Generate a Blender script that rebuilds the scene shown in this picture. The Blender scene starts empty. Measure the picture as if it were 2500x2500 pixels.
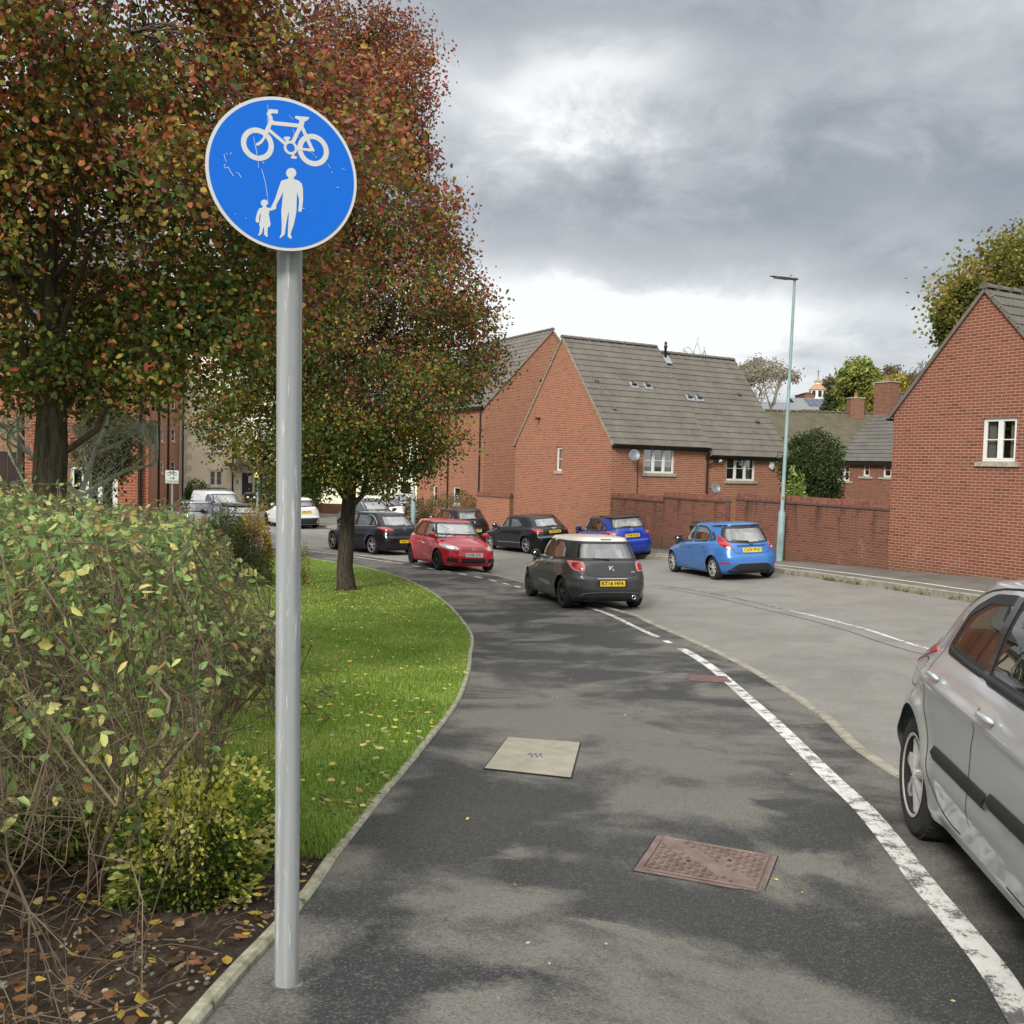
import bpy, bmesh, math, random
import numpy as np
from mathutils import Vector, Matrix
from mathutils import noise as mnoise
from mathutils.bvhtree import BVHTree
from mathutils.geometry import tessellate_polygon

random.seed(7); rng = np.random.default_rng(7)
S = bpy.context.scene
COL = S.collection
PI = math.pi
R = math.radians

# ------------------------------------------------------------------ camera
FPX = 2350.0; PITCH = math.atan(116 / FPX); ROLL = math.atan(.0265)
EYE = np.array([0, 0, 1.6])
Fv = np.array([0, math.cos(PITCH), -math.sin(PITCH)])
_U0 = np.array([0, math.sin(PITCH), math.cos(PITCH)]); _R0 = np.array([1., 0, 0])
Rv = math.cos(ROLL) * _R0 + math.sin(ROLL) * _U0
Uv = -math.sin(ROLL) * _R0 + math.cos(ROLL) * _U0
cam_d = bpy.data.cameras.new('camera'); cam = bpy.data.objects.new('camera', cam_d); COL.objects.link(cam)
cam_d.sensor_width = 36; cam_d.sensor_fit = 'HORIZONTAL'; cam_d.lens = 36 * FPX / 2500
cam_d.clip_start = .05; cam_d.clip_end = 3000
M = Matrix(((Rv[0], Uv[0], -Fv[0], EYE[0]), (Rv[1], Uv[1], -Fv[1], EYE[1]), (Rv[2], Uv[2], -Fv[2], EYE[2]), (0, 0, 0, 1)))
cam.matrix_world = M
S.camera = cam
S.view_settings.view_transform = 'Standard'; S.view_settings.look = 'None'
S.view_settings.exposure = 0.63; S.view_settings.gamma = 1

# ------------------------------------------------------------------ node helper
class NT:
    def __init__(s, tree): s.t = tree; s.n = tree.nodes; s.l = tree.links
    def node(s, typ, props=None, **ins):
        n = s.n.new(typ)
        for k, v in (props or {}).items(): setattr(n, k, v)
        for k, v in ins.items(): s.set(n, k, v)
        return n
    def set(s, n, k, v):
        key = int(k[1:]) if (k[0] == '_' and k[1:].isdigit()) else k.replace('__', ' ')
        inp = n.inputs[key]
        if isinstance(v, bpy.types.NodeSocket): s.l.new(v, inp)
        elif isinstance(v, bpy.types.Node): s.l.new(v.outputs[0], inp)
        else:
            try: inp.default_value = v
            except Exception: inp.default_value = tuple(v) + (1,)
    def math(s, op, a, b=0., c=None, clamp=False):
        n = s.n.new('ShaderNodeMath'); n.operation = op; n.use_clamp = clamp
        s.set(n, '_0', a); s.set(n, '_1', b)
        if c is not None: s.set(n, '_2', c)
        return n.outputs[0]
    def mix(s, f, a, b, typ='MIX'):
        n = s.n.new('ShaderNodeMix'); n.data_type = 'RGBA'; n.blend_type = typ
        for i, v in ((0, f), (6, a), (7, b)):
            if isinstance(v, bpy.types.NodeSocket): s.l.new(v, n.inputs[i])
            elif isinstance(v, (tuple, list)): n.inputs[i].default_value = (*v[:3], 1)
            else: n.inputs[i].default_value = v
        return n.outputs[2]
    def ramp(s, f, stops, interp='LINEAR'):
        n = s.n.new('ShaderNodeValToRGB'); n.color_ramp.interpolation = interp
        el = n.color_ramp.elements
        while len(el) < len(stops): el.new(.5)
        for e, (p, c) in zip(el, stops):
            e.position = p; e.color = (*c, 1) if isinstance(c, tuple) else (c, c, c, 1)
        s.l.new(f, n.inputs[0]); return n.outputs[0]
    def noise(s, vec, scale, detail=4, rough=.55, dist=0., out=0):
        n = s.n.new('ShaderNodeTexNoise'); n.inputs['Scale'].default_value = scale
        n.inputs['Detail'].default_value = detail; n.inputs['Roughness'].default_value = rough
        n.inputs['Distortion'].default_value = dist
        if vec is not None: s.l.new(vec, n.inputs['Vector'])
        return n.outputs[out]
    def mapping(s, vec, scale=(1, 1, 1), loc=(0, 0, 0), rot=(0, 0, 0)):
        n = s.n.new('ShaderNodeMapping'); n.inputs['Scale'].default_value = scale
        n.inputs['Location'].default_value = loc; n.inputs['Rotation'].default_value = rot
        s.l.new(vec, n.inputs['Vector']); return n.outputs[0]

def pixdir(px, py):
    v = Fv + Rv * (px - 1250) / FPX - Uv * (py - 1250) / FPX
    return v / np.linalg.norm(v)

# ------------------------------------------------------------------ world: cloudy sky
SUN_EL, SUN_AZ = R(36), R(207)          # azimuth clockwise from +Y (sun behind the viewer, slightly left)
W = bpy.data.worlds.new('World'); S.world = W; W.use_nodes = True
nt = NT(W.node_tree); nt.n.clear()
tc = nt.node('ShaderNodeTexCoord')
sep = nt.node('ShaderNodeSeparateXYZ', Vector=tc.outputs['Generated'])
x, y, z = sep.outputs
zc = nt.math('MAXIMUM', z, 0.0)
az = nt.math('ARCTAN2', x, y)
el = nt.math('ARCSINE', z)
zp = nt.math('ADD', zc, .16)
cx = nt.math('DIVIDE', x, zp); cy = nt.math('DIVIDE', y, zp)
cp = nt.node('ShaderNodeCombineXYZ', X=cx, Y=cy, Z=0.).outputs[0]
dirn = tc.outputs['Generated']
warp = nt.noise(nt.mapping(dirn, scale=(2.6, 2.6, 4.5)), 1.3, 3, .5)
wv = nt.math('SUBTRACT', warp, .5)
big = nt.noise(nt.mapping(dirn, scale=(1, 1, 2.6), loc=(5.3, 2.2, 1.4)), 3.1, 6, .52, .15)
fine = nt.noise(nt.mapping(dirn, scale=(1, 1, 1.7), loc=(7.1, 4.7, .9)), 8.5, 9, .62, .35)
val = nt.math('ADD', nt.math('MULTIPLY', nt.math('SUBTRACT', big, .5), .62), nt.math('MULTIPLY', nt.math('SUBTRACT', fine, .5), .54))
azw = nt.math('ADD', az, nt.math('MULTIPLY', wv, .26)); elw = nt.math('ADD', el, nt.math('MULTIPLY', nt.math('SUBTRACT', fine, .5), .13))
def sky_patch(px, py, sa, se, amt, acc):
    d = pixdir(px, py); a = math.atan2(d[0], d[1]); e = math.asin(d[2])
    u = nt.math('DIVIDE', nt.math('SUBTRACT', azw, a), sa); v = nt.math('DIVIDE', nt.math('SUBTRACT', elw, e), se)
    r2 = nt.math('ADD', nt.math('MULTIPLY', u, u), nt.math('MULTIPLY', v, v))
    g = nt.math('POWER', 2.718, nt.math('MULTIPLY', r2, -1.))
    return nt.math('ADD', acc, nt.math('MULTIPLY', g, amt))
acc = nt.math('ADD', val, .47)
for p in ((1440, 185, .12, .055, .36), (1700, 800, .38, .05, .38), (1300, 760, .2, .04, .18), (1750, 560, .42, .065, -.20), (1250, 30, .30, .05, -.22), (1800, 60, .2, .05, -.08),
          (2450, 60, .2, .10, .10), (2150, 560, .10, .03, .16), (2050, 300, .22, .07, -.02), (2480, 640, .1, .03, -.14), (1180, 400, .10, .05, .05),
          (2250, 940, .3, .025, .12), (600, 600, .5, .3, .25)):
    acc = sky_patch(*p, acc)
skyc = nt.ramp(acc, [(0.0, (.13, .15, .18)), (.22, (.175, .196, .228)), (.40, (.245, .268, .298)), (.55, (.34, .36, .382)), (.70, (.46, .482, .50)), (.86, (.66, .675, .68))])
# bright zenith and the side behind the viewer give the daylight under this cloud
boost = nt.math('ADD', 1.0, nt.math('MULTIPLY', nt.math('SMOOTH_MIN', nt.math('MAXIMUM', nt.math('SUBTRACT', el, .55), 0.), .5, .1), 6.4))
back = nt.math('MULTIPLY', nt.math('MAXIMUM', nt.math('MULTIPLY', y, -1.), 0.), 1.6)
boost = nt.math('ADD', boost, back)
warmf = nt.math('MULTIPLY', nt.math('SUBTRACT', boost, 1.), .6, clamp=True)
skyc = nt.mix(warmf, skyc, nt.mix(1., skyc, (1.06, 1.0, .90), 'MULTIPLY'))
bg1 = nt.node('ShaderNodeBackground', Color=skyc, Strength=boost)
st = nt.node('ShaderNodeTexSky', props=dict(sky_type='NISHITA', sun_disc=False, sun_elevation=SUN_EL, sun_rotation=SUN_AZ))
bg2 = nt.node('ShaderNodeBackground', Color=st.outputs[0], Strength=.06)
gap = nt.math('MULTIPLY', nt.ramp(acc, [(.05, 1.), (.35, 0.)]), .35)
mx = nt.node('ShaderNodeMixShader', Fac=nt.math('ADD', gap, .06), _1=bg1, _2=bg2)
nt.node('ShaderNodeOutputWorld', Surface=mx)

sun_d = bpy.data.lights.new('sun', 'SUN'); sun_d.energy = 2.1; sun_d.angle = R(14); sun_d.color = (1, .96, .9)
sun = bpy.data.objects.new('sun', sun_d); COL.objects.link(sun)
sd = Vector((math.sin(SUN_AZ) * math.cos(SUN_EL), math.cos(SUN_AZ) * math.cos(SUN_EL), math.sin(SUN_EL)))
sun.rotation_euler = sd.to_track_quat('Z', 'Y').to_euler()

# ------------------------------------------------------------------ terrain height and pixel helpers
KY = [-30, 0, 2.95, 5.25, 10, 15, 20, 27, 36, 52, 75, 120, 400]
KZ = [.9, -1.15, -1.6, -1.9, -2.37, -2.72, -2.95, -3.1, -3.3, -3.5, -3.3, -3.0, -2.]
def ss(t): t = min(1., max(0., t)); return t * t * (3 - 2 * t)
_ys = np.linspace(-40, 420, 4601)
_k = np.interp(_ys, KY, KZ); _k = np.convolve(np.pad(_k, 12, mode='edge'), np.ones(25) / 25, 'valid')
def H(x, y):
    z = float(np.interp(y, _ys, _k)) + 1.6
    z += .05 * max(0, min(x, 14)) * ss((y - 7) / 9)
    z -= .26 * ss((x - .1) / 1.3) * ss((5.6 - y) / 2.8)
    z += 13 * ss((y - 80) / 90) * ss((x - 5) / 60)
    return z
def at(px, py, d):
    v = Fv + Rv * (px - 1250) / FPX - Uv * (py - 1250) / FPX
    p = EYE + v * d / v[1]; return Vector(p)
def g(px, py, dz=0.):
    v = Fv + Rv * (px - 1250) / FPX - Uv * (py - 1250) / FPX; v = v / v[1]
    t = prev = .5
    while t < 400:
        p = EYE + v * t
        if p[2] < H(p[0], p[1]) + dz:
            lo, hi = prev, t
            for _ in range(30):
                m = (lo + hi) / 2; p = EYE + v * m
                if p[2] < H(p[0], p[1]) + dz: hi = m
                else: lo = m
            return Vector(EYE + v * hi)
        prev = t; t *= 1.02
    return Vector(EYE + v * 400)

# ------------------------------------------------------------------ object helpers
def tag(o, label=None, cat=None, group=None, kind=None):
    if label: o['label'] = label
    if cat: o['category'] = cat
    if group: o['group'] = group
    if kind: o['kind'] = kind
    return o
def empty(name, loc=(0, 0, 0), rz=0., label=None, cat=None, group=None):
    o = bpy.data.objects.new(name, None); COL.objects.link(o); o.empty_display_size = .2
    o.location = loc; o.rotation_euler = (0, 0, rz); return tag(o, label, cat, group)
def link(name, me, mats=None, parent=None):
    o = bpy.data.objects.new(name, me); COL.objects.link(o)
    if mats is not None:
        me.materials.clear()
        for m in (mats if isinstance(mats, (list, tuple)) else [mats]): me.materials.append(m)
    if parent is not None: o.parent = parent
    return o
class MB:
    def __init__(s): s.v = []; s.f = []; s.m = []; s.uv = None
    def add(s, vs, fs, mi=0):
        b = len(s.v); s.v += [tuple(v) for v in vs]; s.f += [tuple(b + i for i in f) for f in fs]; s.m += [mi] * len(fs); return s
    def box(s, x0, x1, y0, y1, z0, z1, mi=0):
        vs = [(x, y, z) for z in (z0, z1) for y in (y0, y1) for x in (x0, x1)]
        return s.add(vs, [(0, 2, 3, 1), (4, 5, 7, 6), (0, 1, 5, 4), (2, 6, 7, 3), (0, 4, 6, 2), (1, 3, 7, 5)], mi)
    def obox(s, c, ax, ay, az, hx, hy, hz, mi=0):
        c = Vector(c); ax = Vector(ax) * hx; ay = Vector(ay) * hy; az = Vector(az) * hz
        vs = [c + ax * i + ay * j + az * k for k in (-1, 1) for j in (-1, 1) for i in (-1, 1)]
        return s.add(vs, [(0, 2, 3, 1), (4, 5, 7, 6), (0, 1, 5, 4), (2, 6, 7, 3), (0, 4, 6, 2), (1, 3, 7, 5)], mi)
    def tube(s, path, rad, n=8, cap=True, mi=0):
        path = [Vector(p) for p in path]
        if not isinstance(rad, (list, tuple)): rad = [rad] * len(path)
        t0 = (path[1] - path[0]).normalized(); a = Vector((0, 0, 1)) if abs(t0.z) < .9 else Vector((1, 0, 0))
        u = t0.cross(a).normalized(); vs = []
        for i, p in enumerate(path):
            t = (path[min(i + 1, len(path) - 1)] - path[max(i - 1, 0)]).normalized()
            u = (u - t * u.dot(t)).normalized(); w = t.cross(u)
            for k in range(n):
                an = 2 * PI * k / n; vs.append(p + (u * math.cos(an) + w * math.sin(an)) * rad[i])
        fs = [(i * n + k, i * n + (k + 1) % n, (i + 1) * n + (k + 1) % n, (i + 1) * n + k) for i in range(len(path) - 1) for k in range(n)]
        if cap: fs += [tuple(range(n - 1, -1, -1)), tuple((len(path) - 1) * n + k for k in range(n))]
        return s.add(vs, fs, mi)
    def lathe(s, prof, n=24, axis='z', c=(0, 0, 0), mi=0, closed=False):
        vs = []
        for (r, h) in prof:
            for k in range(n):
                a = 2 * PI * k / n; p = (r * math.cos(a), r * math.sin(a), h)
                if axis == 'y': p = (p[0], p[2], p[1])
                elif axis == 'x': p = (p[2], p[0], p[1])
                vs.append((p[0] + c[0], p[1] + c[1], p[2] + c[2]))
        m = len(prof); fs = [(i * n + k, i * n + (k + 1) % n, ((i + 1) % m) * n + (k + 1) % n, ((i + 1) % m) * n + k) for i in range(m if closed else m - 1) for k in range(n)]
        return s.add(vs, fs, mi)
    def prism(s, poly, fn, mi=0):
        """extrude a 2D polygon; fn(a,b,k) maps it to 3D for k=0 and k=1"""
        n = len(poly); vs = [fn(a, b, 0) for a, b in poly] + [fn(a, b, 1) for a, b in poly]
        tri = tessellate_polygon([[Vector((a, b, 0)) for a, b in poly]])
        fs = [tuple(t) for t in tri] + [tuple(n + i for i in reversed(t)) for t in tri]
        fs += [(i, (i + 1) % n, n + (i + 1) % n, n + i) for i in range(n)]
        return s.add(vs, fs, mi)
    def build(s, name, mats, parent=None, smooth=False, uv=False, recalc=True):
        me = bpy.data.meshes.new(name); me.from_pydata(s.v, [], s.f)
        o = link(name, me, mats, parent)
        me.polygons.foreach_set('material_index', s.m)
        if recalc:
            b = bmesh.new(); b.from_mesh(me); bmesh.ops.recalc_face_normals(b, faces=b.faces); b.to_mesh(me); b.free()
        if smooth: me.polygons.foreach_set('use_smooth', [True] * len(me.polygons))
        if uv:
            ul = me.uv_layers.new(name='uv')
            for p in me.polygons:
                n = p.normal
                for li in p.loop_indices:
                    co = me.vertices[me.loops[li].vertex_index].co
                    if abs(n.z) > .8: ul.data[li].uv = (co.x, co.y)
                    elif abs(n.x) > abs(n.y): ul.data[li].uv = (co.y, co.z)
                    else: ul.data[li].uv = (co.x, co.z)
        me.update(); return o
def autosmooth(o, ang=35):
    me = o.data; me.polygons.foreach_set('use_smooth', [True] * len(me.polygons))
    b = bmesh.new(); b.from_mesh(me)
    for e in b.edges:
        if len(e.link_faces) == 2 and e.calc_face_angle(0) > R(ang): e.smooth = False
    b.to_mesh(me); b.free()

# ------------------------------------------------------------------ materials
MATS = {}
def new_mat(name):
    m = bpy.data.materials.new(name); m.use_nodes = True; t = NT(m.node_tree); t.n.clear(); return m, t
def out(t, sh, disp=None): t.node('ShaderNodeOutputMaterial', Surface=sh)
def bump(t, h, dist=.01, strength=1.):
    return t.node('ShaderNodeBump', Height=h, Distance=dist, Strength=strength).outputs[0]
def pm(name, c, rough=.6, metal=0., var=.12, scale=6., bmp=0., coat=0., spec=.5, c2=None, coords='Object', bs=60):
    """plain principled material with noise variation"""
    if name in MATS: return MATS[name]
    m, t = new_mat(name); tcn = t.node('ShaderNodeTexCoord'); v = tcn.outputs[coords]
    n = t.noise(v, scale, 5, .6); c2 = c2 or tuple(max(0, k * (1 - var * 2)) for k in c)
    col = t.mix(t.ramp(n, [(.3, 0.), (.7, 1.)]), c2, tuple(min(1, k * (1 + var * .4)) for k in c))
    rg = t.math('ADD', rough - .06, t.math('MULTIPLY', t.noise(v, scale * 3, 3), .12))
    p = t.node('ShaderNodeBsdfPrincipled', Base__Color=col, Roughness=rg, Metallic=metal)
    p.inputs['Coat Weight'].default_value = coat; p.inputs['Coat Roughness'].default_value = .04; p.inputs['Specular IOR Level'].default_value = spec
    if bmp: t.set(p, 'Normal', bump(t, t.noise(v, bs, 4), bmp))
    out(t, p); MATS[name] = m; return m
def brick_mat(name, c1, c2, mortar, dark=.25, course=.075, wid=.225, msize=.007, stain=0., stainz=None, basez=None):
    m, t = new_mat(name); uv = t.node('ShaderNodeUVMap', props=dict(uv_map='uv')).outputs[0]
    br = t.node('ShaderNodeTexBrick', Vector=uv, Color1=(0, 0, 0), Color2=(1, 1, 1), Mortar=(.5, .5, .5), Scale=1., Mortar__Size=msize, Mortar__Smooth=.15, Bias=0., Brick__Width=wid, Row__Height=course)
    br.offset = .5
    sx = t.node('ShaderNodeSeparateColor', Color=br.outputs[0]).outputs[0]
    br2 = t.node('ShaderNodeTexBrick', Vector=t.mapping(uv, loc=(wid * 40, course * 34, 0)), Color1=(0, 0, 0), Color2=(1, 1, 1), Mortar=(.5, .5, .5), Scale=1., Mortar__Size=msize, Mortar__Smooth=.15, Bias=0., Brick__Width=wid, Row__Height=course)
    br2.offset = .5
    s2 = t.node('ShaderNodeSeparateColor', Color=br2.outputs[0]).outputs[0]
    col = t.mix(sx, c1, c2)
    col = t.mix(t.ramp(s2, [(1 - dark, 0.), (1., 1.)]), col, tuple(k * .42 for k in c2))
    n = t.noise(uv, .55, 5, .6); col = t.mix(t.math('MULTIPLY', t.ramp(n, [(.35, 0.), (.7, 1.)]), .5), col, tuple(k * .6 for k in c1))
    n2 = t.noise(uv, 45., 3, .7); col = t.mix(.35, col, t.mix(n2, tuple(k * .5 for k in c1), tuple(min(1, k * 1.5) for k in c1)))
    mn = t.mix(t.noise(uv, 3., 3), tuple(k * .7 for k in mortar), mortar)
    col = t.mix(br.outputs[1], col, mn)
    if basez is not None:
        sz_ = t.node('ShaderNodeSeparateXYZ', Vector=uv); bz = t.math('MULTIPLY', t.math('SUBTRACT', basez + .75, t.math('ADD', sz_.outputs[1], t.math('MULTIPLY', t.noise(uv, 2.2, 5, .7), .8))), 1.6, clamp=True)
        col = t.mix(t.math('MULTIPLY', bz, .55), col, (.075, .07, .045))
        pale = t.ramp(t.noise(t.mapping(uv, scale=(1., .45, 1.)), 1.6, 5, .7), [(.6, 0.), (.72, 1.)]); col = t.mix(t.math('MULTIPLY', pale, .22), col, (.42, .33, .27))
    if stain:
        s_ = t.node('ShaderNodeSeparateXYZ', Vector=uv)
        drip = t.noise(t.mapping(uv, scale=(3.2, .55, 1)), 1., 4, .6)
        zz = t.math('MULTIPLY', t.math('SUBTRACT', s_.outputs[1], stainz[0]), 1 / (stainz[1] - stainz[0]), clamp=True)
        k = t.math('MULTIPLY', t.ramp(drip, [(.5, 0.), (.62, 1.)]), zz)
        col = t.mix(t.math('MULTIPLY', k, stain), col, (.035, .033, .03))
    h = t.math('SUBTRACT', t.math('MULTIPLY', n2, .35), t.math('MULTIPLY', br.outputs[1], 1.))
    p = t.node('ShaderNodeBsdfPrincipled', Base__Color=col, Roughness=.9, Normal=bump(t, h, .006))
    p.inputs['Specular IOR Level'].default_value = .25
    out(t, p); MATS[name] = m; return m
def leaf_mat(name, rough=.5, trans=.35):
    m, t = new_mat(name); a = t.node('ShaderNodeAttribute', props=dict(attribute_name='Col'))
    v = t.node('ShaderNodeTexCoord').outputs['Object']
    col = t.mix(t.ramp(t.noise(v, 38., 3, .6), [(.35, 0.), (.75, 1.)]), a.outputs[0], t.mix(.28, a.outputs[0], (.16, .10, .03)))
    p = t.node('ShaderNodeBsdfPrincipled', Base__Color=col, Roughness=rough); p.inputs['Specular IOR Level'].default_value = .25
    tr = t.node('ShaderNodeBsdfTranslucent', Color=col)
    out(t, t.node('ShaderNodeMixShader', Fac=trans, _1=p, _2=tr)); MATS[name] = m; return m
def glass_mat(name, tint=(.55, .6, .58), base=.1, rough=.02, gk=.5):
    m, t = new_mat(name)
    tr = t.node('ShaderNodeBsdfTransparent', Color=(*tint, 1)); gl = t.node('ShaderNodeBsdfGlossy', Color=(1, 1, 1, 1), Roughness=rough)
    lw = t.node('ShaderNodeLayerWeight', Blend=.35).outputs[1]
    f = t.math('ADD', base, t.math('MULTIPLY', lw, gk), clamp=True)
    out(t, t.node('ShaderNodeMixShader', Fac=f, _1=tr, _2=gl)); MATS[name] = m; return m
def paint(name, c, metallic=.0, flake=0., rough=.35):
    m, t = new_mat(name); v = t.node('ShaderNodeTexCoord').outputs['Object']
    n = t.noise(v, 1.3, 4, .6); s_ = t.node('ShaderNodeSeparateXYZ', Vector=v)
    dirt = t.math('MULTIPLY', t.ramp(s_.outputs[2], [(.0, 1.), (.55, 0.)]), t.ramp(t.noise(v, 5., 5, .7), [(.35, .15), (.7, .8)]))
    col = t.mix(t.math('MULTIPLY', dirt, .22 if max(c) < .1 else .42), tuple(c), (.07, .062, .052))
    col = t.mix(t.math('MULTIPLY', n, .25), col, tuple(k * .8 + .002 for k in c))
    rg = t.math('ADD', rough, t.math('MULTIPLY', dirt, .35))
    p = t.node('ShaderNodeBsdfPrincipled', Base__Color=col, Roughness=rg, Metallic=metallic)
    t.set(p, 'Coat Weight', t.math('MULTIPLY', t.math('SUBTRACT', 1., dirt, clamp=True), .62 if max(c) < .1 else .9)); p.inputs['Specular IOR Level'].default_value = .3; p.inputs['Coat Roughness'].default_value = .06
    if flake: t.set(p, 'Normal', bump(t, t.noise(v, 900., 1), flake, .2))
    out(t, p); MATS[name] = m; return m

BR_A = brick_mat('brick_dark_red', (.255, .082, .049), (.17, .072, .048), (.50, .32, .23), dark=.22, msize=.0085, basez=-.85)
BR_B = brick_mat('brick_orange', (.35, .12, .065), (.255, .09, .055), (.55, .35, .24), dark=.35, msize=.0105)
BR_C = brick_mat('brick_brown', (.25, .095, .06), (.17, .075, .05), (.40, .27, .20), dark=.35, msize=.008)
BR_W = brick_mat('brick_garden_wall', (.215, .082, .052), (.155, .066, .045), (.33, .21, .155), dark=.25, stain=.85, stainz=(-.5, .7), basez=-1.05)
BR_L = brick_mat('brick_bright', (.40, .11, .055), (.31, .09, .05), (.55, .36, .26), dark=.15)
WOODW = pm('white_upvc', (.78, .77, .74), .35, var=.05, scale=3)
STONE = pm('sill_stone', (.42, .39, .31), .85, var=.2, scale=8, bmp=.002)
BLACKP = pm('black_gutter', (.014, .013, .013), .35, var=.1)
LEAD = pm('lead_flashing', (.32, .34, .36), .5, var=.2)
CREAM = pm('cream_render', (.90, .82, .62), .9, var=.04, scale=1.2, bmp=.001)
CREAM2 = pm('pale_quoin', (.74, .68, .52), .9, var=.15, scale=3)
DARKROOM = pm('dark_room', (.03, .028, .026), .9, var=.1)
CURTAIN = pm('curtain_cloth', (.55, .50, .42), .9, var=.1, scale=20)
GLASSW = glass_mat('window_glass', (.62, .66, .66), .16)
LEAF = leaf_mat('leaf'); LEAFG = leaf_mat('leaf_glossy', .5, .28)
def roof_mat(name, c, c2, moss=.4, mossc=(.10, .10, .045), sc=1.):
    m, t = new_mat(name); v = t.node('ShaderNodeTexCoord').outputs['Object']
    col = t.mix(t.ramp(t.noise(v, 1.1 * sc, 5, .6), [(.3, 0.), (.7, 1.)]), c, c2)
    vo = t.node('ShaderNodeTexVoronoi', Vector=t.mapping(v, scale=(3.3, 3.3, 3.3)), Scale=1.).outputs[1]
    col = t.mix(.22, col, t.mix(t.node('ShaderNodeSeparateColor', Color=vo).outputs[0], tuple(k * .6 for k in c), tuple(k * 1.45 for k in c)))
    col = t.mix(t.math('MULTIPLY', t.ramp(t.noise(v, 6., 6, .7), [(.5, 0.), (.75, 1.)]), moss), col, mossc)
    p = t.node('ShaderNodeBsdfPrincipled', Base__Color=col, Roughness=.9, Normal=bump(t, t.noise(v, 60., 3), .003))
    p.inputs['Specular IOR Level'].default_value = .25
    out(t, p); MATS[name] = m; return m
ROOF_G = roof_mat('concrete_tiles', (.122, .109, .092), (.172, .156, .135), .15)
ROOF_D = roof_mat('grey_tiles', (.10, .093, .082), (.14, .132, .118), .3)
ROOF_M = roof_mat('mossy_tiles', (.095, .082, .055), (.135, .118, .08), .7, (.065, .072, .03))
VERGE = pm('verge_mortar', (.34, .29, .22), .9, var=.2, scale=5, bmp=.002)

# ------------------------------------------------------------------ ground sheets
def curve(pts, n=160):
    """Catmull-Rom through plan points, n samples even by arc length"""
    P = [Vector((a, b, 0)) for a, b in pts]; P = [P[0] * 2 - P[1]] + P + [P[-1] * 2 - P[-2]]; o = []
    for i in range(1, len(P) - 2):
        for k in range(24):
            t = k / 24; a, b, c, d = P[i - 1:i + 3]
            o.append(.5 * ((2 * b) + (c - a) * t + (2 * a - 5 * b + 4 * c - d) * t * t + (3 * b - a - 3 * c + d) * t ** 3))
    o.append(P[-2]); o = np.array([(p.x, p.y) for p in o])
    s = np.concatenate([[0], np.cumsum(np.hypot(*(o[1:] - o[:-1]).T))]); q = np.linspace(0, s[-1], n)
    return np.stack([np.interp(q, s, o[:, 0]), np.interp(q, s, o[:, 1])], 1)
def strip(name, A, B, mat, off=0., m=8, kind='structure', label=None, cat=None, parent=None, thick=0.):
    mb = MB(); n = len(A); vs = []
    for i in range(n):
        for j in range(m + 1):
            p = A[i] * (1 - j / m) + B[i] * (j / m); vs.append((p[0], p[1], H(p[0], p[1]) + off))
    fs = [(i * (m + 1) + j, i * (m + 1) + j + 1, (i + 1) * (m + 1) + j + 1, (i + 1) * (m + 1) + j) for i in range(n - 1) for j in range(m)]
    mb.add(vs, fs); o = mb.build(name, mat, parent, smooth=True)
    me = o.data
    if sum(p.normal.z for p in me.polygons) < 0: me.flip_normals()
    return tag(o, label, cat, None, kind)
EDGE = curve([(-.95, -5), (-.86, 0), (-.80, 2.52), (-.74, 3.46), (-.70, 4.97), (-.48, 8.46), (-.44, 10.6), (-.48, 12.56), (-.67, 16.1), (-1.72, 21.87), (-3.62, 26.95), (-6.3, 30.6), (-10, 34), (-16, 38), (-27, 42)], 420)
KERB = curve([(2.7, -5), (2.68, 2), (2.7, 6.57), (2.99, 9.05), (2.97, 12.1), (2.49, 16.6), (2.2, 18.4), (.3, 25), (-1.3, 28), (-5, 32.6), (-9, 36.5), (-16, 41.5), (-28, 46)], 420)
RKERB = curve([(12, -5), (10.6, 8), (9.95, 15), (9.27, 19.1), (8.98, 20.6), (8.53, 22.4), (7.2, 26.5), (4.9, 31.5), (2, 36), (-1.5, 41), (-7, 47), (-14, 52), (-28, 57)], 420)
RWALL = curve([(16, -5), (14.5, 15), (11.6, 22), (9.95, 25.2), (7.5, 30.3), (4.1, 38.2), (.3, 44.6), (-1.4, 48.2), (-6, 56.5), (-14, 61), (-30, 66)], 420)

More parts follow.
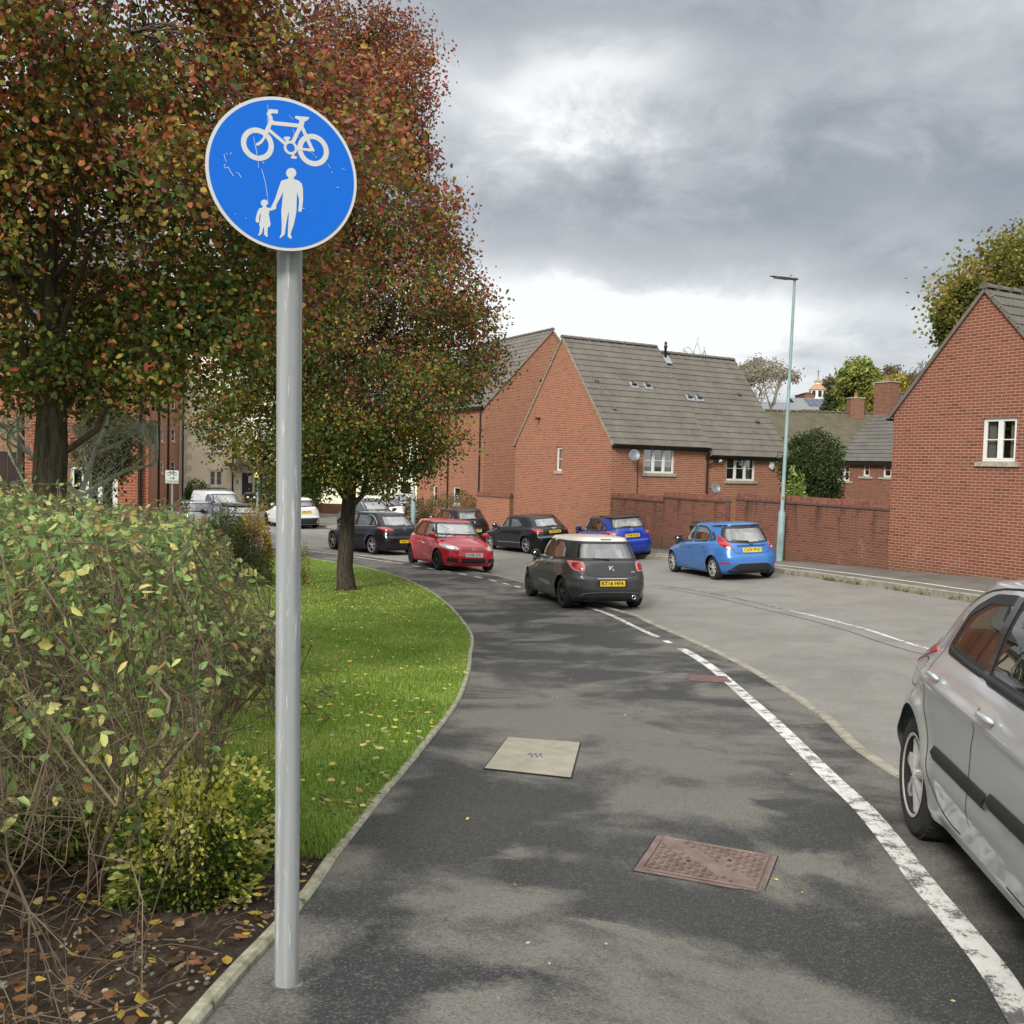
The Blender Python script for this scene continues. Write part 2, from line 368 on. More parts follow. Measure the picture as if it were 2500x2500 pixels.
STAINS = []
def asphalt(name, light, dark, blotch=1., agg=1., lo=.42, hi=.60, bs=.8, crack=0.):
    m, t = new_mat(name); v = t.node('ShaderNodeTexCoord').outputs['Object']
    n1 = t.noise(v, bs, 5, .58, .55); n2 = t.noise(v, bs * 4.2, 5, .6)
    fine = t.noise(v, 75., 3, .75); grit = t.node('ShaderNodeTexVoronoi', Vector=v, Scale=150.); gr = grit.outputs[1]
    k = t.math('ADD', n1, t.math('MULTIPLY', t.math('SUBTRACT', n2, .5), .22))
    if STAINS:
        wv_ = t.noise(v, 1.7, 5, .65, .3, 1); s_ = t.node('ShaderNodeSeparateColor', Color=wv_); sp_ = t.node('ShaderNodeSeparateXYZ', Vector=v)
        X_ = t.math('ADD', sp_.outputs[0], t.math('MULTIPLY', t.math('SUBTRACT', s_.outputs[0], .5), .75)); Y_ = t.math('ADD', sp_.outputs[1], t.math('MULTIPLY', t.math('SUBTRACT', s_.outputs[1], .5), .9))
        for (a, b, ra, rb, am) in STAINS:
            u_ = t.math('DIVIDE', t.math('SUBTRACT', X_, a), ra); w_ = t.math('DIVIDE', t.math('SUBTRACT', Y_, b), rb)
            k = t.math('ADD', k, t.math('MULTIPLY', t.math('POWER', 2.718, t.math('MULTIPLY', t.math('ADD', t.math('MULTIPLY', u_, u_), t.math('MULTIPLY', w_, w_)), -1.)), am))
    k = t.math('ADD', k, t.math('MULTIPLY', t.math('SUBTRACT', fine, .5), .26))
    col = t.mix(t.math('MULTIPLY', t.ramp(k, [(lo, 0.), (hi, 1.)]), blotch), dark, light)
    g1 = t.node('ShaderNodeSeparateColor', Color=gr).outputs[0]
    col = t.mix(t.math('MULTIPLY', t.ramp(g1, [(.72, 0.), (.95, 1.)]), .26 * agg), col, tuple(min(1, c * 2.1) for c in light))
    col = t.mix(t.math('MULTIPLY', t.ramp(g1, [(.05, 1.), (.32, 0.)]), .5 * agg), col, tuple(c * .35 for c in dark))
    big = t.noise(v, .18, 4, .5); col = t.mix(t.math('MULTIPLY', t.ramp(big, [(.4, 0.), (.65, 1.)]), .25), col, tuple(c * .72 for c in light))
    if crack:
        w = t.math('ADD', 0., t.noise(t.mapping(v, scale=(1, 1, 1)), 1.2, 5, .7))
        ck = t.math('ABSOLUTE', t.math('SUBTRACT', w, .5)); col = t.mix(t.math('MULTIPLY', t.ramp(ck, [(.0, 1.), (.006, 0.)]), crack), col, tuple(c * .4 for c in dark))
    h = t.math('ADD', t.math('MULTIPLY', fine, .5), g1)
    p = t.node('ShaderNodeBsdfPrincipled', Base__Color=col, Roughness=t.math('ADD', .72, t.math('MULTIPLY', k, .2)), Normal=bump(t, h, .004 * agg))
    p.inputs['Specular IOR Level'].default_value = .35
    out(t, p); MATS[name] = m; return m
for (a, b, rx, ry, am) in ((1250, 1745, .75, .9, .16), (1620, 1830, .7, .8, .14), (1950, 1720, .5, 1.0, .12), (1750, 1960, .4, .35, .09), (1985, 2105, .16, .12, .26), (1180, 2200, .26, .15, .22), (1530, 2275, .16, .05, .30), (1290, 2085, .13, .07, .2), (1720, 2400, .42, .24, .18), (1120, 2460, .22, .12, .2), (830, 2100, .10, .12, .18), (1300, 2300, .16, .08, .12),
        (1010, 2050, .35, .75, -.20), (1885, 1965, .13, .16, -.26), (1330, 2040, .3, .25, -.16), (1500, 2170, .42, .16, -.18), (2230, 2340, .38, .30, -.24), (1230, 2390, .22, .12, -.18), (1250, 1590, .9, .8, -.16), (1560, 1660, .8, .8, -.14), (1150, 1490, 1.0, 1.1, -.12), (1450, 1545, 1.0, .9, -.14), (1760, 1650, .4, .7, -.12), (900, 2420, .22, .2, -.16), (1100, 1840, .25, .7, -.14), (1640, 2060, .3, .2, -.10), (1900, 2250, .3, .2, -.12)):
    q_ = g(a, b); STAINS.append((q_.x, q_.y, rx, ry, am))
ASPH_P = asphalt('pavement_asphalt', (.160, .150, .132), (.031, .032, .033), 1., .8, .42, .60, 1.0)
STAINS = []
ASPH_R = asphalt('road_asphalt', (.245, .232, .208), (.185, .176, .158), 1., .7, .35, .6, .9, crack=.4)
ASPH_F = asphalt('far_pavement_asphalt', (.175, .16, .135), (.11, .103, .09), 1., .7, .35, .6, .9)
KERBM = pm('kerb_concrete', (.33, .30, .24), .9, var=.25, scale=7, bmp=.004, c2=(.17, .16, .12))
EDGM = pm('edging_concrete', (.36, .34, .26), .9, var=.3, scale=14, bmp=.005, c2=(.15, .15, .09))
def soil_mat():
    m, t = new_mat('soil'); v = t.node('ShaderNodeTexCoord').outputs['Object']
    n = t.noise(v, 9., 6, .7); col = t.ramp(n, [(.3, (.018, .012, .008)), (.55, (.05, .035, .024)), (.75, (.10, .075, .05))])
    p = t.node('ShaderNodeBsdfPrincipled', Base__Color=col, Roughness=.95, Normal=bump(t, n, .05)); p.inputs['Specular IOR Level'].default_value = .2
    out(t, p); return m
SOIL = soil_mat()
def lawn_mat():
    m, t = new_mat('lawn_turf'); v = t.node('ShaderNodeTexCoord').outputs['Object']
    n = t.noise(v, 1.1, 5, .6); f = t.noise(v, 34., 4, .7)
    col = t.mix(t.ramp(n, [(.3, 0.), (.7, 1.)]), (.12, .19, .03), (.18, .26, .045)); col = t.mix(t.ramp(f, [(.35, 0.), (.65, 1.)]), t.mix(.5, col, (.02, .03, .01)), col)
    p = t.node('ShaderNodeBsdfPrincipled', Base__Color=col, Roughness=.9, Normal=bump(t, f, .03)); p.inputs['Specular IOR Level'].default_value = .2
    out(t, p); return m
LAWN = lawn_mat()
EARTH = pm('rough_ground', (.09, .10, .05), .95, var=.3, scale=.6)

# one sheet to the horizon
xs = sorted(set([-1500, -700, -350, -200, -120] + list(range(-80, 121, 8)) + [160, 220, 320, 600, 1500])); yl = sorted(set([-600, -200, -80] + list(range(-40, 240, 6)) + [280, 350, 420, 700, 1500, 2600]))
mb = MB(); mb.add([(a, b, H(a, b) - .28) for b in yl for a in xs], [(j * len(xs) + i, j * len(xs) + i + 1, (j + 1) * len(xs) + i + 1, (j + 1) * len(xs) + i) for j in range(len(yl) - 1) for i in range(len(xs) - 1)])
tag(mb.build('ground', EARTH, smooth=True), kind='structure')
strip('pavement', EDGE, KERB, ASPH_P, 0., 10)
strip('road', KERB, RKERB, ASPH_R, -.06, 12)
FARP = .075
strip('far_pavement', RKERB, RWALL, ASPH_F, FARP, 6)
# forecourt beyond the bend, as far as the pale building
A_ = np.stack([np.linspace(-75, -6, 60), np.full(60, 44.)], 1); A_[:, 1] = np.interp(A_[:, 0], [-75, -28, -14, -6], [50, 56.5, 51.8, 46.5]); B_ = np.stack([np.linspace(-75, 4, 60), np.full(60, 74.)], 1)
strip('side_road', A_, B_, ASPH_R, -.03, 12)
def offs(C, d):
    t = np.gradient(C, axis=0); t /= np.linalg.norm(t, axis=1)[:, None]; return C + np.stack([-t[:, 1], t[:, 0]], 1) * d
# raised kerbs as real steps
def kerb(name, C, w, z0, z1, mat, jitter=0., joint=.915):
    """z0/z1: bottom and top relative to terrain; C is the road-side edge, body lies to the left of it by w"""
    C2 = offs(C, w); mb = MB(); n = len(C); vs = []
    for i in range(n):
        j = mnoise.noise(Vector((C[i][0] * 2.1, C[i][1] * 2.1, 3))) * jitter
        h0 = H(*C[i]); h1 = H(*C2[i]); ch = .012
        a, b = Vector((*C[i], 0)), Vector((*C2[i], 0)); d = (b - a).normalized() * ch
        vs += [(a.x, a.y, h0 + z0), (a.x, a.y, h0 + z1 - ch + j), (a.x + d.x, a.y + d.y, h0 + z1 + j), (b.x - d.x, b.y - d.y, h1 + z1 + j), (b.x, b.y, h1 + z1 - ch + j), (b.x, b.y, h1 + z0)]
    fs = [(i * 6 + k, i * 6 + k + 1, (i + 1) * 6 + k + 1, (i + 1) * 6 + k) for i in range(n - 1) for k in range(5)]
    fs += [(0, 1, 2, 3, 4, 5), tuple((n - 1) * 6 + k for k in (5, 4, 3, 2, 1, 0))]
    mb.add(vs, fs); o = mb.build(name, mat); return tag(o, kind='structure')
def joints(name, C, w, zt, step, y1):
    s = np.concatenate([[0], np.cumsum(np.hypot(*(C[1:] - C[:-1]).T))]); C2 = offs(C, w); mb = MB()
    for d in np.arange(.3, s[-1], step):
        a = Vector((np.interp(d, s, C[:, 0]), np.interp(d, s, C[:, 1]), 0)); b = Vector((np.interp(d, s, C2[:, 0]), np.interp(d, s, C2[:, 1]), 0))
        if a.y > y1 or a.y < 1: continue
        t = (b - a).normalized(); n = Vector((-t.y, t.x, 0)); a.z = H(a.x, a.y) + zt + .0015; b.z = H(b.x, b.y) + zt + .0015
        mb.add([a - n * .004, a + n * .004, b + n * .004, b - n * .004, a - n * .004 - Vector((0, 0, .08)) - t * .002, a + n * .004 - Vector((0, 0, .08)) - t * .002], [(0, 1, 2, 3), (0, 1, 5, 4)])
    tag(mb.build(name, pm('joint_dirt', (.05, .045, .03), .95)), kind='structure')
joints('edging_kerb_joints', EDGE, .055, .022, .915, 26); joints('road_kerb_joints', KERB, .10, .012, .915, 26); joints('far_kerb_joints', offs(RKERB, -.125), .125, FARP + .012, .915, 34)
kerb('edging_kerb', offs(EDGE, 0.), .055, -.2, .022, EDGM, .012)
kerb('road_kerb', offs(KERB, -.0), .10, -.2, .012, KERBM, .006)
kerb('far_kerb', offs(RKERB, -.125), .125, -.3, FARP + .012, KERBM, .01)
# lawn and bed left of the edging
def ii(C, y0, y1): return [i for i in range(len(C)) if y0 <= C[i][1] <= y1]
OUT = curve([(-9, -5), (-9, 5), (-15, 12), (-19, 20), (-24, 27), (-28, 31), (-34, 36), (-40, 40), (-55, 46)], 420)
# match samples of the outer line to the edging by fraction of Y
def pair(y0, y1, n, outf):
    ys = np.linspace(y0, y1, n); ex = np.interp(ys, EDGE[:, 1], EDGE[:, 0]); ox = np.array([outf(q) for q in ys])
    e = np.stack([ex, ys], 1); return np.stack([ox, ys], 1), e + (offs(e, .055) - e)
Lo, Le = pair(4.42, 41.9, 300, lambda q: -14 - q * .8)
strip('lawn', Lo, Le, LAWN, .004, 24)
Lo, Le = pair(-5, 4.8, 70, lambda q: -12.)
bed = strip('soil_bed', Lo, Le, SOIL, -.012, 60)
for v in bed.data.vertices:
    if v.co.x < -.95: v.co.z += .05 * mnoise.noise(Vector((v.co.x * 2, v.co.y * 2, 0))) + .02 * mnoise.noise(Vector((v.co.x * 9, v.co.y * 9, 0)))

# ---- painted lines
def paintmat(name, wear):
    m, t = new_mat(name); v = t.node('ShaderNodeTexCoord').outputs['Object']
    n = t.noise(v, 7., 6, .7); f = t.noise(v, 60., 4, .8); k = t.math('ADD', t.math('MULTIPLY', n, .6), t.math('MULTIPLY', f, .4))
    msk = t.ramp(k, [(wear - .03, 0.), (wear + .03, 1.)])
    col = t.mix(msk, (.11, .105, .10), t.mix(n, (.45, .44, .40), (.72, .71, .67)))
    p = t.node('ShaderNodeBsdfPrincipled', Base__Color=col, Roughness=.8, Normal=bump(t, msk, .002)); out(t, p); return m
PW1 = paintmat('worn_white_paint', .462); PW2 = paintmat('very_worn_paint', .56); PW3 = paintmat('fresh_white_paint', .33)
def line(name, C, w0, mat, off, label=None):
    a = offs(C, w0 / 2); b = offs(C, -w0 / 2); return strip(name, a, b, mat, off, 1)
_w0, _w1, _w2 = g(2459, 2420), g(2340, 2262), g(2226, 2122)
WL = curve([(_w0.x - .55, _w0.y - 2.3), (_w0.x - .22, _w0.y - .9), (_w0.x, _w0.y), (_w1.x, _w1.y), (_w2.x, _w2.y), (2.11, 6.0), (2.41, 9.14), (2.48, 12.36), (2.12, 15.9), (1.59, 19.24), (-.16, 24.57), (-2.2, 28.0), (-4.6, 31.2), (-7.7, 34.6), (-12, 38)], 900)
def between(C, ya, yb): return C[(C[:, 1] >= ya) & (C[:, 1] <= yb)]
line('pavement_line', between(WL, -1, 13.4), .125, PW1, .0045)
dash = [(13.9, 14.25), (14.6, 19.0)] + [(19.0 + k * .75, 19.0 + k * .75 + .4) for k in range(14)] + [(29.6, 38)]
for a, b in dash:
    C = between(WL, a, b)
    if len(C) > 2: line('pavement_line', C, .09, PW1 if b - a > 1 else PW3, .0045)
CL = curve([(9.3, 5), (7.0, 10), (6.0, 13), (5.35, 15.3), (4.2, 19), (3.3, 21.5), (1.6, 25), (-1, 29.5), (-6, 36), (-14, 43.5), (-26, 50)], 600)
C0 = g(1727, 1447, -.06); C1 = g(1955, 1497, -.06); C2 = g(2104, 1534, -.06); C3 = g(2270, 1585, -.06)
CL = curve([(C3.x + 1.2, C3.y - 5), (C3.x + .7, C3.y - 2.5), (C3.x, C3.y), (C2.x, C2.y), (C1.x, C1.y), (C0.x, C0.y), (C0.x - 2.4, C0.y + 4.5), (-1.6, 33), (-6, 39.2), (-14, 45.5), (-26, 50)], 900)
line('centre_line', between(CL, C3.y - 5, C1.y + .5), .07, PW1, -.055); line('centre_line', between(CL, C1.y + .7, C0.y + 2), .07, PW2, -.055); line('centre_line', between(CL, 31, 36), .07, PW1, -.055); line('centre_line', between(CL, 42, 50), .09, PW1, -.055)
RW_ = offs(RKERB, .5) if False else offs(RKERB, -.62)
line('far_pavement_line', between(RW_, 8, 60), .085, PW3, FARP + .0045)
# sealed trench line in the road
SEAL = pm('bitumen_seal', (.09, .086, .08), .6, var=.3)
line('tar_seam', between(offs(CL, .35), 8, 40), .022, SEAL, -.0555)

# ------------------------------------------------------------------ covers in the pavement
def quad_frame(px):
    P = [g(*p) for p in px]; return P
def slab(name, px, mat, label, cat, h=.006):
    P = quad_frame(px); c = sum(P, Vector()) / 4; root = empty(name, c, 0, label, cat); return root, [p - c for p in P], c
# concrete cover slab
rt, P, c = slab('inspection_cover', [(1183, 1878), (1393, 1901), (1416, 1815), (1240, 1802)], None, 'plain square concrete inspection slab with faint blue paint mark, set in the asphalt', 'cover slab')
def qp(P, u, v, dz=0.):
    a = P[0] * (1 - u) + P[1] * u; b = P[3] * (1 - u) + P[2] * u; r = a * (1 - v) + b * v; r = r.copy(); r.z += dz; return r
mb = MB(); n = 10
vs = [qp(P, i / n, j / n, H(*(qp(P, i / n, j / n) + c).xy) - (qp(P, i / n, j / n) + c).z + .009) for j in range(n + 1) for i in range(n + 1)]
mb.add(vs, [(j * (n + 1) + i, j * (n + 1) + i + 1, (j + 1) * (n + 1) + i + 1, (j + 1) * (n + 1) + i) for j in range(n) for i in range(n)])
SLABM = pm('slab_concrete', (.31, .285, .225), .9, var=.15, scale=6, bmp=.003, c2=(.23, .21, .16)); mb.build('slab', SLABM, rt)
mb = MB()
for i in range(4):
    a, b = P[i], P[(i + 1) % 4]; e = Vector((0, 0, .006)); cc = sum(P, Vector()) / 4; oa = (a - cc) * .03; ob = (b - cc) * .03
    mb.add([a + e, b + e, b + ob + e, a + oa + e], [(0, 1, 2, 3)])
mb.build('gap', pm('gap_dirt', (.015, .014, .012), .95), rt)
mb = MB()
for k in range(8):
    u = .40 + .18 * k / 8; mb.add([qp(P, u, .46 + .05 * math.sin(k * 2.2), .012), qp(P, u + .03, .47 + .05 * math.sin(k * 2.2 + 1), .012), qp(P, u + .03, .50 + .05 * math.sin(k * 2.2 + 1), .012), qp(P, u, .49 + .05 * math.sin(k * 2.2), .012)], [(0, 1, 2, 3)])
mb.build('paint_mark', pm('blue_spray', (.13, .15, .22), .9), rt)
# iron cover with diagonal split
def iron_cover(px, label, colr, detail=True):
    rt, P, c = slab('manhole_cover', px, None, label, 'manhole cover')
    mb = MB(); nx = 40; ny = 32
    def ph(u, v): p = qp(P, u, v); return H(p.x + c.x, p.y + c.y) - c.z
    vs = []
    for j in range(ny + 1):
        for i in range(nx + 1):
            u, v = i / nx, j / ny; q = qp(P, u, v); z = .010 if (.03 < u < .97 and .035 < v < .965) else .004
            vs.append((q.x, q.y, ph(u, v) + z))
    mb.add(vs, [(j * (nx + 1) + i, j * (nx + 1) + i + 1, (j + 1) * (nx + 1) + i + 1, (j + 1) * (nx + 1) + i) for j in range(ny) for i in range(nx)])
    iron = pm('rusty_iron' + str(int(colr[0] * 100)), colr, .72, .25, .3, 9, .002, c2=(colr[0] * .62, colr[1] * .6, colr[2] * .62)); mb.build('plate', iron, rt)
    if not detail: return rt
    def bar(mb, u0, v0, u1, v1, w, h=.006):
        a = qp(P, u0, v0); b = qp(P, u1, v1); a.z = ph(u0, v0) + .010; b.z = ph(u1, v1) + .010; d = (b - a).normalized(); s_ = Vector((-d.y, d.x, 0)) * w
        up = Vector((0, 0, h)); mb.add([a + s_, a - s_, b - s_, b + s_, a + s_ * .5 + up, a - s_ * .5 + up, b - s_ * .5 + up, b + s_ * .5 + up], [(0, 1, 5, 4), (1, 2, 6, 5), (2, 3, 7, 6), (3, 0, 4, 7), (4, 5, 6, 7)])
    mb = MB()
    ring = [(.06, .06), (.94, .06), (.94, .94), (.06, .94)]
    for i in range(4): bar(mb, *ring[i], *ring[(i + 1) % 4], .006)
    mb.build('rim', iron, rt)
    mb = MB()
    for o_ in (-.055, .055): bar(mb, .07 + max(0, o_), .93 + min(0, o_), .93 + min(0, o_), .07 + max(0, o_), .006)
    mb.build('rib', iron, rt)
    mb = MB(); bar(mb, .05, .95, .95, .05, .0025, .0015); mb.build('split', pm('gap_dirt', (.015, .014, .012), .95), rt)
    mb = MB(); k = 0
    for i in range(15):
        for j in range(11):
            u = .11 + i * .056; v = .11 + j * .078
            if abs(u + v - 1) < .13 or math.hypot(u - .36, v - .42) < .07 or math.hypot(u - .66, v - .62) < .07: continue
            k = (i + j) % 2; du, dv = (.014, .022) if k else (.014, -.022)
            bar(mb, u - du, v - dv, u + du, v + dv, .0055, .009)
    mb.build('tread_pattern', iron, rt)
    for (u, v, nm) in ((.36, .42, 'keyhole'), (.66, .62, 'keyhole')):
        q = qp(P, u, v); mb = MB(); mb.lathe([(0, .0), (.03, .0), (.034, -.003), (.036, -.006)], 20, 'z', (q.x, q.y, ph(u, v) + .016)); mb.build('boss', iron, rt)
        mb = MB(); mb.lathe([(0, .0), (.011, .0), (.011, -.004)], 8, 'z', (q.x, q.y, ph(u, v) + .0175)); mb.build(nm, pm('gap_dirt', (0, 0, 0), .9), rt)
    mb = MB()
    for i in range(4):
        a, b = P[i], P[(i + 1) % 4]; cc = sum(P, Vector()) / 4; oa = (a - cc) * .018; ob = (b - cc) * .018; e = Vector((0, 0, .0045))
        mb.add([a + e, b + e, b + ob + e, a + oa + e], [(0, 1, 2, 3)])
    mb.build('gap', MATS['gap_dirt'], rt)
    return rt
iron_cover([(1545, 2127), (1863, 2183), (1898, 2092), (1604, 2040)], 'rust brown iron manhole cover with a diagonal split and raised treads', (.215, .155, .13))
iron_cover([(1682, 1662), (1790, 1668), (1775, 1652), (1684, 1647)], 'small faded red iron cover beyond the white line, flush in the asphalt', (.17, .10, .085), False)

# ------------------------------------------------------------------ building kit
def clip(poly, a, b):
    """clip convex (u,z) polygon to a<=u<=b"""
    def half(P, f):
        o = []
        for i in range(len(P)):
            p, q = P[i], P[(i + 1) % len(P)]; fp, fq = f(p), f(q)
            if fp >= 0: o.append(p)
            if fp * fq < 0: t = fp / (fp - fq); o.append((p[0] + (q[0] - p[0]) * t, p[1] + (q[1] - p[1]) * t))
        return o
    P = half(poly, lambda p: p[0] - a)
    P = half(P, lambda p: b - p[0]) if P else P
    return P
def clipz(poly, a, b):
    return [(u, z) for z, u in clip([(z, u) for u, z in poly], a, b)]
class Face:
    """a wall plane in a building's local frame: O + u*a + n*d + z"""
    def __init__(s, O, u, n): s.O = Vector((*O, 0)); s.u = Vector((*u, 0)); s.n = Vector((*n, 0))
    def p(s, a, d, z): return s.O + s.u * a + s.n * d + Vector((0, 0, z))
def wall(mb, F, poly, holes=(), rev=.10, mi=0):
    us = sorted(set([min(p[0] for p in poly), max(p[0] for p in poly)] + [h[0] for h in holes] + [h[1] for h in holes]))
    for a, b in zip(us[:-1], us[1:]):
        P = clip(poly, a, b)
        hs = sorted([h for h in holes if h[0] <= a + 1e-6 and h[1] >= b - 1e-6], key=lambda h: h[2])
        zs = [-99] + [q for h in hs for q in (h[2], h[3])] + [99]
        for k in range(0, len(zs), 2):
            Q = clipz(P, zs[k], zs[k + 1])
            if len(Q) > 2: mb.add([F.p(u, 0, z) for u, z in Q], [tuple(range(len(Q)))], mi)
    for (a, b, z0, z1) in [h[:4] for h in holes]:
        c = [(a, z0), (b, z0), (b, z1), (a, z1)]
        for i in range(4):
            (u0, w0), (u1, w1) = c[i], c[(i + 1) % 4]
            mb.add([F.p(u0, 0, w0), F.p(u1, 0, w1), F.p(u1, -rev, w1), F.p(u0, -rev, w0)], [(0, 1, 2, 3)], mi)
def fbox(mb, F, a0, a1, d0, d1, z0, z1, mi=0):
    vs = [F.p(a, d, z) for z in (z0, z1) for d in (d0, d1) for a in (a0, a1)]
    return mb.add(vs, [(0, 2, 3, 1), (4, 5, 7, 6), (0, 1, 5, 4), (2, 6, 7, 3), (0, 4, 6, 2), (1, 3, 7, 5)], mi)
def window(root, F, a0, a1, z0, z1, cols=2, tr=.5, dep=.06, sill=STONE, inside=None, fw=.055, label=None, sillw=.09, silld=.05, name='window'):
    mb = MB(); e = .003
    fbox(mb, F, a0 + e, a0 + fw, -dep - .05, -dep, z0 + e, z1 - e); fbox(mb, F, a1 - fw, a1 - e, -dep - .05, -dep, z0 + e, z1 - e)
    fbox(mb, F, a0 + fw, a1 - fw, -dep - .049, -dep - .001, z0 + e, z0 + fw); fbox(mb, F, a0 + fw, a1 - fw, -dep - .049, -dep - .001, z1 - fw, z1 - e)
    w = (a1 - a0) / cols
    for i in range(1, cols): fbox(mb, F, a0 + w * i - fw * .62, a0 + w * i + fw * .62, -dep - .045, -dep + .006, z0 + fw, z1 - fw)
    for i in range(cols):                                         # inner sash of each light
        x0 = a0 + w * i + fw * (1. if i == 0 else .62); x1 = a0 + w * (i + 1) - fw * (1. if i == cols - 1 else .62); s = .03
        fbox(mb, F, x0, x0 + s, -dep - .04, -dep + .003, z0 + fw, z1 - fw); fbox(mb, F, x1 - s, x1, -dep - .04, -dep + .003, z0 + fw, z1 - fw)
        fbox(mb, F, x0 + s, x1 - s, -dep - .04, -dep + .002, z0 + fw, z0 + fw + s); fbox(mb, F, x0 + s, x1 - s, -dep - .04, -dep + .002, z1 - fw - s, z1 - fw)
        if tr: zt = z0 + (z1 - z0) * tr; fbox(mb, F, x0 + s, x1 - s, -dep - .036, -dep - .004, zt - .012, zt + .012)
    wn = mb.build(name, WOODW, root)
    mb = MB(); mb.add([F.p(a0 + fw, -dep - .03, z0 + fw), F.p(a1 - fw, -dep - .03, z0 + fw), F.p(a1 - fw, -dep - .03, z1 - fw), F.p(a0 + fw, -dep - .03, z1 - fw)], [(0, 1, 2, 3)]); mb.build('pane', GLASSW, wn)
    mb = MB(); D = .55
    q = [F.p(a0 + .01, -dep - .052, z0 + .01), F.p(a1 - .01, -dep - .052, z0 + .01), F.p(a1 - .01, -dep - .052, z1 - .01), F.p(a0 + .01, -dep - .052, z1 - .01)]
    r_ = [v - F.n * D for v in q]; mb.add(q + r_, [(0, 1, 5, 4), (1, 2, 6, 5), (2, 3, 7, 6), (3, 0, 4, 7), (4, 5, 6, 7)]); mb.build('room', DARKROOM, wn)
    if inside == 'blind':
        mb = MB(); z = z0 + .09
        while z < z1 - .07: mb.add([F.p(a0 + .07, -dep - .10, z), F.p(a1 - .07, -dep - .10, z), F.p(a1 - .07, -dep - .07, z + .026), F.p(a0 + .07, -dep - .07, z + .026)], [(0, 1, 2, 3)]); z += .055
        mb.build('blind', CURTAIN, wn)
    elif inside in ('curtain', 'net'):
        mb = MB(); n = 24
        spans = [(a0 + .07, a0 + (a1 - a0) * .3), (a1 - (a1 - a0) * .28, a1 - .07)] if inside == 'curtain' else [(a0 + .07, a1 - .07)]
        for s0, s1 in spans:
            vs = []
            for i in range(n + 1):
                u = s0 + (s1 - s0) * i / n; d = -dep - .12 + .02 * math.sin(i * 1.6)
                vs += [F.p(u, d, z0 + .06), F.p(u, d, z1 - .06)]
            mb.add(vs, [(2 * i, 2 * i + 2, 2 * i + 3, 2 * i + 1) for i in range(n)])
        mb.build('curtain', CURTAIN, wn)
    if sill is not None:
        mb = MB(); fbox(mb, F, a0 - sillw, a1 + sillw, -.10, silld, z0 - .115, z0 - .004); sl = mb.build('sill', sill, wn)
    if label: wn['label'] = label
    return wn
def pantile(mb, P0, u, s, width, length, gauge=.34, period=.15, amp=.02, lip=.028, per=6, mi=0):
    """P0 top-left at ridge, u along the ridge, s down the slope; courses with a real step, rolls as real waves"""
    P0 = Vector(P0); u = Vector(u); s = Vector(s); n = u.cross(s).normalized()
    if n.z < 0: n = -n
    nc = max(1, round(length / gauge)); gl = length / nc; nu = max(2, int(width / period * per)); us = [width * i / nu for i in range(nu + 1)]
    for k in range(nc):
        vs = []
        for (d, h) in ((k * gl - (.06 if k else 0), .0), (k * gl + gl * .5, lip * .55), ((k + 1) * gl, lip), ((k + 1) * gl + .001, -.012)):
            for a in us:
                ph = (a / period) % 1.; w = amp * (1 - abs(2 * ph - 1) ** 1.6) if amp else 0
                vs.append(P0 + u * a + s * d + n * (h + w))
        m = nu + 1
        mb.add(vs, [(r_ * m + i, r_ * m + i + 1, (r_ + 1) * m + i + 1, (r_ + 1) * m + i) for r_ in range(3) for i in range(nu)], mi)
def ridge_tiles(mb, a, b, r_=.12, L=.45, mi=0):
    a = Vector(a); b = Vector(b); d = (b - a); n = max(1, round(d.length / L)); t = d.normalized(); w = t.cross(Vector((0, 0, 1))).normalized(); up = w.cross(t)
    for k in range(n):
        p, q = a + d * (k / n), a + d * ((k + 1) / n - .012); vs = []
        for (c, rr) in ((p, r_), (q, r_ * .94)):
            for j in range(9):
                an = PI * j / 8; vs.append(c + w * math.cos(an) * rr * 1.15 + up * (math.sin(an) * rr - .03))
        mb.add(vs, [(j, j + 1, 10 + j, 9 + j) for j in range(8)] + [tuple(range(9)), tuple(range(17, 8, -1))], mi)
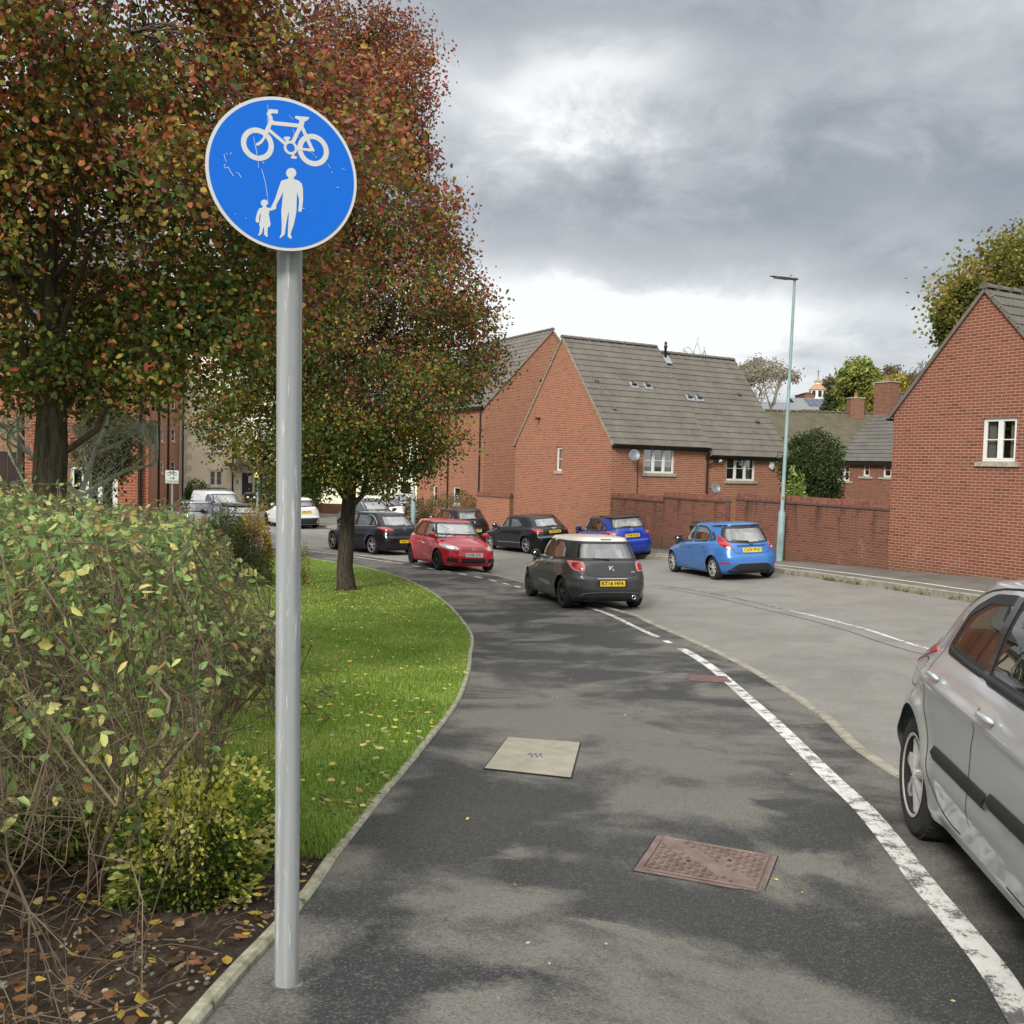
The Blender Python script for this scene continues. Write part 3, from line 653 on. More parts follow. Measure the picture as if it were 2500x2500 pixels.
def gable_roof(root, w, y0, y1, ze, za, mat, over=.06, eav=.22, period=.15, gauge=.34, amp=.02, vm=None, name='roof', ridge=True, gutter=True):
    """ridge along local y at x=w/2"""
    hw = w / 2; sl = math.hypot(hw, za - ze); s1 = Vector((hw, 0, ze - za)) / sl; s0 = Vector((-hw, 0, ze - za)) / sl; L = sl + eav
    mb = MB(); top = Vector((hw, 0, za + .05))
    pantile(mb, top + Vector((0, y0 - over, 0)), (0, 1, 0), s1, y1 - y0 + 2 * over, L, gauge, period, amp)
    pantile(mb, top + Vector((0, y0 - over, 0)), (0, 1, 0), s0, y1 - y0 + 2 * over, L, gauge, period, amp)
    # underside
    for s_ in (s0, s1):
        a = top + Vector((0, y0 - over + .01, -.035)); mb.add([a, a + Vector((0, y1 - y0 + 2 * over - .02, 0)), a + Vector((0, y1 - y0 + 2 * over - .02, 0)) + s_ * (L - .02), a + s_ * (L - .02)], [(0, 1, 2, 3)])
    rf = mb.build(name, mat, root, recalc=False)
    if ridge:
        mb = MB(); ridge_tiles(mb, top + Vector((0, y0 - over - .02, .0)), top + Vector((0, y1 + over, .0))); mb.build('ridge', mat, rf)
    vm = vm or VERGE
    for yy in (y0 - over, y1 + over - .05):
        mb = MB()
        for s_ in (s0, s1):
            a = top + Vector((0, yy, -.03)); b = a + s_ * (L - .01); n = Vector((0, 1, 0)).cross(s_).normalized(); n = n if n.z > 0 else -n
            mb.obox((a + b) / 2 + Vector((0, .025, 0)) - n * .012, (b - a).normalized(), (0, 1, 0), n, (b - a).length / 2, .028, .042)
        mb.build('verge', vm, rf)
    if gutter:
        for s_ in (s0, s1):
            e = top + s_ * (L - .02); sg = 1 if s_.x > 0 else -1
            mb = MB(); vs = []
            for yy in (y0 - over + .05, y1 + over - .05):
                for j in range(7): an = PI + PI * j / 6; vs.append(Vector((e.x + sg * .05 + math.cos(an) * .06, yy, e.z - .06 + math.sin(an) * .06)))
            mb.add(vs, [(j, j + 1, 8 + j, 7 + j) for j in range(6)]); mb.add(vs, [(0, 1, 2, 3, 4, 5, 6), (13, 12, 11, 10, 9, 8, 7)])
            x_ = w + .01 if sg > 0 else -.03; mb.box(min(x_, x_ + .02), max(x_, x_ + .02), y0 + .01, y1 - .01, e.z - .17, e.z + .05)
            mb.build('gutter', BLACKP, root)
    return rf
def chimney(root, c, w, d, z0, z1, mat, pots=1):
    mb = MB(); mb.box(c[0] - w / 2, c[0] + w / 2, c[1] - d / 2, c[1] + d / 2, z0, z1); ch = mb.build('chimney', mat, root, uv=True)
    mb = MB(); mb.box(c[0] - w / 2 - .05, c[0] + w / 2 + .05, c[1] - d / 2 - .05, c[1] + d / 2 + .05, z1, z1 + .07); mb.build('cap', STONE, ch)
    for k in range(pots):
        mb = MB(); mb.lathe([(.13, 0), (.12, .1), (.11, .28), (.13, .3), (.13, .34), (.09, .34), (.09, .1)], 14, 'z', (c[0] + (k - (pots - 1) / 2) * .4, c[1], z1 + .07)); mb.build('pot', pm('terracotta', (.36, .15, .08), .85), ch, smooth=True)
    mb = MB(); mb.box(c[0] - w / 2 - .02, c[0] + w / 2 + .02, c[1] - d / 2 - .02, c[1] + d / 2 + .02, z0, z0 + .32); mb.build('flashing', LEAD, ch)
    return ch
def house_root(name, O, bearing, label, cat='house', group=None):
    """local x points along `bearing` (degrees clockwise from +Y)"""
    return empty(name, (O[0], O[1], 0), R(90 - bearing), label, cat, group)
def rect(w, z0, z1): return [(0, z0), (w, z0), (w, z1), (0, z1)]
def gabl(w, z0, ze, za): return [(0, z0), (w, z0), (w, ze), (w / 2, za), (0, ze)]
def px_on(F, root_loc, rz, px, py):
    """where the ray through a pixel meets wall plane F of a building (used to read window positions off the survey)"""
    M_ = Matrix.Rotation(rz, 3, 'Z'); O = M_ @ F.O + Vector(root_loc); n = M_ @ F.n; u = M_ @ F.u
    v = Vector(Fv + Rv * (px - 1250) / FPX - Uv * (py - 1250) / FPX); e = Vector(EYE); t = (O - e).dot(n) / v.dot(n); p = e + v * t
    return (p - O).dot(u), p.z
def rectpx(F, r, x0, y0, x1, y1):
    a0, _ = px_on(F, r.location, r.rotation_euler.z, x0, (y0 + y1) / 2); a1, _ = px_on(F, r.location, r.rotation_euler.z, x1, (y0 + y1) / 2)
    _, zt = px_on(F, r.location, r.rotation_euler.z, (x0 + x1) / 2, y0); _, zb = px_on(F, r.location, r.rotation_euler.z, (x0 + x1) / 2, y1)
    return min(a0, a1), max(a0, a1), zb, zt

# ================================================================== house A: near gable on the right
rA = house_root('brick_house', (9.87, 25.15), 152, 'near red brick house end wall at the right edge, single white window with stone sill')
w, l, ze, za = 5.0, 8.0, 3.22, 6.02
G = Face((0, 0), (1, 0), (0, -1)); Lf = Face((0, l), (0, -1), (-1, 0)); Rt = Face((w, 0), (0, 1), (1, 0)); Bk = Face((w, l), (-1, 0), (0, 1))
wA = rectpx(G, rA, 2397, 1019, 2481, 1127)
print('house A window', wA)
mb = MB(); wall(mb, G, gabl(w, -1.4, ze, za), [wA]); wall(mb, Lf, rect(l, -1.4, ze)); wall(mb, Rt, rect(l, -1.4, ze)); wall(mb, Bk, gabl(w, -1.4, ze, za)); mb.build('wall', BR_A, rA, uv=True)
window(rA, G, *wA, cols=2, tr=.5, inside='curtain', sillw=.12, silld=.06)
rf = gable_roof(rA, w, 0, l, ze, za, ROOF_D, over=.07, period=.15, vm=pm('dark_verge', (.17, .14, .11), .9))
for k in range(1, 16):                                            # verge clips
    t = k * .345; sl = math.hypot(w / 2, za - ze); a = Vector((w / 2, -.10, za + .06)) + Vector((w / 2, 0, ze - za)) / sl * t
    mb = MB(); mb.obox(a, (1, 0, .25), (0, 1, 0), (-.25, 0, 1), .012, .05, .004); mb.build('verge_clip', pm('clip_metal', (.6, .6, .58), .5, .6), rf)

# ================================================================== house B: twin gable house, two stepped roofs
def build_B():
    r = house_root('brick_house', (.10, 44.6), 149.6, 'orange brick house with long stepped tiled roof, two satellite dishes and a narrow gable window')
    w, l1, l, ze, za = 7.45, 5.05, 9.75, 2.62, 7.05; z0 = -2.2
    G = Face((0, 0), (1, 0), (0, -1)); Rt = Face((w, 0), (0, 1), (1, 0)); Lf = Face((0, l), (0, -1), (-1, 0)); Bk = Face((w, l), (-1, 0), (0, 1))
    gw = rectpx(G, r, 1358, 1091, 1372, 1150); w1 = rectpx(Rt, r, 1571.5, 1093, 1647, 1156); w2 = rectpx(Rt, r, 1773, 1113.5, 1844, 1174)
    print('B windows', gw, w1, w2)
    mb = MB(); wall(mb, G, gabl(w, z0, ze, za), [gw]); wall(mb, Rt, rect(l1, z0, ze - .02), [w1]); wall(mb, Face((w, l1), (0, 1), (1, 0)), rect(l - l1, z0, ze - .3), [(w2[0] - l1, w2[1] - l1, w2[2], w2[3])])
    wall(mb, Lf, rect(l, z0, ze - .3)); wall(mb, Bk, gabl(w, z0, ze - .3, za - .22)); wall(mb, Face((0, l1), (1, 0), (0, -1)), gabl(w, ze - 1, ze, za)); mb.build('wall', BR_B, r, uv=True)
    window(r, G, *gw, cols=1, inside='net'); window(r, Rt, *w1, cols=3, inside='curtain'); window(r, Rt, *w2, cols=3, inside='blind', label='three light window with half closed venetian blinds')
    mb = MB()                                                      # soldier course over the windows
    rf = gable_roof(r, w, 0, l1, ze, za, ROOF_G, over=.05)
    rf2 = gable_roof(r, w, l1 + .06, l, ze - .30, za - .22, ROOF_G, over=.05)
    # vents, soil pipe on the roof (slope facing the road)
    sl = math.hypot(w / 2, za - ze); s1 = Vector((w / 2, 0, ze - za)) / sl; n1 = Vector((0, 1, 0)).cross(s1); n1 = n1 if n1.z > 0 else -n1
    def onroof(y, d, zo=0): return Vector((w / 2, y, za + .05 + zo)) + s1 * d
    for (y, d, zo) in ((2.55, 2.55, 0), (3.30, 2.55, 0), (5.55, 2.75, -.22), (6.1, 2.75, -.22)):
        p = onroof(y, d, zo) + n1 * .03; mb = MB(); mb.obox(p + s1 * .08, (0, 1, 0), s1, n1, .2, .16, .012); v = mb.build('roof_vent', LEAD, r)
        mb = MB(); vs = []
        for j in range(9):
            an = PI * j / 8
            for (dd, rr) in ((-.18, .02), (.10, .13)): vs.append(p + Vector((0, 1, 0)) * math.cos(an) * rr + n1 * (math.sin(an) * rr + .01) + s1 * dd)
        mb.add(vs, [(2 * j, 2 * j + 2, 2 * j + 3, 2 * j + 1) for j in range(8)] + [tuple(range(1, 18, 2))]); mb.build('hood', pm('vent_black', (.03, .03, .035), .4), v)
    for (y, d, zo) in ((.62, 2.55, 0), (.85, 4.1, 0), (8.75, 2.35, -.22), (8.9, 4.0, -.22)):
        p = onroof(y, d, zo) + n1 * .05; mb = MB(); mb.obox(p, (0, 1, 0), s1, n1, .09, .07, .03); mb.build('vent_tile', ROOF_D, r)
    p = onroof(5.3, .55, -.1); mb = MB(); mb.lathe([(0, -.1), (.055, -.1), (.055, .42), (.075, .45), (.075, .56), (.045, .6), (.06, .64), (.06, .72), (0, .75)], 14, 'z', (p.x, p.y, p.z)); mb.build('flue', BLACKP, r, smooth=True)
    mb = MB(); mb.obox(p + n1 * .03 + s1 * .12, (0, 1, 0), s1, n1, .22, .24, .012); mb.build('flashing', LEAD, r)
    # downpipe at the party line
    mb = MB(); X = w + .06
    mb.tube([(X + .13, l1 - .12, ze - .10), (X + .13, l1 - .12, ze - .26), (X + .02, l1 - .1, ze - .5), (X + .02, l1 - .1, z0)], .037, 10)
    mb.tube([(X + .13, l1 + .62, ze - .42), (X + .1, l1 + .58, ze - .52), (X + .02, l1 + .1, ze - .78), (X + .02, l1 - .06, ze - .82)], .033, 8)
    mb.box(X - .02, X + .07, l1 - .16, l1 - .04, ze - .6, ze - .42); mb.build('downpipe', BLACKP, r, smooth=False)
    mb = MB(); mb.tube([(w + .02, 1.32, 2.0), (w + .02, 1.32, .2)], .014, 6); mb.build('cable', BLACKP, r)
    # alarm box and security lamp
    ya = px_on(Rt, r.location, r.rotation_euler.z, 1882, 1137); mb = MB()
    mb.prism([(-.12, .17), (.12, .17), (.12, -.08), (0, -.17), (-.12, -.08)], lambda a, b, k: (w + .01 + k * .07, ya[0] + a, ya[1] + b)); mb.build('alarm_box', WOODW, r)
    mb = MB(); mb.obox((w + .12, l1 + .55, ze - .62), (.8, 0, -.6), (0, 1, 0), (.6, 0, .8), .08, .06, .05); mb.build('security_lamp', WOODW, r)
    ye = px_on(G, r.location, r.rotation_euler.z, 1318, 1022); mb = MB(); mb.tube([(ye[0], .02, ye[1]), (ye[0], -.22, ye[1]), (ye[0] + .03, -.24, ye[1] + .02)], .06, 12); mb.build('flue_pipe', pm('flue_brown', (.05, .02, .015), .5), r)
    mb = MB(); mb.box(-.3 + w, w + .02, l + .02, l + .3, -2, 1.0); 
    # lean-to tiled roof at the far end
    mb = MB(); pantile(mb, (w - .3, l + .05, 1.35), (-1, 0, 0), Vector((0, .80, -.60)), 3.2, 3.0, .34, .15); mb.build('lean_to_roof', ROOF_G, r, recalc=False)
    return r, Rt, w
rB, RtB, wB = build_B()
DISHM = pm('dish_grey', (.17, .18, .19), .45, .3, .1)
def dish(px, py, rad, label, cable=False):
    F = RtB; a, z = px_on(F, rB.location, rB.rotation_euler.z, px, py); Mx = Matrix.Rotation(rB.rotation_euler.z, 3, 'Z')
    base = Mx @ F.p(a, .02, z) + rB.location; n = Mx @ F.n; u = Mx @ F.u
    d = (n * 1. - u * .55 + Vector((0, 0, .38))).normalized(); c = base + n * .35
    root = empty('satellite_dish', base, 0, label, 'satellite dish', 'satellite dishes on the brick house')
    L = lambda p: p - base
    sx = d.cross(Vector((0, 0, 1))).normalized(); sy = sx.cross(d)
    mb = MB(); vs = []; nr, na = 6, 28
    for side in (0, 1):
        for i in range(nr + 1):
            for k in range(na):
                r_ = rad * i / nr; an = 2 * PI * k / na; vs.append(L(c) + (sx * math.cos(an) * .94 + sy * math.sin(an)) * r_ + d * (.22 * (r_ / rad) ** 2 * rad - side * .008))
    fs = [(s_ * (nr + 1) * na + i * na + k, s_ * (nr + 1) * na + i * na + (k + 1) % na, s_ * (nr + 1) * na + (i + 1) * na + (k + 1) % na, s_ * (nr + 1) * na + (i + 1) * na + k) for s_ in (0, 1) for i in range(nr) for k in range(na)]
    o2 = (nr + 1) * na; fs += [(nr * na + k, nr * na + (k + 1) % na, o2 + nr * na + (k + 1) % na, o2 + nr * na + k) for k in range(na)]
    mb.add(vs, fs); mb.build('reflector', DISHM, root, smooth=True)
    mb = MB(); mb.tube([L(c) - sy * rad * .8, L(c) - sy * rad * .55 + d * rad * .9], .012, 6); mb.build('arm', BLACKP, root)
    mb = MB(); mb.tube([L(c) - sy * rad * .5 + d * rad * .8, L(c) - sy * rad * .6 + d * rad * 1.15], .035, 10); mb.build('receiver', pm('lnb_grey', (.3, .3, .3), .5), root)
    mb = MB(); mb.tube([L(base), L(base) + n * .18, L(c) - d * .02], .02, 8); mb.build('bracket', BLACKP, root)
dish(1535, 1112, .24, 'grey satellite dish under the gutter left of the first three-light window'); dish(1733, 1192, .21, 'grey satellite dish low beside the black downpipe, just above the garden wall')

# ================================================================== house C behind, gable with flank to the left
rC = house_root('brick_house', (-1.50, 48.2), 62, 'taller brick house behind, gable partly hidden by the tree and tiled roof running away')
w, l, ze, za = 7.5, 8.6, 4.55, 8.55; z0 = -2.3
G = Face((0, 0), (1, 0), (0, -1)); Lf = Face((0, l), (0, -1), (-1, 0)); Rt = Face((w, 0), (0, 1), (1, 0)); Bk = Face((w, l), (-1, 0), (0, 1))
cw = [rectpx(Lf, rC, 1043, 1219, 1052, 1238), rectpx(Lf, rC, 1089, 1214, 1100, 1236)]
print('C', cw)
cw = [(2.3, 2.9, -.6, .35), (5.0, 5.9, -.6, .35)]
mb = MB(); wall(mb, G, gabl(w, z0, ze, za)); wall(mb, Lf, rect(l, z0, ze), cw); wall(mb, Rt, rect(l, z0, ze)); wall(mb, Bk, gabl(w, z0, ze, za)); mb.build('wall', BR_B, rC, uv=True)
for q in cw: window(rC, Lf, *q, cols=1)
gable_roof(rC, w, 0, l, ze, za, ROOF_G, over=.06)
mb = MB(); mb.tube([(-.06, .35, ze - .3), (-.06, .35, z0)], .04, 8); mb.build('downpipe', BLACKP, rC)
mb = MB(); mb.tube([(-.06, 4.2, ze - .3), (-.06, 4.2, z0)], .04, 8); mb.build('downpipe', BLACKP, rC)
mb = MB(); mb.box(3.1, 3.55, -.03, 0, 5.9, 5.99); mb.box(3.7, 4.15, -.03, 0, 6.95, 7.04); mb.box(4.3, 4.7, -.04, 0, 5.75, 5.83); mb.build('air_brick', pm('vent_black', (.03, .03, .035), .4), rC)

# ================================================================== house E (dark tiles, three small windows) and D (mossy roof)
rE = house_root('brick_house', (17.75, 53.4), 152, 'brown brick house behind the garden wall with dark tiles, three small white windows')
w, l, ze, za = 10.0, 9.4, 2.35, 6.2; z0 = -2.
F0 = Face((0, 0), (1, 0), (0, -1))
ew = [rectpx(F0, rE, 2045, 1130, 2074, 1174), rectpx(F0, rE, 2107, 1130, 2123, 1163), rectpx(F0, rE, 2156, 1130, 2176, 1165)]
print('E', ew)
mb = MB(); wall(mb, F0, rect(w, z0, ze), ew)
for (O, u, n, L_) in (((0, l), (0, -1), (-1, 0), l), ((w, 0), (0, 1), (1, 0), l)): wall(mb, Face(O, u, n), gabl(l, z0, ze, za))
wall(mb, Face((w, l), (-1, 0), (0, 1)), rect(w, z0, ze)); mb.build('wall', BR_C, rE, uv=True)
window(rE, F0, *ew[0], cols=2, inside='curtain', sillw=.25); window(rE, F0, *ew[1], cols=1, sillw=.25); window(rE, F0, *ew[2], cols=1, sillw=.25)
mb = MB(); sl = math.hypot(l / 2, za - ze)
pantile(mb, (-.08, l / 2, za + .05), (1, 0, 0), Vector((0, -l / 2, ze - za)) / sl, w + .16, sl + .22, .34, .15); pantile(mb, (-.08, l / 2, za + .05), (1, 0, 0), Vector((0, l / 2, ze - za)) / sl, w + .16, sl + .22, .34, .15)
rf = mb.build('roof', ROOF_D, rE, recalc=False); mb = MB(); ridge_tiles(mb, (-.1, l / 2, za + .05), (w + .1, l / 2, za + .05)); mb.build('ridge', ROOF_D, rf)
mb = MB(); mb.box(0, w, -.2, -.08, ze - .3, ze - .12); mb.build('gutter', BLACKP, rE)
chimney(rE, (.40, l / 2 - 1.25), 1.15, .7, za - 1.75, za + .55, BR_C)
# D
rD = house_root('brick_house', (14.8, 62.0), 88, 'low house with mossy brown tiled roof and one brick chimney, behind the dark evergreen')
w, l, ze, za = 10.2, 9.0, 1.3, 5.75
mb = MB()
for (O, u, n, L_, gb) in (((0, 0), (1, 0), (0, -1), w, 0), ((w, 0), (0, 1), (1, 0), l, 1), ((w, l), (-1, 0), (0, 1), w, 0), ((0, l), (0, -1), (-1, 0), l, 1)): wall(mb, Face(O, u, n), gabl(l, -2.3, ze, za) if gb else rect(w, -2.3, ze))
mb.build('wall', BR_C, rD, uv=True)
mb = MB(); sl = math.hypot(l / 2, za - ze)
for sg in (-1, 1): pantile(mb, (-.08, l / 2, za + .05), (1, 0, 0), Vector((0, sg * l / 2, ze - za)) / sl, w + .16, sl + .22, .17, .28, .004, .014, 4)
rf = mb.build('roof', ROOF_M, rD, recalc=False); mb = MB(); ridge_tiles(mb, (-.1, l / 2, za + .05), (w + .1, l / 2, za + .05)); mb.build('ridge', ROOF_M, rf)
chimney(rD, (w - 1.35, l / 2 - .1), .95, .75, za - .85, za + 1.0, BR_C)
mb = MB(); mb.box(3.9, 4.25, 1.8, 1.95, 3.35, 3.55); mb.build('vent_tile', LEAD, rD)

# ================================================================== garden walls
def garden_wall(name, A, B, z0, z1, label, th=.23, cope=True, mat=None, group='brick garden walls along the far pavement'):
    A = Vector(A); B = Vector(B); d = B - A; L = d.length; r = empty(name, (A.x, A.y, 0), math.atan2(d.y, d.x), label, 'garden wall', group)
    mb = MB(); mb.box(0, L, -th / 2, th / 2, z0, z1 - .225 if cope else z1); mb.build('brickwork', mat or BR_W, r, uv=True)
    if cope:
        mb = MB(); mb.box(-.01, L + .01, -th / 2 - .03, th / 2 + .03, z1 - .225, z1 - .16); mb.build('creasing_tiles', pm('creasing', (.12, .07, .05), .9), r)
        mb = MB(); n = int(L / .075)
        for k in range(n): mb.box(k * L / n + .004, (k + 1) * L / n - .004, -th / 2, th / 2, z1 - .16, z1 + .003 * math.sin(k * 7.7))
        mb.build('coping', pm('coping_brick', (.30, .115, .075), .9, var=.3, scale=7), r)
        mb = MB(); mb.box(0, L, -th / 2 + .008, th / 2 - .008, z1 - .16, z1 - .006); mb.build('mortar', pm('coping_mortar', (.22, .13, .10), .9), r)
    return r
PA = Vector((9.97, 25.24)); PB = Vector((4.05, 38.15)); dAB = (PB - PA)
def onAB(px):
    k = (px - 1250) / FPX; t = (k * PA.y * 1. - PA.x) / (dAB.x - k * dAB.y); return PA + dAB * t
garden_wall('garden_wall', PA, onAB(1803), -1.5, .875, 'long brick garden wall running from the near house past the tall street lamp')
garden_wall('garden_wall', onAB(1777), onAB(1626), -1.6, .765, 'middle length of brick garden wall, raised a step, wheelie bin in front')
nrm = Vector((-dAB.y, dAB.x)).normalized(); nrm = nrm if nrm.x > 0 else -nrm
garden_wall('garden_wall', onAB(1803) + nrm * .5, onAB(1777) + nrm * .5, -1.6, .70, 'short recessed piece of brick wall between the two raised lengths')
garden_wall('garden_wall', onAB(1624), PB, -1.7, .60, 'lowest length of brick garden wall, ending at the orange brick house corner, dark stains')
a = Vector((.05, 44.7)); garden_wall('garden_wall', (-1.65, 46.6), (-.05, 45.0), -2.2, .25, 'small brick garden wall between the two brick gables', group=None, mat=BR_B)

# ================================================================== left: near brick block and its neighbours
_a = R(20); xr = 6.2; _c = at(362, 1150, 25.6)
rL = empty('brick_building', (_c.x - xr * math.cos(_a), _c.y - xr * math.sin(_a), 0), _a, 'bright red brick building behind the left trees with navy glazed doors and black drainpipe', 'building')
G = Face((0, 0), (1, 0), (0, -1))
d1 = rectpx(G, rL, 168, 1135, 287, 1262); xp = px_on(G, rL.location, _a, 341.5, 1150)[0]
print('L', d1, xr)
dd = (d1[0], d1[1], -2.0, d1[3]); up = [(.4, 1.5, 4.2, 5.4), (3.2, 4.3, 4.2, 5.4)]
mb = MB(); wall(mb, G, rect(xr, -3, 6.4), [dd] + up); wall(mb, Face((xr, 0), (0, 1), (1, 0)), rect(9, -3, 6.4)); wall(mb, Face((0, 9), (0, -1), (-1, 0)), rect(9, -3, 6.4)); mb.box(0, xr, 0, 9, 6.38, 6.4); mb.build('wall', BR_L, rL, uv=True)
for q in up: window(rL, G, *q, cols=2)
wn = window(rL, G, *dd, cols=3, tr=0, sill=None, fw=.09, name='glazed_doors')
mb = MB(); fbox(mb, G, dd[0] + .1, dd[1] - .1, -.16, -.15, dd[2] + .1, dd[3] - .1); mb.build('blind', pm('navy_blind', (.012, .014, .045), .6), wn)
mb = MB(); mb.tube([(xp, -.06, 6.3), (xp, -.06, -2.9)], .05, 10)
for z in (-1, 1.2, 3.4): mb.box(xp - .08, xp + .08, -.06, .0, z, z + .06)
mb.build('downpipe', BLACKP, rL)
for sg in (0,):
    mb = MB(); [pantile(mb, (-.2, 4.5, 8.6), (1, 0, 0), Vector((0, q_ * 4.8, -2.25)).normalized(), xr + .4, 5.35, .34, .3) for q_ in (-1, 1)]; mb.build('roof', ROOF_D, rL, recalc=False)
# farther brick range seen edge-on, joining the cream block
P1 = at(364, 1200, 58); P2 = at(437, 1200, 73.2); dv = Vector((P2.x - P1.x, P2.y - P1.y)); Lr = dv.length
rR = empty('brick_building', (P1.x, P1.y, 0), math.atan2(dv.y, dv.x), 'narrow brick range seen edge-on beside the pale building, slim windows and drainpipes', 'building')
Fr = Face((0, 0), (1, 0), (0, -1)); ww = []
for (xa, xb) in ((394, 401), (419, 429)):
    for (ya, yb) in ((1046, 1078), (1126, 1156), (966, 1000)): ww.append(rectpx(Fr, rR, xa, ya, xb, yb))
print('R', ww, Lr)
mb = MB(); wall(mb, Fr, rect(Lr, -3, 9.4), ww); wall(mb, Face((0, 8), (0, -1), (-1, 0)), rect(8, -3, 9.4)); mb.box(0, Lr, 0, 8, 9.38, 9.4); mb.build('wall', BR_B, rR, uv=True)
for q in ww: window(rR, Fr, *q, cols=1, sillw=.15)
for px in (385, 408):
    a_ = px_on(Fr, rR.location, rR.rotation_euler.z, px, 1150)[0]; mb = MB(); mb.tube([(a_, -.08, 9.2), (a_, -.08, -2.9)], .07, 8); mb.build('downpipe', BLACKP, rR)
# cream block
P1 = at(437, 1200, 73.2)
rK = empty('apartment_building', (P1.x, P1.y, 0), 0, 'pale cream rendered three-storey block with dark entrance door under a flat canopy', 'building')
Fk = Face((0, 0), (1, 0), (0, -1)); rp = lambda *q: rectpx(Fk, rK, *q)
wk = [rp(509, 1061, 544, 1103), rp(509, 1148, 543, 1187), rp(509, 972, 544, 1014), rp(628, 1040, 662, 1080), rp(690, 1060, 722, 1100)]
door = rp(589, 1152, 617, 1211); ent = rp(618, 1152, 655, 1211)
Wk = px_on(Fk, rK.location, 0, 740, 1150)[0]
print('K', wk, door, Wk)
mb = MB(); wall(mb, Fk, rect(Wk, -3, 9.6), wk + [door, ent]); wall(mb, Face((Wk, 0), (0, 1), (1, 0)), rect(9, -3, 9.6)); mb.build('wall', CREAM, rK, uv=True)
for q in wk: window(rK, Fk, *q, cols=2, sill=CREAM2, inside='net', fw=.10, sillw=.25, silld=.1)
mb = MB()
for k in range(28):
    wq = .95 if k % 2 else .62; fbox(mb, Fk, -.02, wq, -.02, .025, -2.6 + k * .44, -2.6 + k * .44 + .43)
mb.build('quoins', CREAM2, rK)
for px in (447.5, 569): a_ = px_on(Fk, rK.location, 0, px, 1150)[0]; mb = MB(); mb.tube([(a_, -.1, 9.3), (a_, -.1, -2.9)], .06, 8); mb.build('downpipe', BLACKP, rK)
mb = MB(); fbox(mb, Fk, door[0] + .05, door[1] - .05, -.09, -.05, door[2], door[3] - .06); dr = mb.build('door', pm('charcoal_door', (.035, .038, .045), .5), rK)
mb = MB(); fbox(mb, Fk, door[0] + .52, door[0] + .78, -.049, -.04, door[2] + 1.0, door[2] + 1.55); mb.build('notice', WOODW, dr)
mb = MB(); fbox(mb, Fk, door[0] - .06, door[0] + .05, -.1, .02, door[2], door[3] + .06); fbox(mb, Fk, door[0] - .06, ent[1], -.1, .02, door[3] - .05, door[3] + .08); mb.build('door_frame', WOODW, rK)
window(rK, Fk, *ent, cols=3, tr=.62, sill=None, fw=.09, name='entrance_glazing')
cn = rp(562, 1128, 680, 1140); mb = MB(); fbox(mb, Fk, cn[0], cn[1], 0, 1.3, cn[2], cn[3] - .1); mb.build('canopy', pm('canopy_grey', (.13, .10, .085), .7), rK)
cn = rp(580, 1127, 618, 1133); mb = MB(); fbox(mb, Fk, cn[0], cn[1], 0, .5, cn[2], cn[2] + .45); mb.build('canopy_flashing', pm('grey_felt', (.30, .28, .25), .9), rK)
lt = rp(572, 1143, 578, 1149); mb = MB(); fbox(mb, Fk, lt[0], lt[1], 0, .12, lt[2], lt[3]); mb.build('wall_light', pm('orange_plastic', (.75, .38, .08), .5), rK)
ic = rp(578, 1172, 582, 1181); mb = MB(); fbox(mb, Fk, ic[0], ic[1], 0, .06, ic[2], ic[3]); mb.build('door_entry_panel', LEAD, rK)
mb = MB(); pantile(mb, (-.2, 4.5, 12.2), (1, 0, 0), Vector((0, -4.8, -2.5)).normalized(), Wk + .4, 5.4, .34, .3); mb.build('roof', ROOF_D, rK, recalc=False)
# cream lower wing to the right
P1 = at(742, 1200, 70)
rK2 = empty('apartment_building', (P1.x, P1.y, 0), 0, 'lower pale wing with garage openings, seen beneath the middle tree', 'building')
Fk2 = Face((0, 0), (1, 0), (0, -1)); rp2 = lambda *q: rectpx(Fk2, rK2, *q); W2 = px_on(Fk2, rK2.location, 0, 1019, 1200)[0]
gar = rp2(978, 1178, 1003, 1206); wq = [rp2(790, 1120, 820, 1150), rp2(880, 1120, 905, 1150)]
mb = MB(); wall(mb, Fk2, rect(W2, -3, 4.6), [gar] + wq); wall(mb, Face((W2, 0), (0, 1), (1, 0)), rect(6, -3, 4.6)); mb.build('wall', CREAM, rK2, uv=True)
for q in wq: window(rK2, Fk2, *q, cols=2, sill=CREAM2, inside='net', fw=.1)
mb = MB(); fbox(mb, Fk2, gar[0], gar[1], -.4, -.35, gar[2], gar[3]); mb.build('dark_opening', DARKROOM, rK2)
cn = rp2(905, 1206, 985, 1212); mb = MB(); fbox(mb, Fk2, cn[0], cn[1], 0, 1.4, cn[2] - .02, cn[2] + .22); mb.build('canopy', pm('canopy_grey', (.13, .10, .085), .7), rK2)
for px in (946, 918, 985): a_ = px_on(Fk2, rK2.location, 0, px, 1200)[0]; mb = MB(); mb.tube([(a_, -.1, 4.4), (a_, -.1, -2.9)], .07, 8); mb.build('downpipe', BLACKP, rK2)
mb = MB(); mb.box(-.3, W2 + .3, -.3, 6, 4.6, 4.85); mb.build('roof', ROOF_D, rK2)
# low brick wall and planter in front of the entrance
P1 = at(600, 1225, 66); garden_wall('low_brick_wall', (P1.x - .2, P1.y), (P1.x + 3.6, P1.y), -2.2, -.95, 'low brick wall in front of the pale building entrance', cope=False, group=None, mat=BR_C)
P1 = at(795, 1265, 60); garden_wall('low_brick_wall', (P1.x - 2.2, P1.y), (P1.x + 1.2, P1.y + .4), -2.2, -1.15, 'low brick wall behind the white car at the bend', cope=False, group=None, mat=BR_C)
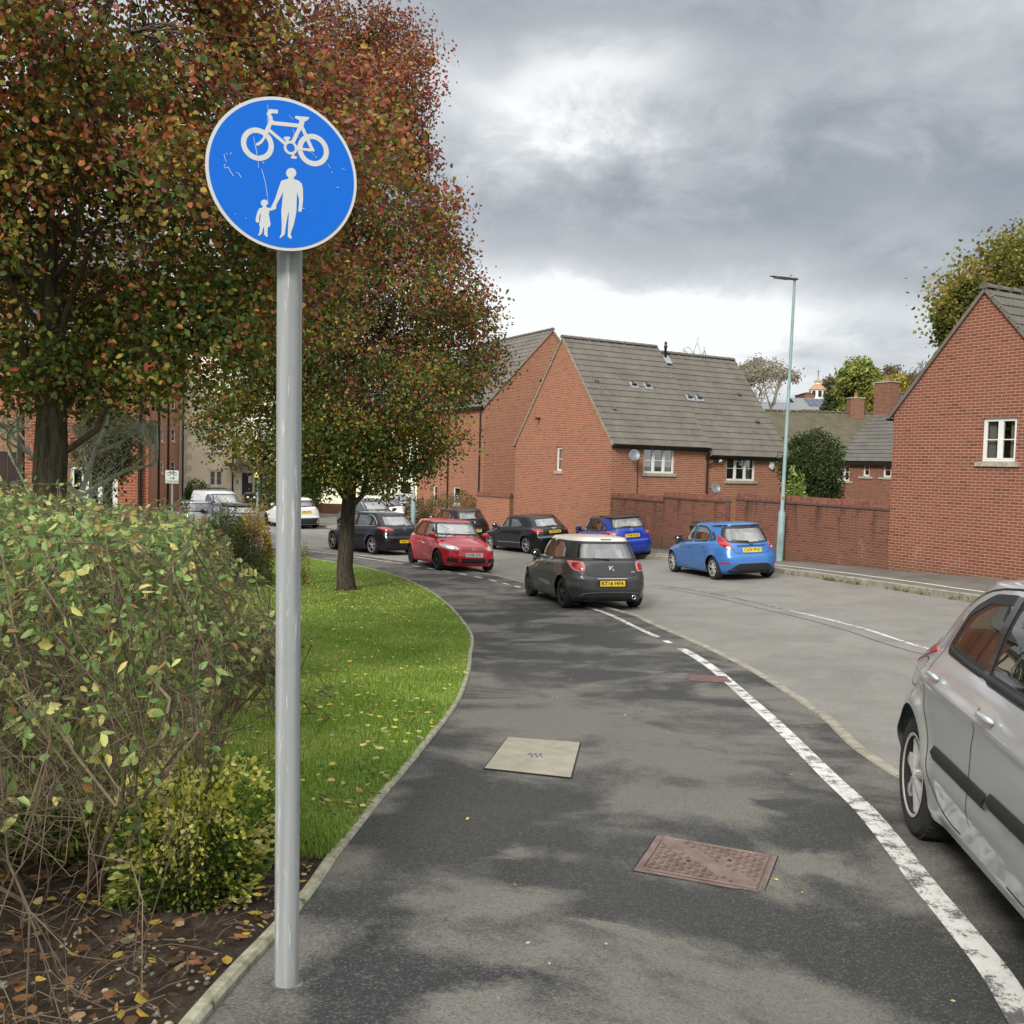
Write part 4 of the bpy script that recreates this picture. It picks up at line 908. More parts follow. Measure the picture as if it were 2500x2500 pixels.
# timber fence with trellis at the far left
P1 = at(-60, 1100, 17.5); P2 = at(51, 1100, 17.5)
rF = empty('timber_fence', (P1.x, P1.y, 0), 0, 'dark brown timber fence with pale trellis on top at the left edge', 'fence')
FW = P2.x - P1.x; ztop = at(20, 1103, 17.5).z; ztr = at(20, 1018, 17.5).z
mb = MB(); k = 0
while k * .145 < FW: mb.box(k * .145, min(FW, k * .145 + .138), -.02 if k % 2 else 0, .0 if k % 2 else .02, -1.6, ztop); k += 1
mb.build('boards', pm('dark_fence_wood', (.035, .018, .014), .8, var=.3, scale=3, bmp=.003), rF)
mb = MB(); x_ = .05
while x_ < FW: mb.box(x_, x_ + .03, .0, .015, ztop + .02, ztr); x_ += .105
z = ztop + .02
while z < ztr: mb.box(0, FW, -.016, -.001, z, z + .03); z += .105
mb.box(0, FW, -.02, .03, ztop - .01, ztop + .03); mb.build('trellis', pm('weathered_trellis', (.25, .20, .13), .9, var=.3), rF)
mb = MB(); mb.box(FW - .05, FW + .04, -.03, .06, -1.6, ztr + .02); mb.build('post', MATS['dark_fence_wood'], rF)

# ================================================================== distant hillside buildings
rQ = empty('cupola_building', (at(1996, 960, 165).x, 165, 0), 0, 'distant hilltop building with octagonal white lantern tower, tan roofs and weather vane', 'building')
zz = lambda py, d=165: at(1996, py, d).z
mb = MB(); oct_ = lambda r_, z: [(r_ * math.cos(PI / 8 + k * PI / 4), r_ * math.sin(PI / 8 + k * PI / 4), z) for k in range(8)]
mb.add(oct_(1.35, zz(975)) + oct_(1.35, zz(952)), [(k, (k + 1) % 8, 8 + (k + 1) % 8, 8 + k) for k in range(8)]); mb.build('drum', WOODW, rQ)
mb = MB(); 
for k in range(8):
    a0 = PI / 8 + k * PI / 4 + .18; a1 = a0 + PI / 4 - .36; rr = 1.36; mb.add([(rr * math.cos(a), rr * math.sin(a), z) for z in (zz(970), zz(955)) for a in (a0, a1)], [(0, 1, 3, 2)])
mb.build('window', DARKROOM, rQ)
tan = pm('tan_roof', (.42, .25, .14), .9, var=.1); mb = MB()
mb.add(oct_(1.55, zz(952)) + oct_(.55, zz(938)), [(k, (k + 1) % 8, 8 + (k + 1) % 8, 8 + k) for k in range(8)]); mb.add(oct_(.75, zz(932)) + [(0, 0, zz(923))], [(k, (k + 1) % 8, 8) for k in range(8)]); mb.build('roof', tan, rQ)
mb = MB(); mb.add(oct_(.52, zz(939)) + oct_(.52, zz(932)), [(k, (k + 1) % 8, 8 + (k + 1) % 8, 8 + k) for k in range(8)]); mb.build('lantern', WOODW, rQ)
mb = MB(); mb.tube([(0, 0, zz(925)), (0, 0, zz(902))], .045, 6); mb.tube([(-.35, 0, zz(908)), (.35, 0, zz(908))], .04, 5); mb.tube([(-.2, 0, zz(914)), (.2, 0, zz(914))], .04, 5); mb.build('weather_vane', BLACKP, rQ)
mb = MB(); mb.box(-2.4, 4.6, -1.0, 5, zz(985), zz(962)); mb.build('wall', BR_C, rQ, uv=True)
mb = MB(); z1 = zz(962); z2 = zz(955); mb.add([(-2.6, -1.2, z1), (4.8, -1.2, z1), (4.8, 5.2, z1), (-2.6, 5.2, z1), (-1.3, 2, z2), (3.6, 2, z2)], [(0, 1, 5, 4), (1, 2, 5), (2, 3, 4, 5), (3, 0, 4)]); mb.build('lower_roof', pm('red_tiles', (.33, .15, .10), .9), rQ)
rS = empty('solar_house', (at(1955, 1000, 120).x, 120, 0), 0, 'distant grey roofed house covered with blue solar panels', 'house')
X1 = (at(2052, 1000, 120).x - at(1955, 1000, 120).x); za_, zb_ = zz(967, 120), zz(1001, 120)
mb = MB(); mb.box(0, X1, 0, 8, -2, zb_); mb.build('wall', CREAM2, rS)
mb = MB(); mb.add([(-.2, -.3, zb_), (X1 + .2, -.3, zb_), (X1 + .2, 4, za_), (-.2, 4, za_), (-.2, 8, zb_), (X1 + .2, 8, zb_)], [(0, 1, 2, 3), (3, 2, 5, 4)]); mb.build('roof', pm('slate_grey', (.20, .21, .22), .8), rS)
pn = pm('solar_blue', (.05, .07, .12), .15, .2); ft = WOODW; mb = MB(); fr = MB(); sv = Vector((0, 4.3, za_ - zb_)); nv = Vector((0, -(za_ - zb_), 4.3)).normalized()
for j in range(2):
    for i in range(5):
        o_ = Vector((1.35 + i * .66, -.3, zb_)) + sv * (.28 + j * .33) + nv * .06
        mb.add([o_, o_ + Vector((.6, 0, 0)), o_ + Vector((.6, 0, 0)) + sv * .3, o_ + sv * .3], [(0, 1, 2, 3)]); p_ = o_ - nv * .02 - Vector((.03, 0, 0)) - sv * .015
        fr.add([p_, p_ + Vector((.66, 0, 0)), p_ + Vector((.66, 0, 0)) + sv * .33, p_ + sv * .33], [(0, 1, 2, 3)])
mb.build('solar_panels', pn, rS); fr.build('panel_frames', LEAD, rS)
# long slate roofs between
rG = empty('slate_roof_house', (at(1840, 1000, 100).x, 100, 0), 0, 'distant house with long plain grey slate roof behind the bare tree', 'house')
X1 = at(1957, 1000, 100).x - at(1840, 1000, 100).x; zz2 = lambda py: at(1900, py, 100).z
mb = MB(); mb.box(0, X1, 0, 7, -2, zz2(1008)); mb.build('wall', BR_C, rG, uv=True)
mb = MB(); mb.add([(-.2, -.3, zz2(1006)), (X1 + .2, -.3, zz2(1006)), (X1 + .2, 3.5, zz2(976)), (-.2, 3.5, zz2(976)), (-.2, 7, zz2(1006)), (X1 + .2, 7, zz2(1006))], [(0, 1, 2, 3), (3, 2, 5, 4)]); mb.build('roof', pm('slate_grey', (.20, .21, .22), .8), rG)

# ================================================================== street furniture
def text_mesh(body, size, bold=.0, ext=.0, spacing=1.):
    c = bpy.data.curves.new('lettering', 'FONT'); c.body = body; c.size = size; c.align_x = 'CENTER'; c.align_y = 'CENTER'; c.offset = bold; c.extrude = ext; c.space_character = spacing
    c.resolution_u = 3
    o = bpy.data.objects.new('tmp', c); COL.objects.link(o); bpy.context.view_layer.update()
    dg = bpy.context.evaluated_depsgraph_get(); me = bpy.data.meshes.new_from_object(o.evaluated_get(dg)); bpy.data.objects.remove(o); bpy.data.curves.remove(c); return me
def arc(cx, cy, r, a0, a1, n=20): return [(cx + r * math.cos(R(a0 + (a1 - a0) * i / n)), cy + r * math.sin(R(a0 + (a1 - a0) * i / n))) for i in range(n + 1)]
_sk = [0]
def stroke(mb, pts, w, fn0_):
    for (a, b) in zip(pts[:-1], pts[1:]):
        _sk[0] += 1; fn = lambda x_, y_, k, e=(_sk[0] % 7) * .12: fn0_(x_, y_, k + e * k)
        dx, dy = b[0] - a[0], b[1] - a[1]; L = math.hypot(dx, dy); nx, ny = -dy / L * w / 2, dx / L * w / 2; ex, ey = dx / L * w * .12, dy / L * w * .12
        mb.prism([(a[0] + nx - ex, a[1] + ny - ey), (b[0] + nx + ex, b[1] + ny + ey), (b[0] - nx + ex, b[1] - ny + ey), (a[0] - nx - ex, a[1] - ny - ey)], fn)
def annulus(mb, cx, cy, r0, r1, fn, n=48):
    for k in range(n):
        a, b = 2 * PI * k / n, 2 * PI * (k + 1) / n
        q = [(cx + r1 * math.cos(a), cy + r1 * math.sin(a)), (cx + r1 * math.cos(b), cy + r1 * math.sin(b)), (cx + r0 * math.cos(b), cy + r0 * math.sin(b)), (cx + r0 * math.cos(a), cy + r0 * math.sin(a))]
        mb.add([fn(*p, 1) for p in q], [(0, 1, 2, 3)])
post = g(700, 2402)
rt = empty('shared_path_sign', post, 0, 'round blue cycle and pedestrian sign on a galvanised steel post in the foreground', 'sign')
m, t = new_mat('galvanised_steel'); v = t.node('ShaderNodeTexCoord').outputs['Object']
n1 = t.noise(t.mapping(v, scale=(26, 26, .55)), 1., 5, .6); n2 = t.noise(t.mapping(v, scale=(60, 60, 5)), 1., 4, .7); n3 = t.noise(v, 16., 4, .6)
col = t.mix(t.ramp(n1, [(.38, 0.), (.62, 1.)]), (.25, .265, .262), (.345, .36, .352)); col = t.mix(t.math('MULTIPLY', t.ramp(n2, [(.58, 0.), (.66, 1.)]), .65), col, (.58, .59, .58)); col = t.mix(t.math('MULTIPLY', t.ramp(n3, [(.55, 0.), (.8, 1.)]), .25), col, (.17, .19, .21))
p = t.node('ShaderNodeBsdfPrincipled', Base__Color=col, Roughness=.74, Metallic=.05, Normal=bump(t, n1, .0015)); out(t, p); GALV = m
SH = 1.6 + .0; top = at(692, 425.7, 2.72); zc = top.z - post.z
mb = MB(); mb.tube([(0, 0, -.06), (0, 0, 0), (-.027, 0, zc + .10)], .0358, 40)
mb.build('post', GALV, rt, smooth=False); autosmooth(rt.children[0] if rt.children else bpy.data.objects['post'])
mb = MB(); mb.lathe([(.036, -.01), (.052, -.004), (.048, .002), (.036, .006)], 24); mb.build('concrete_collar', pm('footing_concrete', (.16, .15, .135), .95, var=.3, scale=30, bmp=.004), rt)
BE = R(65); U_ = Vector((math.sin(BE), math.cos(BE), 0)); Nn = Vector((-U_.y, U_.x, 0)); Nn = Nn if Nn.y < 0 else -Nn
dc = Vector((top.x - post.x, top.y - post.y, zc)); Rr = .209
fn0 = lambda a, b, k: dc + U_ * a + Vector((0, 0, b)) - Nn * (.003 - k * .003)
def disc(r_, d0, d1, n=96):
    mb = MB(); vs = [dc + U_ * (r_ * math.cos(2 * PI * k / n)) + Vector((0, 0, r_ * math.sin(2 * PI * k / n))) + Nn * d for d in (d0, d1) for k in range(n)]
    mb.add(vs, [(k, (k + 1) % n, n + (k + 1) % n, n + k) for k in range(n)] + [tuple(range(n)), tuple(range(2 * n - 1, n - 1, -1))]); return mb
def retro(name, c, sc, amt=.12):
    m, t = new_mat(name); v = t.node('ShaderNodeTexCoord').outputs['Object']
    vo = t.node('ShaderNodeTexVoronoi', Vector=v, Scale=sc, props=dict(feature='DISTANCE_TO_EDGE')).outputs[0]
    n = t.noise(v, 5., 5, .6); col = t.mix(t.math('MULTIPLY', t.ramp(vo, [(.0, 1.), (.12, 0.)]), amt), c, tuple(k * .6 for k in c))
    col = t.mix(t.math('MULTIPLY', t.ramp(n, [(.5, 0.), (.75, 1.)]), .22), col, tuple(min(1, k * .75 + .04) for k in c)); 
    p = t.node('ShaderNodeBsdfPrincipled', Base__Color=col, Roughness=.38); p.inputs['Specular IOR Level'].default_value = .25; out(t, p); return m
SIGNW = retro('reflective_white', (.60, .61, .60), 260, .3); SIGNB = retro('reflective_blue', (.0, .132, .62), 260, .10)
disc(Rr, -.003, .0).build('plate', SIGNW, rt); disc(Rr * .957, .0003, .0014).build('blue_face', SIGNB, rt)
mb = MB(); mb.obox(dc - Nn * .016, U_, Vector((0, 0, 1)), Nn, .16, .02, .012); mb.build('channel', GALV, rt)
mb = MB(); mb.lathe([(.042, -.02), (.042, .02)], 24, 'z', (-.026, 0, dc.z - .11)); mb.lathe([(.042, -.02), (.042, .02)], 24, 'z', (-.027, 0, dc.z)); mb.build('clamp', GALV, rt)
KX = Rr / 776.; KYy = Rr / 812.
def sp(cx, cy): u = (cx - 904) * KX; v = -(cy - 972) * KYy + u * .140; return (u, v)
fw = lambda a, b, k: dc + U_ * a + Vector((0, 0, b)) + Nn * (.0012 + k * .0008)
_pk = [0]
def poly(mb, P): _pk[0] += 1; e = .9 + (_pk[0] % 5) * .13; mb.prism([sp(*p) for p in P], lambda a, b, k: fw(a, b, k * e))
mb = MB(); s1 = 49 * KX
for c in ((636, 660), (1207, 710)): a, b = sp(*c); annulus(mb, a, b, .0302, .0445, fw)
a, b = sp(972, 690); annulus(mb, a, b, .0118, .0190, fw)
for P, w_ in (([(715, 545), (775, 400)], 40), ([(745, 430), (1085, 455)], 40), ([(740, 500), (925, 655)], 34), ([(1075, 450), (990, 640)], 38), ([(1080, 455), (1200, 712)], 36), ([(1020, 697), (1215, 712)], 26)):
    stroke(mb, [sp(*p) for p in P], w_ * KX, fw)
poly(mb, [(1060, 385), (1118, 385), (1098, 470), (1050, 462)]); poly(mb, [(1010, 358), (1020, 350), (1155, 358), (1163, 368), (1130, 402), (1075, 405), (1015, 375)])
poly(mb, [(735, 310), (750, 288), (838, 292), (836, 333), (778, 331), (765, 345), (783, 368), (786, 400), (742, 400), (742, 365), (722, 345)])
poly(mb, [(700, 540), (748, 530), (712, 600), (680, 650), (640, 678), (622, 670), (622, 652), (655, 632), (690, 590)])
poly(mb, [(903, 577), (915, 573), (955, 572), (968, 580), (966, 594), (955, 600), (950, 610), (962, 628), (925, 640), (918, 610), (900, 595)])
poly(mb, [(985, 748), (1005, 745), (1012, 775), (1035, 782), (1040, 800), (1030, 807), (980, 803), (974, 790), (988, 775)])
mb.build('bicycle_symbol', SIGNW, rt)
mb = MB(); mb.prism([sp(*p) for p in arc(982, 958, 53, 0, 342, 26)], fw)
poly(mb, [(958, 1000), (1008, 1000), (1012, 1025), (1060, 1040), (1092, 1070), (1105, 1120), (1110, 1240), (1100, 1345), (1095, 1370), (1075, 1376), (1060, 1362), (1065, 1330), (1068, 1240), (1045, 1160), (1042, 1370), (1020, 1500), (985, 1610), (998, 1655), (988, 1665), (956, 1640), (958, 1560), (965, 1370), (955, 1400), (935, 1520), (925, 1615), (880, 1655), (872, 1648), (892, 1600), (893, 1500), (886, 1370), (903, 1160), (880, 1210), (835, 1300), (833, 1340), (815, 1350), (785, 1335), (782, 1322), (820, 1240), (862, 1100), (880, 1045), (915, 1030), (950, 1022)])
mb.build('adult_symbol', SIGNW, rt)
mb = MB(); mb.prism([sp(*p) for p in arc(712, 1277, 35, 0, 342, 20)], fw)
poly(mb, [(700, 1305), (728, 1305), (735, 1325), (770, 1332), (800, 1325), (832, 1325), (822, 1345), (790, 1358), (765, 1362), (760, 1400), (778, 1500), (772, 1530), (752, 1535), (748, 1600), (752, 1635), (742, 1640), (716, 1615), (712, 1535), (706, 1535), (692, 1600), (665, 1625), (653, 1622), (668, 1590), (672, 1530), (664, 1510), (680, 1400), (672, 1390), (662, 1440), (662, 1480), (650, 1488), (630, 1478), (628, 1440), (645, 1370), (662, 1335), (695, 1325)])
mb.build('child_symbol', SIGNW, rt)
mb = MB(); scr = [([(732, 245), (738, 300)], 4), ([(738, 330), (730, 420)], 4), ([(568, 488), (585, 540)], 4), ([(595, 580), (635, 780)], 4), ([(617, 670), (633, 760)], 4), ([(640, 780), (650, 910)], 4), ([(680, 918), (720, 1060), (745, 1215)], 5), ([(742, 1225), (752, 1290)], 4), ([(307, 770), (318, 820), (332, 850)], 5), ([(330, 760), (340, 772)], 5), ([(368, 775), (382, 752)], 5), ([(325, 878), (308, 885), (322, 915), (352, 905), (365, 940), (405, 998)], 6), ([(430, 958), (455, 970), (478, 1012)], 6), ([(1360, 858), (1395, 908)], 4), ([(953, 345), (985, 387), (1003, 384)], 3), ([(995, 490), (1006, 550)], 3), ([(1150, 725), (1190, 735), (1222, 775)], 4), ([(1238, 778), (1242, 792)], 9), ([(1465, 1110), (1480, 1114)], 9), ([(1405, 947), (1418, 950)], 7), ([(1518, 905), (1535, 912)], 6), ([(1545, 915), (1556, 920)], 6), ([(690, 852), (703, 855)], 8), ([(1108, 1338), (1124, 1340)], 8), ([(1048, 578), (1056, 582)], 6), ([(420, 1392), (430, 1392)], 6), ([(524, 1437), (534, 1439)], 6)]
for P, w_ in scr: stroke(mb, [sp(*p) for p in P], w_ * KX, lambda a, b, k: dc + U_ * a + Vector((0, 0, b)) + Nn * (.0016 + k * .0008))
mb.build('scratches', pm('scratch_pale', (.45, .62, .80), .6), rt)

# ---- small Cycle lane sign
dS = 26.; gp = at(420, 1165, dS); base = Vector((gp.x, gp.y, H(gp.x, gp.y)))
rt = empty('cycle_lane_sign', base, 0, 'small white rectangular cycle lane sign with bicycle and arrow on a thin grey pole', 'sign')
w_ = (438.5 - 403.5) / FPX * dS; h_ = (1181 - 1147) / FPX * dS; cz = gp.z - base.z + .01
mb = MB(); mb.tube([(0, .035, -.1), (0, .035, cz)], .028, 12); mb.build('pole', GALV, rt)
mb = MB(); mb.box(-w_ / 2, w_ / 2, -.004, 0, cz - h_ / 2, cz + h_ / 2); mb.build('border', BLACKP, rt)
mb = MB(); mb.box(-w_ / 2 + .012, w_ / 2 - .012, -.007, -.004, cz - h_ / 2 + .012, cz + h_ / 2 - .012); mb.build('face', SIGNW, rt)
fc = lambda a, b, k: Vector((a, -.0075 - .001 * k, cz + b)); mb = MB(); q = w_ / 200.
for c in (-38, 38): annulus(mb, c * q, 42 * q, 19 * q, 26 * q, fc, 24)
for P in ([(-38, 42), (-24, 78), (-34, 80)], [(-28, 66), (22, 70), (38, 42), (2, 42), (-28, 66)], [(2, 42), (24, 82)], [(14, 82), (34, 82)]): stroke(mb, [(a * q, b * q) for a, b in P], 6 * q, fc)
mb.build('bicycle_symbol', BLACKP, rt)
mb = MB(); stroke(mb, [(-34 * q, -18 * q), (20 * q, -18 * q)], 9 * q, fc); mb.prism([(a * q, b * q) for a, b in ((8, 0), (20, 0), (38, -18), (20, -36), (8, -36), (24, -18))], fc); mb.build('arrow', BLACKP, rt)
me = text_mesh('Cycle lane', 44 * q, .4 * q); o = link('lettering', me, BLACKP, rt); o.rotation_euler = (PI / 2, 0, 0); o.location = (0, -.009, cz - 62 * q)

# ---- lamp columns
LAMPM = pm('pale_green_paint', (.27, .38, .37), .5, var=.15, scale=2.5)
RUST = pm('rust_patch', (.35, .17, .05), .9)
def lamp_column(base, zt, label, lean=(0, 0), head=True, r0=.105, r1=.055, sh=1.55, name='street_lamp', grp='street lamps with pale green columns', rz=0):
    r = empty(name, base, rz, label, 'street lamp', grp); Ht = zt - base.z; X = lambda z: (lean[0] * z / Ht, lean[1] * z / Ht, z)
    mb = MB(); mb.tube([X(-.1), X(sh - .12), X(sh), X(Ht - .12)], [r0, r0, r1 * 1.05, r1 * .72], 16); mb.build('column', LAMPM, r, smooth=False); autosmooth(r.children[0] if len(r.children) else bpy.data.objects[-1])
    mb = MB(); mb.box(-.05, .05, -r0 - .006, -r0 + .02, .25, .85); mb.build('door', LAMPM, r)
    if head:
        mb = MB(); mb.tube([X(Ht - .12), X(Ht + .08)], r1 * .62, 12); mb.build('spigot', pm('lamp_grey', (.30, .31, .31), .5, .4), r)
        T = Vector(X(Ht + .1)); sec = [(-.10, .05, .03), (.0, .13, .07), (.18, .15, .075), (.45, .14, .05), (.66, .10, .03), (.74, .05, .012)]; mb = MB(); vs = []
        for (d, hw, hh) in sec:
            for (a, b) in ((-1, 0), (-.8, .7), (0, 1), (.8, .7), (1, 0), (.8, -.25), (-.8, -.25)): vs.append(T + Vector((-d, -.35 * d * 0 + a * hw, b * hh + d * .10)))
        n = 7; mb.add(vs, [(i * n + k, i * n + (k + 1) % n, (i + 1) * n + (k + 1) % n, (i + 1) * n + k) for i in range(len(sec) - 1) for k in range(n)] + [tuple(range(n)), tuple(range(len(vs) - 1, len(vs) - 1 - n, -1))])
        mb.build('lantern', MATS['lamp_grey'], r, smooth=False)
        mb = MB(); mb.obox(T + Vector((-.40, 0, .015)), (1, 0, -.10), (0, 1, 0), (.1, 0, 1), .20, .10, .012); mb.build('lens', pm('lamp_lens', (.13, .12, .12), .3), r)
        mb = MB(); mb.lathe([(.035, 0), (.035, .05), (0, .06)], 12, 'z', T + Vector((-.12, 0, .09))); mb.build('photocell', MATS['lamp_grey'], r)
    return r
b = at(1903, 1362, 28.6); tp = at(1940, 690, 28.6)
rl = lamp_column(Vector((b.x, b.y, H(b.x, b.y) + .07)), tp.z, 'tall pale green street lamp standing against the brick garden wall', lean=(tp.x - b.x, .0), rz=0)
mb = MB(); mb.obox((.0, -.10, 1.9), (1, 0, 0), (0, 0, 1), (0, 1, 0), .02, .03, .006); mb.build('rust_patch', RUST, rl)
b = at(1008, 1300, 44.); b2 = at(1010, 700, 44.); lamp_column(Vector((b.x, b.y, H(b.x, b.y) + .02)), 6.2, 'green-blue street lamp column rising into the tree in front of the clipped hedge', sh=1.9, r0=.10)
b = at(629, 1222, 62.); lamp_column(Vector((b.x, b.y, H(b.x, b.y))), 6.0, 'thin pale lamp column before the entrance of the pale building', r0=.09, sh=1.2)
q = at(628.5, 1158, 61.8); rt = empty('yellow_notice', q, 0, 'small yellow notice fixed to the thin lamp column', 'notice'); mb = MB(); mb.box(-.18, .18, -.02, 0, -.2, .16); mb.build('plate', pm('yellow_plastic', (.78, .62, .05), .6), rt)
mb = MB(); mb.box(-.1, .1, -.026, -.02, -.02, .08); mb.build('panel', WOODW, rt)

# ---- wheelie bin
def wheelie_bin(p, rz, label, s=1., grp=None, withwheels=True):
    r = empty('wheelie_bin', p, rz, label, 'bin', grp); bk = pm('bin_black', (.012, .012, .013), .45, var=.2)
    mb = MB(); vs = []
    for (z, hx, y0, y1) in ((.06, .21, -.20, .20), (.75, .26, -.30, .24), (.93, .28, -.36, .25)):
        vs += [(-hx, y0, z), (hx, y0, z), (hx, y1, z), (-hx, y1, z)]
    mb.add(vs, [(0, 1, 2, 3)] + [(i * 4 + k, i * 4 + (k + 1) % 4, i * 4 + 4 + (k + 1) % 4, i * 4 + 4 + k) for i in range(2) for k in range(4)]); mb.build('body', bk, r)
    mb = MB(); mb.box(-.30, .30, -.38, .27, .93, .965); mb.build('rim', bk, r)
    mb = MB(); vs = [(-.29, -.40, .966), (.29, -.40, .966), (.29, .27, .966), (-.29, .27, .966), (-.25, -.36, 1.02), (.25, -.36, 1.02), (.26, .27, 1.06), (-.26, .27, 1.06)]; mb.add(vs, [(0, 1, 5, 4), (1, 2, 6, 5), (2, 3, 7, 6), (3, 0, 4, 7), (4, 5, 6, 7)]); mb.build('lid', bk, r)
    mb = MB(); mb.tube([(-.24, .33, 1.0), (.24, .33, 1.0)], .017, 8); mb.box(-.25, -.21, .25, .34, .96, 1.01); mb.box(.21, .25, .25, .34, .96, 1.01); mb.build('handle', bk, r)
    for sx in (-.24, .24): mb = MB(); mb.lathe([(0, -.025), (.1, -.025), (.1, .025), (0, .025)], 16, 'x', (sx, .2, .1)); mb.build('wheel', bk, r)
    mb = MB(); mb.box(-.12, .02, -.318, -.308, .70, .80); o = mb.build('label', WOODW, r)
    return r
p = onAB(1737) - nrm * .45; wheelie_bin(Vector((p.x, p.y, H(p.x, p.y) + FARP)), R(-20), 'black wheelie bin standing against the brick wall behind the light blue hatchback')
for i, px in enumerate((610, 626)):
    q = at(px, 1222, 63.5); wheelie_bin(Vector((q.x, q.y, H(q.x, q.y) + .05)), 0, ['left', 'right'][i] + ' one of the two dark bins by the pale building entrance', grp='bins at the entrance')

# ================================================================== cars
TYRE = pm('tyre_rubber', (.018, .018, .019), .85, var=.2, scale=12, bmp=.002); BLKPL = pm('black_plastic', (.022, .022, .023), .6, var=.15); BLKGL = pm('black_gloss', (.008, .008, .009), .12)
CGLASS = glass_mat('car_glass', (.42, .47, .46), .16, .01); CGLASSN = glass_mat('near_car_glass', (.46, .50, .48), .05, .01, .30); CGLASSD = glass_mat('privacy_glass', (.10, .115, .12), .14, .01); CGLASSL = glass_mat('car_glass_pale', (.55, .61, .58), .16, .01)
SEATM = pm('seat_cloth', (.05, .05, .055), .9, var=.2); CABIN = pm('cabin_dark', (.025, .025, .027), .85)
REDL = pm('red_lens', (.42, .010, .012), .18, coat=1., var=.25, scale=18); CLRL = pm('clear_lens', (.62, .62, .58), .15, .1, var=.15, scale=25, coat=1.); PINKL = pm('pink_lens', (.55, .20, .19), .2, coat=1., var=.15)
MIRG = pm('mirror_glass', (.10, .11, .12), .08, .9, var=.05); CHROME = pm('chrome', (.72, .72, .73), .15, 1., var=.05); ALLOY = pm('alloy_silver', (.52, .52, .52), .35, .55, var=.1); ALLOYD = pm('alloy_dark', (.08, .08, .085), .35, .5, var=.2); HUBC = pm('hubcap_silver', (.55, .54, .52), .4, .3, var=.1)
PLY = pm('plate_yellow', (.80, .54, .02), .45, var=.05); PLW = pm('plate_white', (.74, .73, .68), .45, var=.05); SEAM = pm('panel_gap', (.008, .008, .008), .7); LETT = pm('plate_letters', (.012, .012, .014), .6)
UND = pm('underbody', (.012, .012, .012), .95)

def prof(pts, z, sm=5):
    P = sorted(pts); zz = np.array([p[0] for p in P]); vv = np.array([p[1] for p in P]); f = np.linspace(zz[0], zz[-1], 400); g_ = np.interp(f, zz, vv)
    k = sm * 2 + 1; g2 = np.convolve(np.pad(g_, sm, mode='edge'), np.ones(k) / k, 'valid'); return np.interp(z, f, g2)
def chaikin(P, n=2, closed=True):
    for _ in range(n):
        o = []
        for i in range(len(P) if closed else len(P) - 1):
            a, b = P[i], P[(i + 1) % len(P)]; o += [(a[0] * .75 + b[0] * .25, a[1] * .75 + b[1] * .25), (a[0] * .25 + b[0] * .75, a[1] * .25 + b[1] * .75)]
        P = o
    return P
def roundc(P, r):
    o = []; n = len(P)
    for i in range(n):
        p, a, b = Vector(P[i]), Vector(P[i - 1]), Vector(P[(i + 1) % n]); da, db = a - p, b - p; ra = min(r, da.length * .45); rb = min(r, db.length * .45)
        q0 = p + da.normalized() * ra; q1 = p + db.normalized() * rb
        for k in range(6): t = k / 5; o.append(tuple(q0 * (1 - t) ** 2 + p * 2 * t * (1 - t) + q1 * t * t))
    return o
def smooth_(P, k): return chaikin(P, int(k)) if k >= 1 else (roundc(P, k) if k else P)
def resample(P, n, closed=True):
    A = np.array(list(P) + ([P[0]] if closed else [])); s = np.concatenate([[0], np.cumsum(np.hypot(*(A[1:] - A[:-1]).T))]); q = np.linspace(0, s[-1], n + 1)[:-1] if closed else np.linspace(0, s[-1], n)
    return np.stack([np.interp(q, s, A[:, 0]), np.interp(q, s, A[:, 1])], 1)
def inpoly(P, x, y):
    c = False; n = len(P); j = n - 1
    for i in range(n):
        if (P[i][1] > y) != (P[j][1] > y) and x < (P[j][0] - P[i][0]) * (y - P[i][1]) / (P[j][1] - P[i][1]) + P[i][0]: c = not c
        j = i
    return c
